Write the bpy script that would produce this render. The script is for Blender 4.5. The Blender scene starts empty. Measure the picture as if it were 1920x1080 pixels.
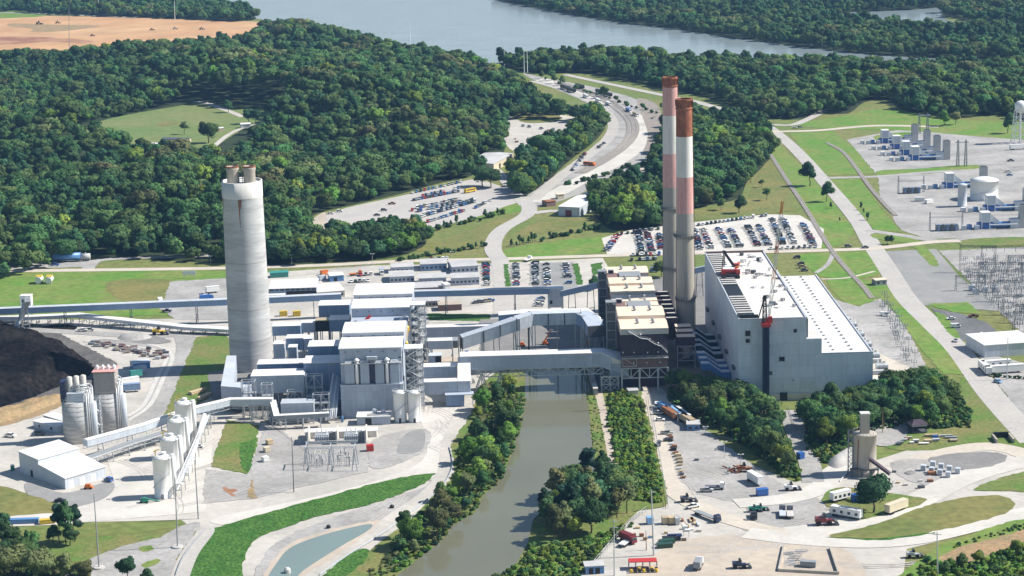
import bpy, bmesh, math, random
import numpy as np
from mathutils import Vector, Matrix
C = bpy.context.scene.collection
# ------------------------------------------------------------------ camera
CAM_H, FPX, PITCH, YAW, ROLL = 260.0, 3900.0, math.atan(860/3900), 0.005, 0.026
_f = Vector((math.sin(YAW)*math.cos(PITCH), math.cos(YAW)*math.cos(PITCH), -math.sin(PITCH)))
_r0 = Vector((math.cos(YAW), -math.sin(YAW), 0)); _u0 = _r0.cross(_f)
_R = _r0*math.cos(ROLL) - _u0*math.sin(ROLL); _U = _u0*math.cos(ROLL) + _r0*math.sin(ROLL)
CAMP = Vector((0, 0, CAM_H))
cd = bpy.data.cameras.new('camera'); cam = bpy.data.objects.new('camera', cd); C.objects.link(cam)
cd.sensor_width = 36; cd.lens = FPX/1920*36; cd.clip_start = 5; cd.clip_end = 60000
cam.matrix_world = Matrix(((_R.x, _U.x, -_f.x, 0), (_R.y, _U.y, -_f.y, 0), (_R.z, _U.z, -_f.z, CAM_H), (0, 0, 0, 1)))
bpy.context.scene.camera = cam
def ray(px, py): return _f + _R*((px-960)/FPX) - _U*((py-540)/FPX)
def G(px, py, z=0.0):                       # where a line of sight meets the level z
    d = ray(px, py); t = (z-CAM_H)/d.z; p = CAMP + d*t
    return (p.x, p.y, z)
def V(px, py, Y):                           # where it meets the vertical plane at depth Y
    d = ray(px, py); p = CAMP + d*(Y/d.y); return (p.x, Y, p.z)
def W2P(x, y, z):
    v = Vector((x, y, z)) - CAMP; k = v.dot(_f); return (960+FPX*v.dot(_R)/k, 540-FPX*v.dot(_U)/k)
def pxm(px, py): 
    x, y, z = G(px, py); v = Vector((x, y, 0))-CAMP; return FPX/v.dot(_f)
# ------------------------------------------------------------------ light, sky, exposure
S = bpy.context.scene
S.view_settings.view_transform = 'Standard'; S.view_settings.look = 'None'
S.view_settings.exposure = EXPOSURE = 0.66; S.view_settings.gamma = 1.0
S.cycles.max_bounces = 5; S.cycles.diffuse_bounces = 2; S.cycles.glossy_bounces = 2; S.cycles.transparent_max_bounces = 4; S.cycles.volume_bounces = 0
SUN_EL = math.radians(44); SUN_AZ = math.radians(86)      # azimuth from +Y towards +X: the sun stands to the right
wd = bpy.data.worlds.new('World'); S.world = wd; wd.use_nodes = True
_n = wd.node_tree.nodes; _l = wd.node_tree.links
sky = _n.new('ShaderNodeTexSky'); sky.sky_type = 'NISHITA'; sky.sun_disc = False
sky.sun_elevation = SUN_EL; sky.sun_rotation = SUN_AZ; sky.air_density = 1.3; sky.dust_density = 0.5; sky.ozone_density = 3.0
_n['Background'].inputs[1].default_value = 0.066
_l.new(sky.outputs[0], _n['Background'].inputs[0])
sd = bpy.data.lights.new('sun', 'SUN'); sd.energy = 4.6; sd.angle = math.radians(0.5); sd.color = (1, .95, .87)
sun = bpy.data.objects.new('sun', sd); C.objects.link(sun)
_sv = Vector((math.sin(SUN_AZ)*math.cos(SUN_EL), math.cos(SUN_AZ)*math.cos(SUN_EL), math.sin(SUN_EL)))
sun.rotation_euler = _sv.to_track_quat('Z', 'Y').to_euler()

# ------------------------------------------------------------------ materials
MAT = {}
def mat(name, col, rough=.85, var=.15, scale=.08, col2=None, mix2=.5, stretch=(1, 1, 1), spec=.25, metal=0.0, bump=0.0, scale2=None, rnd=0.0, trans=0.0, panel=None):
    m = bpy.data.materials.new(name); m.use_nodes = True; nt = m.node_tree; N = nt.nodes; L = nt.links
    b = N['Principled BSDF']; b.inputs['Roughness'].default_value = rough
    b.inputs['Specular IOR Level'].default_value = spec; b.inputs['Metallic'].default_value = metal
    geo = N.new('ShaderNodeNewGeometry'); mp = N.new('ShaderNodeMapping'); mp.inputs['Scale'].default_value = stretch
    L.new(geo.outputs['Position'], mp.inputs[0])
    n1 = N.new('ShaderNodeTexNoise'); n1.inputs['Scale'].default_value = scale; n1.inputs['Detail'].default_value = 6; n1.inputs['Roughness'].default_value = .65
    L.new(mp.outputs[0], n1.inputs[0])
    c1 = N.new('ShaderNodeMix'); c1.data_type = 'RGBA'
    rp = N.new('ShaderNodeValToRGB'); rp.color_ramp.elements[0].position = .5-.2*mix2-.02; rp.color_ramp.elements[1].position = .5+.2*mix2+.02
    L.new(n1.outputs[0], rp.inputs[0]); L.new(rp.outputs[0], c1.inputs[0])
    c = Vector(col); d = Vector(col2) if col2 else c*(1-var)
    c1.inputs[6].default_value = (*(c*(1+var*.5) if not col2 else c), 1); c1.inputs[7].default_value = (*d, 1)
    n2 = N.new('ShaderNodeTexNoise'); n2.inputs['Scale'].default_value = scale2 or scale*9; n2.inputs['Detail'].default_value = 4
    L.new(mp.outputs[0], n2.inputs[0])
    mr = N.new('ShaderNodeMapRange'); mr.inputs[1].default_value = .3; mr.inputs[2].default_value = .7; mr.inputs[3].default_value = 1-var; mr.inputs[4].default_value = 1+var
    L.new(n2.outputs[0], mr.inputs[0])
    mul = N.new('ShaderNodeMix'); mul.data_type = 'RGBA'; mul.blend_type = 'MULTIPLY'; mul.inputs[0].default_value = 1
    L.new(c1.outputs[2], mul.inputs[6]); L.new(mr.outputs[0], mul.inputs[7]); out = mul.outputs[2]
    if panel:                                # sheet joints and slightly uneven sheets
        sp = N.new('ShaderNodeSeparateXYZ'); ad = N.new('ShaderNodeMath'); cb = N.new('ShaderNodeCombineXYZ'); L.new(geo.outputs['Position'], sp.inputs[0]); L.new(sp.outputs[0], ad.inputs[0]); L.new(sp.outputs[1], ad.inputs[1]); L.new(ad.outputs[0], cb.inputs[0]); L.new(sp.outputs[2], cb.inputs[1])
        bk = N.new('ShaderNodeTexBrick'); bk.offset = 0; bk.inputs['Scale'].default_value = 1; bk.inputs['Brick Width'].default_value = panel[0]; bk.inputs['Row Height'].default_value = panel[1]; bk.inputs['Mortar Size'].default_value = .09
        bk.inputs['Color1'].default_value = (.94, .94, .94, 1); bk.inputs['Color2'].default_value = (1.05, 1.05, 1.05, 1); bk.inputs['Mortar'].default_value = (.86, .86, .86, 1); L.new(cb.outputs[0], bk.inputs['Vector'])
        m2 = N.new('ShaderNodeMix'); m2.data_type = 'RGBA'; m2.blend_type = 'MULTIPLY'; m2.inputs[0].default_value = 1; L.new(out, m2.inputs[6]); L.new(bk.outputs[0], m2.inputs[7]); out = m2.outputs[2]
    if rnd:
        oi = N.new('ShaderNodeObjectInfo'); h = N.new('ShaderNodeHueSaturation')
        a = N.new('ShaderNodeMapRange'); a.inputs[3].default_value = 1-rnd; a.inputs[4].default_value = 1+rnd*1.6
        L.new(oi.outputs['Random'], a.inputs[0]); L.new(a.outputs[0], h.inputs['Value'])
        w = N.new('ShaderNodeTexWhiteNoise'); w.noise_dimensions = '1D'; L.new(oi.outputs['Random'], w.inputs['W'])
        a2 = N.new('ShaderNodeMapRange'); a2.inputs[3].default_value = .5-.055; a2.inputs[4].default_value = .5+.025
        L.new(w.outputs[0], a2.inputs[0]); L.new(a2.outputs[0], h.inputs['Hue']); L.new(out, h.inputs['Color']); out = h.outputs[0]
    L.new(out, b.inputs['Base Color'])
    if bump:
        bp = N.new('ShaderNodeBump'); bp.inputs['Strength'].default_value = bump; bp.inputs['Distance'].default_value = 1
        L.new(n2.outputs[0], bp.inputs['Height']); L.new(bp.outputs[0], b.inputs['Normal'])
    if trans:
        t = N.new('ShaderNodeBsdfTranslucent'); L.new(out, t.inputs[0]); ms = N.new('ShaderNodeMixShader'); ms.inputs[0].default_value = trans
        L.new(b.outputs[0], ms.inputs[1]); L.new(t.outputs[0], ms.inputs[2]); L.new(ms.outputs[0], N['Material Output'].inputs[0])
    MAT[name] = m; return m
def water_mat(name, col, rough=.06, bump=.03, scale=.25):
    m = bpy.data.materials.new(name); m.use_nodes = True; N = m.node_tree.nodes; L = m.node_tree.links; b = N['Principled BSDF']
    b.inputs['Roughness'].default_value = rough; b.inputs['IOR'].default_value = 1.33
    geo = N.new('ShaderNodeNewGeometry'); n = N.new('ShaderNodeTexNoise'); n.inputs['Scale'].default_value = .02; n.inputs['Detail'].default_value = 5
    L.new(geo.outputs['Position'], n.inputs[0]); r = N.new('ShaderNodeMix'); r.data_type = 'RGBA'
    r.inputs[6].default_value = (*[v*.8 for v in col], 1); r.inputs[7].default_value = (*[v*1.2 for v in col], 1)
    L.new(n.outputs[0], r.inputs[0]); L.new(r.outputs[2], b.inputs['Base Color'])
    n2 = N.new('ShaderNodeTexNoise'); n2.inputs['Scale'].default_value = scale; n2.inputs['Detail'].default_value = 3; L.new(geo.outputs['Position'], n2.inputs[0])
    bp = N.new('ShaderNodeBump'); bp.inputs['Strength'].default_value = bump; L.new(n2.outputs[0], bp.inputs['Height']); L.new(bp.outputs[0], b.inputs['Normal'])
    MAT[name] = m; return m
# setting
mat('base_grass', (.13, .18, .045), var=.25, scale=.012, col2=(.19, .19, .065), scale2=.25)
mat('lawn', (.105, .225, .032), var=.2, scale=.028, col2=(.19, .225, .06), scale2=.22)
mat('lawn_dry', (.21, .19, .065), var=.2, scale=.03, col2=(.13, .16, .045), scale2=.3)
mat('vivid_grass', (.038, .118, .016), var=.4, scale=.12, col2=(.065, .155, .024), scale2=.7, bump=.9)
mat('slope_grass', (.10, .18, .034), var=.26, scale=.05, col2=(.19, .18, .065), scale2=.6)
mat('meadow', (.19, .21, .08), var=.15, scale=.012, col2=(.13, .20, .06), scale2=.12)
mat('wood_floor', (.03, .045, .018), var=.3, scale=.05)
mat('gravel_pale', (.53, .495, .445), var=.08, scale=.03, col2=(.41, .39, .355), scale2=.35)
mat('gravel_white', (.60, .57, .52), var=.05, scale=.04, col2=(.50, .475, .435), scale2=.4)
mat('gravel_grey', (.40, .385, .37), var=.14, scale=.04, col2=(.29, .28, .265), scale2=.5)
mat('gravel_dark', (.20, .195, .19), var=.12, scale=.05, col2=(.25, .24, .23), scale2=.5)
mat('sand', (.50, .43, .35), var=.08, scale=.03, col2=(.42, .36, .30), scale2=.3)
mat('asphalt', (.25, .25, .245), var=.08, scale=.04, col2=(.30, .295, .285), scale2=.4)
mat('asphalt_dark', (.12, .125, .13), var=.12, scale=.04, col2=(.16, .16, .165), scale2=.4)
mat('road_pale', (.46, .435, .40), var=.09, scale=.05, col2=(.41, .39, .37), scale2=.5)
mat('road_warm', (.56, .50, .42), var=.07, scale=.06, col2=(.49, .44, .375), scale2=.5)
mat('clay', (.46, .245, .115), var=.14, scale=.011, col2=(.55, .36, .20), mix2=1.2, stretch=(.7, .55, 1), scale2=.03)
mat('clay_dark', (.27, .12, .07), var=.15, scale=.02, col2=(.44, .27, .16), scale2=.1)
mat('dirt_orange', (.36, .24, .13), var=.22, scale=.08, col2=(.25, .20, .11))
mat('coal', (.009, .009, .011), var=.5, scale=.05, col2=(.022, .019, .018), scale2=.4, rough=1, bump=.8, spec=.02)
mat('coal_dust', (.10, .095, .09), var=.25, scale=.05, col2=(.16, .15, .14))
mat('worn_track', (.47, .44, .40), var=.12, scale=.1, col2=(.40, .375, .345)); mat('rail', (.33, .29, .25), var=.2, scale=.3); mat('paint_white', (.8, .79, .75), var=.05, scale=.3)
water_mat('river', (.27, .32, .335), rough=.16, bump=.12, scale=.05); water_mat('canal', (.155, .155, .11), rough=.07, bump=.06, scale=.3)  # river base colour is raised to carry the bright sky reflection
water_mat('pond', (.19, .25, .235), rough=.07, bump=.07)
# buildings
mat('cladding', (.42, .47, .55), rough=.55, var=.06, scale=.12, stretch=(1, 1, .12), scale2=1.2, panel=(3.1, 4.2))
mat('cladding_pale', (.53, .57, .62), rough=.55, var=.06, scale=.12, stretch=(1, 1, .12), scale2=1.2, panel=(2.4, 5))
mat('cladding_blue', (.22, .31, .45), rough=.5, var=.07, scale=.15, stretch=(1, 1, .12))
mat('power_wall', (.63, .68, .74), rough=.7, var=.07, scale=.05, stretch=(1, 1, .25), scale2=.7, panel=(7.3, 5.4))
mat('roof_white', (.76, .755, .74), rough=.6, var=.05, scale=.1, col2=(.66, .65, .63), scale2=.6)
mat('roof_cream', (.72, .585, .455), rough=.7, var=.03, scale=.1, col2=(.76, .65, .53))
mat('roof_grey', (.42, .42, .42), rough=.7, var=.08, scale=.1, col2=(.52, .51, .50)); mat('roof_patchy', (.72, .69, .65), rough=.8, var=.08, scale=.08, col2=(.60, .56, .52), scale2=.9)
mat('brown_wall', (.075, .056, .075), rough=.8, var=.2, scale=.1, stretch=(1, 1, .2), panel=(4, 3)); mat('brown_pale', (.22, .14, .13), rough=.8, var=.15, scale=.15)
mat('concrete', (.53, .53, .525), rough=.85, var=.12, scale=.06, stretch=(.35, .35, 2.2), col2=(.41, .41, .41), scale2=.5)
mat('concrete_aged', (.46, .42, .36), rough=.85, var=.08, scale=.12, stretch=(1.2, 1.2, .12), col2=(.38, .345, .295), scale2=1.0)
mat('concrete_plain', (.58, .56, .52), var=.07, scale=.2, col2=(.5, .48, .45)); mat('stack_white', (.74, .72, .69), rough=.7, var=.06, scale=.15, stretch=(1, 1, .15), col2=(.62, .60, .57))
mat('stack_grey', (.36, .34, .31), rough=.8, var=.05, scale=.15, stretch=(1, 1, .2)); mat('stack_pink', (.56, .29, .27), rough=.7, var=.12, scale=.25, stretch=(1, 1, .12), col2=(.60, .38, .35))
mat('stack_rust', (.17, .05, .022), rough=.8, var=.35, scale=.12, col2=(.42, .17, .10), mix2=1, scale2=.6, stretch=(1, 1, .5)); mat('rust', (.23, .085, .04), var=.3, scale=.5, col2=(.32, .15, .08))
mat('steel', (.50, .52, .54), rough=.5, var=.06, scale=.5, metal=.2); mat('steel_dark', (.11, .12, .135), rough=.6, var=.1, scale=.5); mat('steel_mid', (.28, .30, .32), rough=.55, var=.1, scale=.5)
mat('white', (.80, .80, .78), rough=.5, var=.03, scale=.3); mat('silo_white', (.82, .82, .80), rough=.5, var=.03, scale=.2, col2=(.76, .75, .72))
mat('opening', (.02, .022, .025), rough=.4, var=.1, scale=.5); mat('glass_dark', (.03, .04, .05), rough=.15, var=.05, scale=.5, spec=.5)
for k, c in dict(red=(.50, .035, .03), maroon=(.16, .02, .025), blue=(.035, .13, .42), navy=(.018, .03, .085), silver=(.42, .44, .46), black=(.016, .017, .02), tan=(.45, .36, .24), green=(.02, .22, .15), orange=(.62, .17, .03), yellow=(.66, .45, .04),
                 gunmetal=(.11, .12, .14), darkgreen=(.02, .07, .045), cream=(.66, .58, .43), skyblue=(.22, .42, .68), teal=(.05, .28, .25), steelblue=(.10, .24, .48)).items():
    mat('paint_'+k, c, rough=.4, var=.06, scale=.5, spec=.5)
mat('tyre', (.02, .02, .02), var=.1, scale=1); mat('wood', (.30, .20, .11), var=.2, scale=.6); mat('lumber', (.56, .44, .28), var=.15, scale=.6); mat('rubble', (.34, .29, .24), var=.3, scale=.3, col2=(.22, .2, .18))
mat('bark', (.09, .07, .05), var=.2, scale=.5)
LEAF = dict(leaf=(.070, .146, .048), leaf_dark=(.042, .108, .046), leaf_bright=(.118, .220, .040), leaf_olive=(.135, .170, .07), leaf_pine=(.028, .076, .050))
for k, c in LEAF.items(): mat(k, c, rough=.75, var=.16, scale=.03, scale2=.25, rnd=.34, trans=.22, spec=.1)

# ------------------------------------------------------------------ mesh builder
class MB:
    def __init__(s): s.v = []; s.f = []; s.m = []; s.k = 0
    def mat(s, k): s.k = k; return s
    def add(s, vs, fs):
        o = len(s.v); s.v += [tuple(v) for v in vs]; s.f += [tuple(i+o for i in f) for f in fs]; s.m += [s.k]*len(fs); return s
    def box(s, x0, y0, z0, x1, y1, z1):
        return s.add([(x0, y0, z0), (x1, y0, z0), (x1, y1, z0), (x0, y1, z0), (x0, y0, z1), (x1, y0, z1), (x1, y1, z1), (x0, y1, z1)],
                     [(3, 2, 1, 0), (4, 5, 6, 7), (0, 1, 5, 4), (1, 2, 6, 5), (2, 3, 7, 6), (3, 0, 4, 7)])
    def hull(s, lo, hi):                      # two rings of equal count
        n = len(lo); return s.add(list(lo)+list(hi), [tuple(range(n-1, -1, -1)), tuple(range(n, 2*n))]+[(i, (i+1) % n, n+(i+1) % n, n+i) for i in range(n)])
    def prism(s, poly, z0, z1): return s.hull([(x, y, z0) for x, y in poly], [(x, y, z1) for x, y in poly])
    def extrude_y(s, prof, y0, y1): return s.hull([(x, y1, z) for x, z in prof], [(x, y0, z) for x, z in prof])
    def extrude_x(s, prof, x0, x1): return s.hull([(x0, y, z) for y, z in prof], [(x1, y, z) for y, z in prof])
    def lathe(s, cx, cy, prof, n=24, cap=True):       # prof: (radius, z)
        vs = []; fs = []
        for r, z in prof: vs += [(cx+r*math.cos(2*math.pi*i/n), cy+r*math.sin(2*math.pi*i/n), z) for i in range(n)]
        for j in range(len(prof)-1): fs += [(j*n+i, j*n+(i+1) % n, (j+1)*n+(i+1) % n, (j+1)*n+i) for i in range(n)]
        if cap: fs += [tuple(range(n-1, -1, -1)), tuple(range((len(prof)-1)*n, len(prof)*n))]
        return s.add(vs, fs)
    def cyl(s, cx, cy, z0, z1, r, n=16): return s.lathe(cx, cy, [(r, z0), (r, z1)], n)
    def tube(s, p, q, r, n=6, r2=None):
        p = Vector(p); q = Vector(q); d = (q-p).normalized(); a = d.orthogonal().normalized(); b = d.cross(a); r2 = r if r2 is None else r2
        cs = [(math.cos(2*math.pi*i/n), math.sin(2*math.pi*i/n)) for i in range(n)]
        return s.hull([p+a*(c*r)+b*(e*r) for c, e in cs], [q+a*(c*r2)+b*(e*r2) for c, e in cs])
    def bar(s, p, q, w=.3): return s.tube(p, q, w*.7, 4)
    def sweep(s, path, w, h, gable=0.0):              # box gallery along a 3D path: base centre line, width, height
        P = [Vector(p) for p in path]; R = []
        for i, p in enumerate(P):
            a = P[max(i-1, 0)]; b = P[min(i+1, len(P)-1)]; d1 = (p-a); d2 = (b-p)
            d = ((d1.normalized() if d1.length else Vector()) + (d2.normalized() if d2.length else Vector())); d.z = 0; d.normalize()
            k = 1.0
            if d1.length and d2.length:
                e = Vector((d1.x, d1.y, 0)).normalized(); k = 1/max(.5, abs(e.dot(d)))
            n = Vector((d.y, -d.x, 0))*(w/2*k)
            ring = [p-n, p+n, p+n+Vector((0, 0, h))]
            if gable: ring.append(p+Vector((0, 0, h+gable)))
            R.append(ring+[p-n+Vector((0, 0, h))])
        n = len(R[0]); o = [v for r in R for v in r]; fs = [tuple(range(n-1, -1, -1)), tuple(range((len(R)-1)*n, len(R)*n))]
        for j in range(len(R)-1): fs += [(j*n+i, j*n+(i+1) % n, (j+1)*n+(i+1) % n, (j+1)*n+i) for i in range(n)]
        return s.add(o, fs)
    def truss(s, p, q, h, n, w=.25, posts=True):      # flat lattice girder between two points
        p = Vector(p); q = Vector(q); u = Vector((0, 0, h)); s.bar(p, q, w); s.bar(p+u, q+u, w)
        for i in range(n):
            a = p.lerp(q, i/n); b = p.lerp(q, (i+1)/n)
            s.bar(a if i % 2 else a+u, b+u if i % 2 else b, w*.8)
            if posts: s.bar(a, a+u, w*.8)
        return s.bar(q, q+u, w*.8)
    def tower(s, cx, cy, z0, z1, w0, w1, n=6, t=.25):  # four-legged lattice tower
        def cr(z):
            k = (z-z0)/(z1-z0); w = (w0+(w1-w0)*k)/2; return [Vector((cx+a*w, cy+b*w, z)) for a, b in ((-1, -1), (1, -1), (1, 1), (-1, 1))]
        for i in range(n):
            a = cr(z0+(z1-z0)*i/n); b = cr(z0+(z1-z0)*(i+1)/n)
            for k in range(4):
                s.bar(a[k], b[k], t); s.bar(a[k], b[(k+1) % 4], t*.6); s.bar(b[k], b[(k+1) % 4], t*.6)
        return s
    def mesh(s, name, mats, off=(0, 0, 0), smooth=False):
        me = bpy.data.meshes.new(name); o = off
        me.from_pydata([(x-o[0], y-o[1], z-o[2]) for x, y, z in s.v], [], s.f)
        for m in (mats if isinstance(mats, (list, tuple)) else [mats]): me.materials.append(MAT[m] if isinstance(m, str) else m)
        me.polygons.foreach_set('material_index', s.m)
        if smooth: me.polygons.foreach_set('use_smooth', [len(f) < 5 for f in s.f])
        me.update(); return me
    def build(s, name, mats, parent=None, local=False, smooth=False):
        off = (0, 0, 0)
        if parent and not local:
            off = Vector(); p = parent
            while p: off = off+Vector(p.location); p = p.parent
        o = bpy.data.objects.new(name, s.mesh(name, mats, off, smooth)); C.objects.link(o); o.parent = parent; return o
def tag(o, label=None, cat=None, group=None, kind=None):
    for k, v in (('label', label), ('category', cat), ('group', group), ('kind', kind)):
        if v: o[k] = v
    return o
def thing(name, label, cat, loc=(0, 0, 0), rz=0, group=None):
    o = bpy.data.objects.new(name, None); C.objects.link(o); o.location = loc; o.rotation_euler.z = rz; o.empty_display_size = 1
    return tag(o, label, cat, group)
def copy_tree(o, parent=None):
    c = o.copy(); C.objects.link(c); c.parent = parent
    for ch in list(o.children): copy_tree(ch, c)
    return c
def spline(pts, closed=True, n=5):
    P = [np.array(p, float) for p in pts]; out = []; m = len(P)
    for i in range(m if closed else m-1):
        g = (lambda k: P[k % m]) if closed else (lambda k: P[min(max(k, 0), m-1)])
        a, b, c, d = g(i-1), g(i), g(i+1), g(i+2)
        for t in np.linspace(0, 1, n, endpoint=False):
            out.append(.5*((2*b)+(-a+c)*t+(2*a-5*b+4*c-d)*t*t+(-a+3*b-3*c+d)*t**3))
    if not closed: out.append(P[-1])
    return out
LZ = .03; _lc = {}
def lz(layer):                              # every sheet a little above the one below
    _lc[layer] = _lc.get(layer, -1)+1; return layer*LZ+_lc[layer]*.0011
RAGGED = {'lawn', 'lawn_dry', 'slope_grass', 'vivid_grass', 'meadow', 'clay', 'clay_dark', 'dirt_orange', 'sand', 'gravel_dark', 'coal', 'coal_dust', 'gravel_grey'}
def patch(name, pts, m, layer, smooth=True, label=None, kind='structure'):
    pp = spline(pts) if smooth else pts
    b = MB(); vs = [G(p[0], p[1]) for p in pp]
    if m in RAGGED:                          # worn, uneven outlines where growth meets gravel
        r_ = random.Random(len(vs)+int(vs[0][0]*10)); out = []; L_ = sum((Vector(vs[i])-Vector(vs[i-1])).length for i in range(len(vs))); st = max(2.2, L_/260)
        for i in range(len(vs)):
            p, q = Vector(vs[i]), Vector(vs[(i+1) % len(vs)]); d = q-p; n_ = max(1, int(d.length/st)); e = Vector((-d.y, d.x, 0)).normalized() if d.length else Vector()
            out += [tuple(p.lerp(q, k/n_)+e*r_.uniform(-.28, .28)*min(2.6, st)) for k in range(n_)]
        vs = out
    zz = lz(layer); vs = [(x, y, zz) for x, y, z in vs]
    b.add(vs, [tuple(range(len(vs)))]); o = b.build(name, m); o['kind'] = kind
    if o.data.polygons[0].normal.z < 0: o.data.flip_normals()
    if label: o['label'] = label
    return o
def world_path(pts, n=6, smooth=True):
    w = [G(*p)[:2] for p in pts]; return [tuple(p) for p in (spline(w, False, n) if smooth else w)]
def strip(b, w, width, z, off=0.0):
    L = []; n = len(w)
    for i in range(n):
        a = Vector(w[max(i-1, 0)]); c = Vector(w[min(i+1, n-1)]); d = (c-a).normalized(); nn = Vector((-d.y, d.x)); p = Vector(w[i])
        wd_ = width if not callable(width) else width(i/(n-1))
        L.append((p+nn*(off+wd_/2), p+nn*(off-wd_/2)))
    vs = [(q.x, q.y, z) for pr in L for q in pr]; b.add(vs, [(2*i+1, 2*i+3, 2*i+2, 2*i) for i in range(n-1)])
def road(name, pts, width, m, layer, smooth=True):
    b = MB(); strip(b, world_path(pts, 6, smooth), width, lz(layer)); o = b.build(name, m); o['kind'] = 'structure'; return o
def tracks(name, pts, label):
    r = thing(name, label, 'railway', (*world_path(pts)[0], 0)); w = world_path(pts)
    b = MB(); strip(b, w, 3.2, .40+lz(0)); b.build('ballast', 'rail', r)
    for s_ in (-.75, .75):
        b = MB(); strip(b, w, .25, .55, s_); b.build('rail', 'steel_mid', r)
    return r
# ------------------------------------------------------------------ ground, water, roads
b = MB(); b.add([(-9000, -500, 0), (9000, -500, 0), (9000, 16000, 0), (-9000, 16000, 0)], [(0, 1, 2, 3)]); tag(b.build('ground', 'base_grass'), kind='structure')
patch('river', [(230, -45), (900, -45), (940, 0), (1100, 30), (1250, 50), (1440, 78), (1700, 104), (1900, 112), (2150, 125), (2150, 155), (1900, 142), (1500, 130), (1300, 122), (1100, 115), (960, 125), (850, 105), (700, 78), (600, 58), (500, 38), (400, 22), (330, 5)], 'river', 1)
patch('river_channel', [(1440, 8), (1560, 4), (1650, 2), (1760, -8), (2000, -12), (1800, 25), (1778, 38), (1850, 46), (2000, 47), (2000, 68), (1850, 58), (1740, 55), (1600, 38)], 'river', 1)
patch('clay_field', [(-60, 36), (60, 30), (260, 33), (470, 40), (515, 46), (470, 62), (400, 80), (330, 92), (250, 100), (130, 112), (-60, 112)], 'clay', 1)
patch('clay_pit', [(-60, 70), (20, 68), (90, 70), (170, 76), (160, 82), (90, 79), (10, 84), (-60, 86)], 'clay_dark', 2); patch('clay_pit', [(20, 44), (90, 46), (180, 48), (175, 52), (110, 59), (60, 60), (60, 54), (20, 50)], 'dirt_orange', 2)
patch('field', [(-60, 20), (30, 20), (85, 29), (40, 33), (-60, 35)], 'lawn', 2)
road('haul_road', [(-40, 22), (60, 25), (160, 29), (260, 33)], 10, 'road_pale', 3)
patch('meadow', [(160, 245), (180, 230), (240, 215), (350, 196), (372, 190), (440, 203), (520, 205), (528, 218), (470, 235), (430, 258), (400, 275), (350, 278), (260, 282), (165, 262)], 'meadow', 2)
patch('bare_earth', [(292, 233), (318, 227), (338, 231), (322, 236), (300, 237)], 'lawn_dry', 3)
road('farm_drive', [(362, 190), (390, 194), (420, 205), (456, 219)], 7, 'gravel_pale', 4); road('farm_drive', [(400, 276), (425, 255), (455, 240), (500, 228), (530, 222)], 5, 'gravel_pale', 4)
patch('depot_yard', [(945, 225), (1000, 212), (1070, 218), (1095, 232), (1085, 255), (1040, 275), (970, 285), (945, 262)], 'gravel_pale', 3)
patch('weeds', [(960, 215), (1010, 210), (1050, 218), (1040, 228), (985, 230)], 'lawn_dry', 4)
# rail corridor and roads to the north
patch('corridor', [(980, 138), (1040, 150), (1120, 165), (1190, 185), (1235, 210), (1245, 250), (1230, 285), (1195, 312), (1150, 335), (1090, 362), (1040, 380), (1000, 388), (985, 372), (1015, 348), (1055, 318), (1095, 288), (1130, 258), (1142, 232), (1125, 210), (1090, 188), (1040, 166)], 'gravel_grey', 3)
road('haul_road', [(1010, 148), (1060, 162), (1110, 182), (1165, 205), (1200, 225), (1210, 250), (1190, 280), (1150, 308), (1095, 335), (1045, 362), (1010, 380)], 15, 'gravel_white', 5)
road('corridor_road', [(1000, 152), (1050, 166), (1100, 186), (1135, 208), (1150, 235), (1138, 262), (1105, 290), (1065, 320), (1030, 348), (1000, 375)], 10, 'road_pale', 5)
for i, o in enumerate((0, 9, 17)):
    tracks('railway_track', [(1040+o*.6, 156-o*.1), (1090+o, 172), (1140+o, 196), (1172+o, 222), (1178+o, 248), (1160+o, 275), (1120+o, 302), (1080+o, 325)], ['rusty railway track nearest the wooded strip in the curving corridor', 'middle railway track of three in the curving gravel corridor', 'railway track beside the pale haul road in the curving corridor'][i])
patch('rubble_ground', [(1195, 185), (1235, 200), (1240, 250), (1225, 275), (1205, 290), (1215, 255), (1205, 220)], 'rubble', 6)
road('main_road', [(1060, 140), (1130, 155), (1240, 178), (1300, 190), (1350, 204), (1400, 220), (1440, 238), (1478, 268), (1510, 300), (1545, 340), (1580, 380), (1612, 420), (1632, 455), (1665, 505), (1700, 560), (1750, 610), (1800, 660), (1860, 742), (1940, 830)], lambda t: 9+4*t, 'road_pale', 6)
patch('lawn', [(1440, 250), (1470, 280), (1520, 330), (1570, 390), (1600, 440), (1530, 470), (1520, 420), (1480, 340), (1440, 290)], 'lawn', 4)
patch('lawn', [(1480, 250), (1560, 245), (1600, 275), (1640, 325), (1540, 330)], 'lawn', 4, False)
patch('lawn', [(1555, 337), (1612, 335), (1650, 390), (1690, 436), (1640, 432)], 'lawn', 5, False)
patch('lawn', [(1490, 232), (1560, 222), (1660, 205), (1800, 225), (1940, 232), (1940, 262), (1700, 245), (1560, 242)], 'lawn', 4)
patch('lawn', [(1640, 255), (1705, 248), (1700, 262), (1655, 266)], 'lawn', 5)
patch('dry_lawn', [(1300, 395), (1390, 380), (1420, 330), (1445, 300), (1475, 330), (1475, 385), (1440, 400), (1330, 415)], 'lawn_dry', 4)
patch('turbine_yard', [(1588, 262), (1700, 240), (1960, 250), (1960, 445), (1740, 448), (1690, 432), (1650, 372), (1646, 330)], 'gravel_grey', 3, False)
patch('turbine_yard_lawn', [(1648, 320), (1730, 316), (1800, 310), (1850, 312), (1790, 322), (1700, 328), (1650, 329)], 'lawn', 4)
road('yard_road', [(1440, 247), (1530, 245), (1640, 236), (1760, 238)], 9, 'road_warm', 6); road('yard_road', [(1550, 334), (1650, 331), (1760, 322), (1930, 316)], 8, 'gravel_grey', 6)
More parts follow.
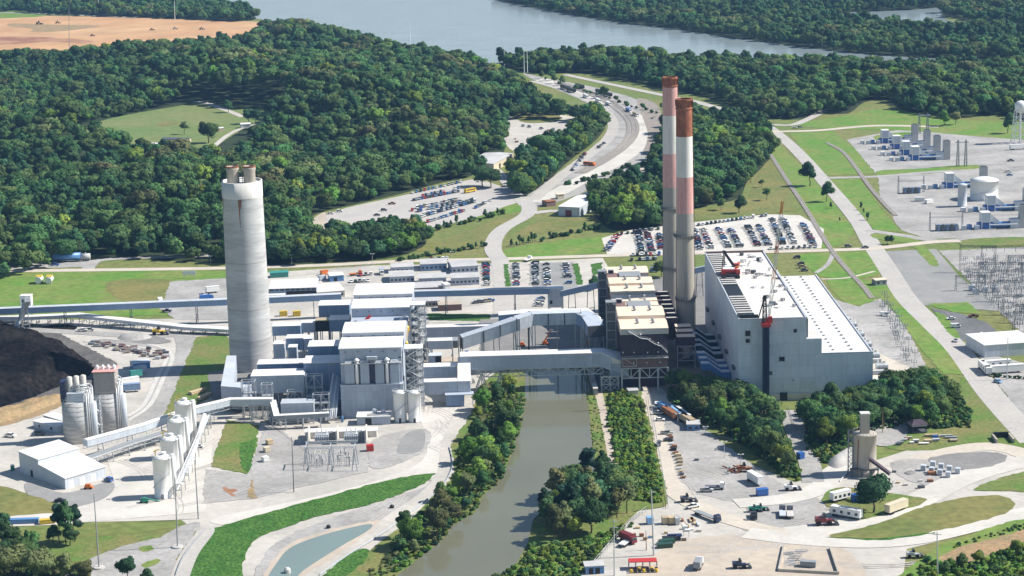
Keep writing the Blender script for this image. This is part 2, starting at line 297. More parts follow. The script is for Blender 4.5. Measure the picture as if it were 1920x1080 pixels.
road('gatehouse_road', [(1425, 232), (1480, 235), (1512, 225), (1545, 208)], 8, 'road_pale', 7)
road('yard_road', [(1625, 432), (1700, 443), (1760, 452), (1830, 448), (1940, 446)], 8, 'gravel_grey', 6)
patch('verge', [(1640, 438), (1720, 450), (1700, 456), (1640, 447)], 'lawn', 7); patch('verge', [(1800, 452), (1860, 446), (1940, 446), (1940, 458), (1820, 462)], 'slope_grass', 7)
# crossroads, pads and lawns east of the powerhouse
road('site_road', [(-60, 509), (150, 507), (430, 503), (600, 498), (760, 490), (940, 486), (1130, 480), (1320, 475), (1500, 471), (1640, 466), (1740, 455), (1800, 452)], 8.5, 'road_warm', 7)
patch('asphalt_pad', [(1645, 472), (1755, 467), (1800, 520), (1890, 585), (1700, 570)], 'asphalt', 4, False)
patch('pad_verge', [(1715, 463), (1735, 463), (1760, 495), (1745, 497)], 'lawn', 6)
patch('switchyard_pad', [(1760, 470), (1960, 462), (1960, 660), (1900, 610), (1830, 540)], 'gravel_grey', 3, False)
patch('lawn', [(1500, 478), (1580, 472), (1640, 474), (1655, 500), (1630, 520), (1548, 520), (1520, 505)], 'lawn', 4)
patch('lawn', [(1550, 525), (1610, 522), (1680, 545), (1660, 568), (1590, 570)], 'lawn', 4); 
patch('lawn', [(1655, 547), (1690, 547), (1740, 610), (1800, 680), (1810, 702), (1770, 702), (1730, 660), (1680, 590)], 'lawn', 5, False)
road('footpath', [(1540, 524), (1590, 521), (1640, 509)], 2.5, 'road_warm', 6); road('footpath', [(1530, 512), (1552, 496), (1562, 476)], 3, 'gravel_grey', 6)
patch('transformer_yard', [(1610, 575), (1650, 560), (1690, 600), (1745, 700), (1640, 715), (1560, 560)], 'gravel_grey', 4, False)
patch('visitor_car_park', [(1745, 578), (1800, 588), (1850, 605), (1880, 630), (1800, 640), (1770, 605)], 'asphalt_dark', 5, False)
patch('lawn', [(1735, 570), (1815, 567), (1840, 590), (1790, 586)], 'lawn', 6, False); patch('lawn', [(1752, 588), (1775, 595), (1800, 632), (1782, 628)], 'lawn', 6)
patch('trailer_yard', [(1830, 660), (1960, 690), (1960, 830), (1900, 760)], 'gravel_grey', 4, False)
patch('lawn', [(1800, 712), (1830, 715), (1880, 780), (1930, 850), (1850, 835), (1790, 800)], 'slope_grass', 4)
patch('lawn', [(1640, 790), (1790, 790), (1870, 825), (1850, 840), (1700, 845), (1650, 830)], 'slope_grass', 4)
# staff lots
patch('staff_car_park', [(1128, 447), (1180, 432), (1320, 415), (1440, 402), (1500, 404), (1545, 430), (1540, 466), (1320, 474), (1140, 482)], 'gravel_white', 5, False)
patch('dry_verge', [(1290, 410), (1440, 393), (1475, 388), (1480, 396), (1320, 413)], 'lawn_dry', 6)
patch('west_car_park', [(578, 445), (582, 425), (600, 408), (650, 390), (750, 368), (850, 345), (900, 338), (985, 370), (945, 388), (900, 405), (820, 425), (740, 436), (680, 442), (610, 443)], 'road_pale', 5)
patch('bare_verge', [(577, 447), (575, 425), (600, 402), (612, 403), (606, 440)], 'sand', 6)
patch('slope', [(780, 470), (860, 440), (930, 412), (985, 398), (1000, 402), (940, 430), (922, 455), (860, 466)], 'lawn_dry', 4)
patch('slope', [(880, 410), (930, 385), (960, 382), (985, 392), (930, 405)], 'lawn', 4)
patch('lawn', [(945, 470), (1000, 458), (1125, 444), (1150, 450), (1130, 472), (1040, 482), (950, 489)], 'lawn', 4)
patch('lawn', [(965, 440), (1010, 415), (1060, 408), (1110, 412), (1060, 428), (990, 442)], 'lawn_dry', 4)
road('service_road', [(975, 368), (992, 388), (985, 405), (945, 428), (928, 448), (925, 470), (938, 492), (942, 530), (945, 600)], 11, 'road_pale', 8)
road('service_road', [(1000, 400), (1040, 396), (1085, 402)], 9, 'road_pale', 8); road('service_road', [(905, 300), (940, 330), (962, 358), (985, 385)], 9, 'road_pale', 8)
patch('office_yard', [(495, 512), (700, 498), (920, 494), (1130, 484), (1140, 500), (1125, 560), (1130, 600), (500, 610)], 'gravel_pale', 4, False)
for p in ([(944, 496), (952, 496), (958, 538), (948, 538)], [(1074, 495), (1085, 494), (1093, 534), (1082, 535)], [(1108, 496), (1130, 492), (1128, 508), (1112, 520)]): patch('lawn', p, 'vivid_grass', 9, False)
patch('asphalt_lane', [(995, 494), (1075, 492), (1085, 545), (1000, 548)], 'asphalt', 5, False)
patch('lawn', [(800, 588), (920, 590), (920, 603), (800, 601)], 'vivid_grass', 6, False)
patch('lawn', [(-60, 516), (420, 508), (425, 560), (330, 590), (-60, 584)], 'lawn', 3); patch('dry_lawn', [(200, 530), (320, 525), (310, 560), (230, 565)], 'lawn_dry', 4)
patch('contractor_yard', [(320, 528), (425, 522), (430, 600), (330, 600), (300, 580)], 'gravel_grey', 5, False)
patch('siding_yard', [(-60, 478), (110, 486), (190, 488), (180, 500), (-60, 508)], 'gravel_grey', 4, False)
road('siding_road', [(165, 505), (178, 490), (250, 484), (400, 480)], 8, 'gravel_grey', 6)
# south-west plant yard
patch('plant_yard', [(-80, 598), (180, 600), (430, 596), (900, 585), (1130, 590), (1130, 660), (990, 690), (925, 712), (885, 780), (838, 830), (850, 880), (820, 940), (720, 1010), (600, 1110), (300, 1110), (372, 1000), (340, 975), (-80, 985)], 'gravel_pale', 2, False)
patch('concrete_apron', [(200, 860), (330, 830), (400, 800), (395, 890), (385, 960), (100, 985), (-60, 990), (-60, 968), (150, 950), (215, 905)], 'gravel_white', 4, False)
patch('concrete_apron', [(790, 760), (880, 745), (905, 712), (885, 780), (835, 830), (835, 870), (790, 905), (600, 955), (480, 985), (395, 975), (600, 930), (740, 890), (800, 850)], 'gravel_white', 5)
patch('asphalt_apron', [(50, 905), (120, 925), (200, 905), (215, 915), (190, 938), (125, 952), (60, 935)], 'asphalt', 6); 
patch('coal_yard', [(-80, 612), (60, 606), (140, 640), (195, 668), (215, 690), (120, 750), (-80, 800)], 'coal_dust', 3)
patch('coal_dust_ground', [(80, 612), (120, 608), (145, 614), (130, 622), (90, 624)], 'coal', 4)
patch('bank', [(-80, 790), (20, 765), (110, 742), (120, 758), (40, 790), (-80, 815)], 'dirt_orange', 5)
road('plant_road', [(-60, 612), (120, 622), (280, 630), (420, 622)], 9, 'gravel_grey', 5)
road('ring_road', [(345, 625), (350, 660), (325, 720), (290, 770), (250, 800), (200, 815)], 11, 'gravel_grey', 6)
road('drain', [(160, 640), (200, 640), (290, 652), (318, 668), (300, 710), (275, 760), (240, 785)], 5, 'gravel_grey', 7); 
for o in (-1, 1): road('drain_edge', [(160+o*3, 640), (200, 640-o*4), (290, 652-o*4), (318+o*5, 668), (300+o*6, 710), (275+o*6, 760), (240, 785+o*4)], 2.2, 'concrete_plain', 8)
patch('gravel_heap_ground', [(225, 628), (290, 630), (320, 642), (260, 645)], 'gravel_dark', 8)
patch('grass_slope', [(368, 632), (425, 628), (435, 650), (415, 705), (395, 745), (325, 780), (308, 778)], 'slope_grass', 6, False)
patch('grass_bank', [(425, 788), (485, 798), (480, 840), (465, 890), (395, 876)], 'slope_grass', 7, False); patch('grass_bank', [(450, 832), (482, 822), (468, 888), (450, 875)], 'vivid_grass', 8, False)
patch('dry_bank', [(-80, 905), (0, 912), (60, 930), (125, 955), (60, 965), (-80, 968)], 'lawn_dry', 7)
patch('substation_yard', [(500, 790), (560, 830), (690, 820), (690, 885), (560, 915), (480, 935), (380, 945), (385, 880), (465, 890)], 'gravel_grey', 6, False)
patch('dark_pad', [(700, 825), (800, 805), (790, 850), (700, 880)], 'gravel_grey', 6)
patch('asphalt_pad', [(760, 815), (795, 808), (790, 845), (745, 850)], 'asphalt', 8)
patch('orange_dirt', [(418, 914), (424, 914), (431, 919), (438, 917), (446, 920), (438, 923), (434, 925), (442, 932), (434, 931), (429, 926), (422, 921)], 'clay_dark', 8, False); patch('orange_dirt', [(469, 905), (471, 900), (475, 901), (475, 912), (479, 926), (483, 934), (474, 936), (468, 933), (462, 938), (465, 924)], 'dirt_orange', 8, False)
# south-west corner
patch('south_verge', [(-80, 1002), (100, 1004), (250, 998), (330, 988), (375, 985), (340, 1040), (320, 1100), (-80, 1100)], 'lawn_dry', 5)
patch('lawn', [(40, 1050), (120, 1015), (300, 1000), (330, 1005), (230, 1030), (120, 1060)], 'slope_grass', 6)
patch('gravel_lot', [(150, 1060), (230, 1025), (300, 1008), (345, 985), (375, 985), (330, 1050), (320, 1100), (120, 1100)], 'gravel_grey', 7)
patch('grass_island', [(262, 1027), (285, 1024), (288, 1032), (268, 1036)], 'lawn', 8); patch('grass_island', [(268, 1058), (295, 1049), (300, 1055), (275, 1066)], 'lawn', 8)
patch('green_bank', [(392, 998), (480, 968), (600, 935), (720, 903), (808, 888), (808, 898), (780, 915), (700, 945), (600, 968), (520, 995), (480, 1012), (455, 1060), (450, 1110), (350, 1110), (365, 1050)], 'vivid_grass', 8)
road('access_road', [(375, 990), (385, 998), (355, 1040), (335, 1090), (325, 1130)], 7, 'road_pale', 9)
road('river_road', [(905, 715), (880, 760), (855, 810), (845, 845), (842, 880), (815, 920), (760, 960), (690, 1005), (620, 1050), (560, 1100)], 9, 'gravel_pale', 7)
patch('gravel_track', [(810, 900), (780, 920), (640, 965), (540, 1005), (490, 1050), (470, 1110), (520, 1110), (540, 1050), (600, 1015), (690, 985), (740, 960), (810, 920)], 'gravel_grey', 6)
patch('pond', [(500, 1095), (520, 1055), (550, 1025), (620, 1000), (692, 984), (690, 996), (640, 1025), (570, 1070), (545, 1095)], 'pond', 9); 
patch('pond_shore', [(490, 1098), (512, 1052), (545, 1020), (620, 994), (700, 978), (712, 982), (650, 1030), (580, 1075), (555, 1100)], 'sand', 8)
patch('verge', [(600, 1090), (640, 1050), (680, 1030), (690, 1045), (640, 1095)], 'vivid_grass', 8)
patch('plant_floor', [(1128, 560), (1240, 520), (1330, 500), (1400, 720), (1330, 715), (1250, 735), (1115, 738)], 'gravel_dark', 3, False); patch('plant_floor', [(900, 600), (1128, 590), (1128, 660), (900, 668)], 'gravel_dark', 9, False); patch('asphalt_floor', [(390, 700), (640, 660), (645, 790), (500, 790), (400, 760)], 'gravel_dark', 9, False); patch('asphalt_floor', [(640, 560), (800, 550), (810, 720), (640, 720)], 'gravel_grey', 9, False)  # plant_floor: dark ground tone that also paints in the shade around the plant
patch('transformer_floor', [(1640, 660), (1720, 695), (1640, 725), (1380, 745), (1400, 735)], 'road_warm', 5, False)
# canal and its banks
patch('bank_soil', [(920, 705), (1000, 690), (1000, 760), (970, 860), (950, 910), (860, 1000), (760, 1080), (680, 1120), (640, 1090), (720, 1030), (790, 955), (850, 890), (846, 840), (880, 780)], 'slope_grass', 8)
patch('canal', [(995, 662), (1092, 662), (1098, 700), (1110, 740), (1112, 780), (1106, 800), (1112, 850), (1116, 885), (1090, 915), (1040, 940), (1000, 975), (990, 1020), (970, 1055), (900, 1120), (700, 1120), (745, 1080), (790, 1045), (830, 1012), (850, 985), (890, 962), (905, 932), (940, 900), (960, 852), (975, 800), (984, 750), (985, 700), (988, 675)], 'canal', 10, False)
patch('peninsula', [(1098, 735), (1200, 728), (1225, 820), (1250, 920), (1250, 950), (1190, 960), (1150, 1005), (1090, 1060), (1000, 1120), (900, 1120), (975, 1055), (992, 1020), (1002, 976), (1045, 940), (1092, 915), (1118, 885), (1113, 850), (1108, 800)], 'slope_grass', 11, False)
road('canal_path', [(1122, 735), (1132, 780), (1142, 830), (1152, 880), (1160, 895)], 3.5, 'sand', 12)
patch('east_yard', [(1195, 727), (1240, 727), (1290, 780), (1380, 860), (1490, 905), (1590, 880), (1700, 845), (1880, 830), (1960, 850), (1960, 960), (1780, 1010), (1700, 1030), (1690, 1110), (1060, 1110), (1140, 1020), (1200, 955), (1252, 945), (1252, 900), (1222, 800)], 'gravel_pale', 3, False)
patch('lay_down_yard', [(1245, 770), (1300, 790), (1380, 850), (1460, 905), (1500, 915), (1440, 945), (1340, 935), (1280, 900)], 'gravel_grey', 5)
patch('sandy_yard', [(1300, 1010), (1450, 1005), (1570, 1020), (1600, 1110), (1180, 1110), (1230, 1040)], 'sand', 5)
patch('pad_yard', [(1450, 920), (1540, 940), (1530, 1000), (1440, 990), (1400, 950)], 'gravel_grey', 5)
road('yard_road', [(1212, 728), (1222, 780), (1235, 840), (1250, 895), (1275, 930), (1330, 960), (1400, 985), (1480, 1000), (1560, 1000)], 9, 'road_warm', 8)
road('quarry_road', [(1480, 1000), (1560, 990), (1640, 972), (1720, 940), (1800, 900), (1880, 875), (1960, 860)], 13, 'gravel_white', 8); road('quarry_road', [(1680, 878), (1760, 853), (1840, 838), (1900, 845), (1960, 870)], 11, 'road_warm', 7)
road('quarry_road', [(1400, 1000), (1500, 1012), (1620, 1018), (1720, 1010), (1830, 985), (1960, 955)], 12, 'gravel_white', 9); road('quarry_road', [(1380, 945), (1480, 935), (1540, 915), (1560, 890), (1590, 870)], 11, 'gravel_white', 9)
road('lane', [(1480, 770), (1492, 810), (1515, 860), (1525, 905)], 9, 'gravel_grey', 9)
patch('dark_gravel_pad', [(1740, 862), (1800, 850), (1870, 850), (1888, 860), (1860, 875), (1790, 882)], 'gravel_dark', 8); patch('gravel_pad', [(1670, 868), (1740, 862), (1790, 884), (1850, 880), (1790, 915), (1700, 900)], 'gravel_grey', 7)
patch('grass_oval', [(1552, 1006), (1640, 985), (1720, 955), (1800, 935), (1870, 930), (1900, 942), (1895, 958), (1850, 975), (1740, 1000), (1640, 1012)], 'lawn_dry', 10)
patch('grass_oval_edge', [(1546, 1008), (1650, 1010), (1745, 1000), (1740, 1003), (1650, 1014)], 'vivid_grass', 11); patch('verge', [(1825, 918), (1900, 890), (1960, 880), (1960, 920), (1880, 922)], 'slope_grass', 10)
patch('grass_island', [(1540, 935), (1580, 915), (1700, 930), (1740, 938), (1700, 955), (1610, 975), (1560, 955)], 'slope_grass', 10)
patch('lane_verge', [(1522, 860), (1545, 900), (1600, 866), (1590, 840), (1500, 790)], 'slope_grass', 8, False)
patch('slope', [(1680, 1110), (1740, 1040), (1800, 1010), (1960, 975), (1960, 1110)], 'lawn', 11)
patch('dirt_track', [(1750, 1062), (1790, 1030), (1850, 1015), (1960, 985), (1960, 1003), (1890, 1030), (1800, 1060)], 'dirt_orange', 12)
patch('west_lawn', [(1640, 795), (1700, 790), (1690, 830), (1640, 835)], 'gravel_grey', 9)
tracks('railway_track', [(1445, 290), (1470, 330), (1510, 390), (1540, 440), (1563, 475), (1592, 510), (1620, 540), (1635, 560)], 'railway track crossing the lawns between staff car park and main road')
tracks('railway_track', [(1550, 268), (1580, 285), (1605, 315), (1630, 350), (1660, 385), (1680, 405)], 'railway track running past the turbine yard on the eastern lawn')
# wheel tracks worn into the yards
_tk = random.Random(31)
def wheel_tracks(n, box, L, m, layer, ang=0.0, wob=.5):
    b = MB()
    x0, y0, x1, y1 = box; z = lz(layer)
    for i in range(n):
        px, py = _tk.uniform(x0, x1), _tk.uniform(y0, y1); a = G(px, py); th = ang+_tk.uniform(-wob, wob); P = [(a[0]+L*t*math.cos(th+t*.5), a[1]+L*t*math.sin(th+t*.5)) for t in np.linspace(0, _tk.uniform(.5, 1), 9)]
        for o in (-.95, .95): strip(b, P, .5, z+i*.0007, o)
    tag(b.build('wheel_tracks', m), 'faint wheel tracks worn into the open yard', None, None, 'structure')
wheel_tracks(16, (1250, 1015, 1600, 1075), 45, 'worn_track', 6, .2, 1.2); wheel_tracks(12, (1290, 800, 1440, 930), 40, 'worn_track', 6, 1.9); wheel_tracks(14, (210, 850, 380, 970), 45, 'worn_track', 6, 1.2, .9); wheel_tracks(12, (800, 740, 880, 880), 40, 'worn_track', 6, 1.4, .4)
wheel_tracks(14, (1420, 930, 1700, 1010), 50, 'worn_track', 6, .3, .5); wheel_tracks(10, (540, 1000, 760, 950), 40, 'worn_track', 6, .6, .3); wheel_tracks(16, (1660, 260, 1900, 430), 60, 'worn_track', 6, .1, .7); wheel_tracks(10, (1010, 150, 1200, 240), 60, 'worn_track', 6, -.6, .3); wheel_tracks(14, (520, 500, 920, 580), 40, 'worn_track', 6, .0, .4)
# ------------------------------------------------------------------ trees
NRM = {}
def crown_arrays(seed, R, H, z0, ncl, nleaf, leaf, top=.0, cone=0.0, core=True):
    """clumps of leaf faces spread through an ellipsoidal crown, with a darker solid heart in every clump"""
    r = np.random.default_rng(seed); V_ = []; F_ = []; N_ = []; n0 = 0; cc = np.array([0, 0, z0+H*.35])
    cl = []
    for i in range(ncl):
        for _ in range(30):
            d = r.normal(size=3); d /= np.linalg.norm(d); k = r.uniform(.35, .80)
            zz = d[2]*k*H/2
            rr = R*(1-cone*max(0, (zz/H+.5)))
            p = np.array([d[0]*k*rr, d[1]*k*rr, z0+H/2+zz])
            if d[2] > -.75: break
        cl.append((p, R*r.uniform(.26, .46)*(1-cone*.55*(zz/H+.5))))
    cl.append((np.array([0, 0, z0+H*.5]), R*.55*(1-cone*.3)))
    for p, cr in cl:
        m = nleaf; d = r.normal(size=(m, 3)); d[:, 2] = d[:, 2]*.9+.15; d /= np.linalg.norm(d, axis=1)[:, None]
        pos = p+d*(cr*r.uniform(.72, 1.12, size=(m, 1)))*np.array([1, 1, .85])
        nn = d+r.normal(size=(m, 3))*.26; nn /= np.linalg.norm(nn, axis=1)[:, None]
        a = np.cross(nn, r.normal(size=(m, 3))); a /= np.linalg.norm(a, axis=1)[:, None]; b2 = np.cross(nn, a)
        s = leaf*r.uniform(.6, 1.25, size=(m, 1)); e = s*r.uniform(.55, .95, size=(m, 1))
        q = np.stack([pos-a*s, pos-b2*e, pos+a*s, pos+b2*e], 1).reshape(-1, 3)
        nd = d*.75+.55*(pos-cc)/np.linalg.norm(pos-cc, axis=1)[:, None]+r.normal(size=(m, 3))*.12; N_.append(np.repeat(nd, 4, 0)); V_.append(q); F_.append(np.arange(n0, n0+4*m).reshape(-1, 4)); n0 += 4*m
        if core:
            rings = [(.0, -.8), (.75, -.4), (.8, .3), (0, .8)]; c = []
            for rr, zz in ((.7, -.42), (.78, .3)): c += [[math.cos(k*math.pi/3)*rr*cr*.9, math.sin(k*math.pi/3)*rr*cr*.9, zz*cr*.8] for k in range(6)]
            c += [[0, 0, -.75*cr]*1, [0, 0, .78*cr]]
            V_.append(p+np.array(c)); N_.append(np.array(c)+1e-4); fs = [[k, (k+1) % 6, 6+(k+1) % 6, 6+k] for k in range(6)]+[[6+k, 6+(k+1) % 6, 13, 13] for k in range(6)]
            F_.append(np.array(fs)+n0); n0 += 14
    v = np.concatenate(V_); nn = np.concatenate(N_); NRM[len(v), round(float(v[0, 0]), 5)] = nn/np.linalg.norm(nn, axis=1)[:, None]; return v, np.concatenate(F_)
def np_mesh(name, v, f, mats, mi=None):
    b = [tuple(q[:3]) if q[2] == q[3] else tuple(q) for q in f.tolist()]
    me = bpy.data.meshes.new(name); me.from_pydata(v.tolist(), [], b)
    for m in mats: me.materials.append(MAT[m])
    if mi is not None: me.polygons.foreach_set('material_index', mi)
    me.update(); nn = NRM.get((len(v), round(float(v[0, 0]), 5)))
    if nn is not None: me.polygons.foreach_set('use_smooth', [True]*len(me.polygons)); me.normals_split_custom_set_from_vertices(nn.tolist())
    return me
def trunk_mb(H, r, seed, lean=.3):
    rr = random.Random(seed); b = MB(); p = Vector((0, 0, -.3)); n = 4
    for i in range(n):
        q = Vector((rr.uniform(-lean, lean), rr.uniform(-lean, lean), H*(i+1)/n)); b.tube(p, q, r*(1-.16*i), 7, r*(1-.16*(i+1))); p = q
        if i >= 1:
            for k in range(2):
                a = rr.uniform(0, 6.28); L = H*rr.uniform(.25, .4); b.tube(q, q+Vector((math.cos(a)*L, math.sin(a)*L, L*.8)), r*.42, 5, r*.12)
    return b
# kinds: crown radius, crown height, clear stem, clumps, leaves a clump, leaf size, cone, materials
NEAR = dict(round=(4.6, 8.0, 2.2, 16, 120, .42, 0.0), tall=(3.8, 10.5, 2.5, 16, 120, .42, .25), wide=(6.0, 8.5, 2.5, 22, 120, .45, 0.0),
            pine=(3.4, 9.5, 4.0, 13, 110, .40, .35), cedar=(1.9, 6.0, .2, 10, 110, .30, .75), shrub=(2.3, 3.4, -.6, 9, 100, .32, 0.0), sparse=(4.2, 7.5, 2.8, 12, 62, .40, 0.0))
PROTO = {}
def proto(kind, leafm, k):
    key = (kind, leafm, k)
    if key not in PROTO:
        R, H, z0, nc, nl, lf, cone = NEAR[kind]
        vk = (kind, k)
        v, f = crown_arrays(hash_(kind)+k*17, R, H, z0, nc, nl, lf, cone=cone, core=kind != 'sparse')
        PROTO[key] = (np_mesh('crown', v, f, [leafm]), PROTO.get(('t', kind, k)) or trunk_mb(z0+H*.55, max(.16, R*.055), k).mesh('trunk', 'bark'))
        PROTO[('t', kind, k)] = PROTO[key][1]
    return PROTO[key]
def hash_(s): return sum(ord(c)*(i+3) for i, c in enumerate(s))
_tr = random.Random(5)
def tree(px, py, kind, leafm, label, group=None, s=1.0, name=None, world=None):
    x, y = world if world else G(px, py)[:2]
    cm, tm = proto(kind, leafm, _tr.randrange(3))
    nm = name or {'pine': 'pine_tree', 'cedar': 'cedar_tree', 'shrub': 'shrub'}.get(kind, 'tree')
    r = thing(nm, label, 'shrub' if kind == 'shrub' else 'tree', (x, y, .05), _tr.uniform(0, 6.28), group)
    r.scale = (s*_tr.uniform(.92, 1.08), s*_tr.uniform(.92, 1.08), s*_tr.uniform(.9, 1.12))
    for n, m in (('crown', cm), ('trunk', tm)):
        o = bpy.data.objects.new(n, m); C.objects.link(o); o.parent = r
    return r
def inside(P, poly):
    x, y = P[:, 0], P[:, 1]; c = np.zeros(len(P), bool); n = len(poly)
    for i in range(n):
        x1, y1 = poly[i]; x2, y2 = poly[(i+1) % n]
        k = (y1 > y) != (y2 > y); t = (x2-x1)*(y-y1)/((y2-y1) if y2 != y1 else 1e-9)+x1; c ^= k & (x < t)
    return c
def edge_dist(P, poly):
    d = np.full(len(P), 1e9); n = len(poly)
    for i in range(n):
        a = np.array(poly[i]); b = np.array(poly[(i+1) % n]); ab = b-a; t = np.clip(((P-a)@ab)/(ab@ab+1e-9), 0, 1); d = np.minimum(d, np.linalg.norm(P-(a+t[:, None]*ab), axis=1))
    return d
def wpoly(pts): return [G(*p)[:2] for p in pts]
def hills(P):                                        # rolling relief under the woods
    x, y = P[:, 0], P[:, 1]
    return (np.sin(x/95+.6)*np.cos(y/140+1.1)+.7*np.sin(x/61+y/88)+.55*np.sin(y/63-x/150+2))*.5+.45
def scatter(poly, step, seed, holes=()):
    r = np.random.default_rng(seed); A = np.array(poly); lo, hi = A.min(0), A.max(0)
    gx, gy = np.meshgrid(np.arange(lo[0], hi[0], step), np.arange(lo[1], hi[1], step)); gx[1::2] += step/2
    P = np.stack([gx.ravel(), gy.ravel()], 1); P = P+r.uniform(-.55, .55, P.shape)*step; P = P[r.random(len(P)) > .06]
    k = inside(P, poly)
    for h in holes: k &= ~inside(P, h)
    return P[k]
pc = bpy.data.collections.new('tree_kinds')           # source shapes for the woods; not linked to the scene itself
FAR = []
for i, (kind, lm) in enumerate((('round', 'leaf'), ('wide', 'leaf'), ('tall', 'leaf_dark'), ('round', 'leaf_dark'), ('wide', 'leaf_olive'), ('round', 'leaf_bright'), ('sparse', 'leaf_olive'), ('pine', 'leaf_pine'))):
    R, H, z0, nc, nl, lf, cone = NEAR[kind]
    v, f = crown_arrays(200+i, R, H, z0, max(11, nc-2), 64, .66, cone=cone)
    o = bpy.data.objects.new('wood_tree_%d' % i, np_mesh('wood_tree', v, f, [lm])); pc.objects.link(o); FAR.append(o)
pcs = bpy.data.collections.new('shrub_kinds')
for i, lm in enumerate(('leaf', 'leaf_bright', 'leaf_olive', 'leaf_dark', 'leaf_bright')):
    v, f = crown_arrays(300+i, 1.7, 2.2, -.5, 6, 40, .36); o = bpy.data.objects.new('ground_shrub_%d' % i, np_mesh('ground_shrub', v, f, [lm])); pcs.objects.link(o)
def gn_scatter(name, label, P, Z, sc, ix, coll, cat='wood', seed=1):
    me = bpy.data.meshes.new(name); n = len(P); me.vertices.add(n)
    me.vertices.foreach_set('co', np.column_stack([P, Z]).astype(np.float32).ravel())
    r = np.random.default_rng(seed)
    for an, arr, ty in (('sc', sc, 'FLOAT'), ('rz', r.uniform(0, 6.28, n), 'FLOAT'), ('ix', ix, 'INT')):
        a = me.attributes.new(an, ty, 'POINT'); a.data.foreach_set('value', np.asarray(arr, np.int32 if ty == 'INT' else np.float32))
    o = bpy.data.objects.new(name, me); C.objects.link(o); tag(o, label, cat, None, 'stuff')
    ng = bpy.data.node_groups.new(name, 'GeometryNodeTree'); ng.interface.new_socket('Geometry', in_out='INPUT', socket_type='NodeSocketGeometry'); ng.interface.new_socket('Geometry', in_out='OUTPUT', socket_type='NodeSocketGeometry')
    N = ng.nodes; L = ng.links; gi = N.new('NodeGroupInput'); go = N.new('NodeGroupOutput'); ip = N.new('GeometryNodeInstanceOnPoints'); ci = N.new('GeometryNodeCollectionInfo')
    ci.inputs['Collection'].default_value = coll; ci.inputs['Separate Children'].default_value = True; ci.inputs['Reset Children'].default_value = True
    def at(nm, ty):
        q = N.new('GeometryNodeInputNamedAttribute'); q.data_type = ty; q.inputs[0].default_value = nm; return next(s for s in q.outputs if s.enabled and s.name == 'Attribute')
    cx = N.new('ShaderNodeCombineXYZ'); L.new(at('rz', 'FLOAT'), cx.inputs[2])
    L.new(gi.outputs[0], ip.inputs['Points']); L.new(ci.outputs[0], ip.inputs['Instance']); ip.inputs['Pick Instance'].default_value = True
    L.new(at('ix', 'INT'), ip.inputs['Instance Index']); L.new(cx.outputs[0], ip.inputs['Rotation'])
    s3 = N.new('ShaderNodeCombineXYZ'); sa = at('sc', 'FLOAT')
    for k in range(3): L.new(sa, s3.inputs[k])
    L.new(s3.outputs[0], ip.inputs['Scale']); L.new(ip.outputs[0], go.inputs[0])
    md = o.modifiers.new('scatter', 'NODES'); md.node_group = ng; return o
def kinds_at(P, r, pal):
    n = 1.25*np.sin(P[:, 0]/47+P[:, 1]/83)+1.25*np.sin(P[:, 1]/39-P[:, 0]/71+1.5*np.sin(P[:, 0]/90))+r.normal(size=len(P))*1.0
    q = np.clip((n+3.4)/6.8, 0, .999); return np.array([pal[int(v*len(pal))] for v in q])
def wood(name, label, pts, step, seed, amp=0.0, holes=(), pal=(3, 2, 3, 0, 1, 0, 1, 3, 0, 5, 4), smin=.75, smax=1.25, floor=True, cat='wood'):
    poly = [tuple(p) for p in spline(wpoly(pts), True, 3)]; P = scatter(poly, step, seed, holes); r = np.random.default_rng(seed+1)
    Z = np.zeros(len(P))
    if amp: Z = amp*np.clip(hills(P), -.2, 3)*np.clip(edge_dist(P, poly)/90-.1, 0, 1)
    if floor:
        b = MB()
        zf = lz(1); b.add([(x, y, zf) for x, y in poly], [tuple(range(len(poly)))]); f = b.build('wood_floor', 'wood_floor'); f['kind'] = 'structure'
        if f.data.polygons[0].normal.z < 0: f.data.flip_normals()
    sc = 1.08*np.exp(r.normal(0, .27, len(P))).clip(smin*.8, smax*1.3)
    return gn_scatter(name, label, P, Z, sc, kinds_at(P, r, pal), pc, cat, seed)
MEADOW = wpoly([(140, 255), (170, 228), (240, 213), (350, 193), (370, 187), (440, 201), (535, 203), (542, 232), (500, 252), (455, 285), (405, 302), (350, 306), (260, 308), (150, 292)])
wood('hillside_wood', 'broad dark green wood covering the hillside behind the pale chimney', [(-60, 125), (130, 125), (260, 108), (340, 100), (420, 86), (490, 72), (490, 52), (530, 55), (600, 64), (690, 82), (760, 98), (850, 114), (900, 130), (950, 152), (1000, 182), (1060, 217), (1080, 230), (1000, 222), (948, 232), (945, 290), (905, 318), (870, 335), (830, 342), (750, 364), (650, 387), (592, 402), (572, 425), (575, 490), (430, 494), (180, 482), (-60, 474)], 8.4, 3, 25, [MEADOW, wpoly([(872, 300), (960, 285), (965, 310), (920, 325)])])
wood('north_wood', 'wood on the near river bank beyond the curving rail corridor', [(930, 118), (1000, 116), (1100, 108), (1200, 112), (1300, 118), (1500, 122), (1700, 134), (1960, 138), (1960, 228), (1880, 216), (1790, 222), (1740, 218), (1690, 205), (1660, 188), (1620, 192), (1590, 213), (1540, 212), (1500, 224), (1420, 219), (1350, 190), (1240, 166), (1160, 150), (1090, 137), (1000, 138)], 7.8, 7, 6)
wood('far_bank_wood', 'dark wood on the far bank of the wide river', [(930, -8), (945, 2), (1100, 33), (1250, 53), (1440, 80), (1560, 95), (1700, 107), (1900, 114), (2060, 120), (2060, 70), (1850, 60), (1740, 57), (1600, 40), (1500, 22), (1440, -2), (1300, -40), (1000, -40)], 9.5, 11, 5, pal=(2, 3, 3, 0, 0, 1, 3, 0, 4))
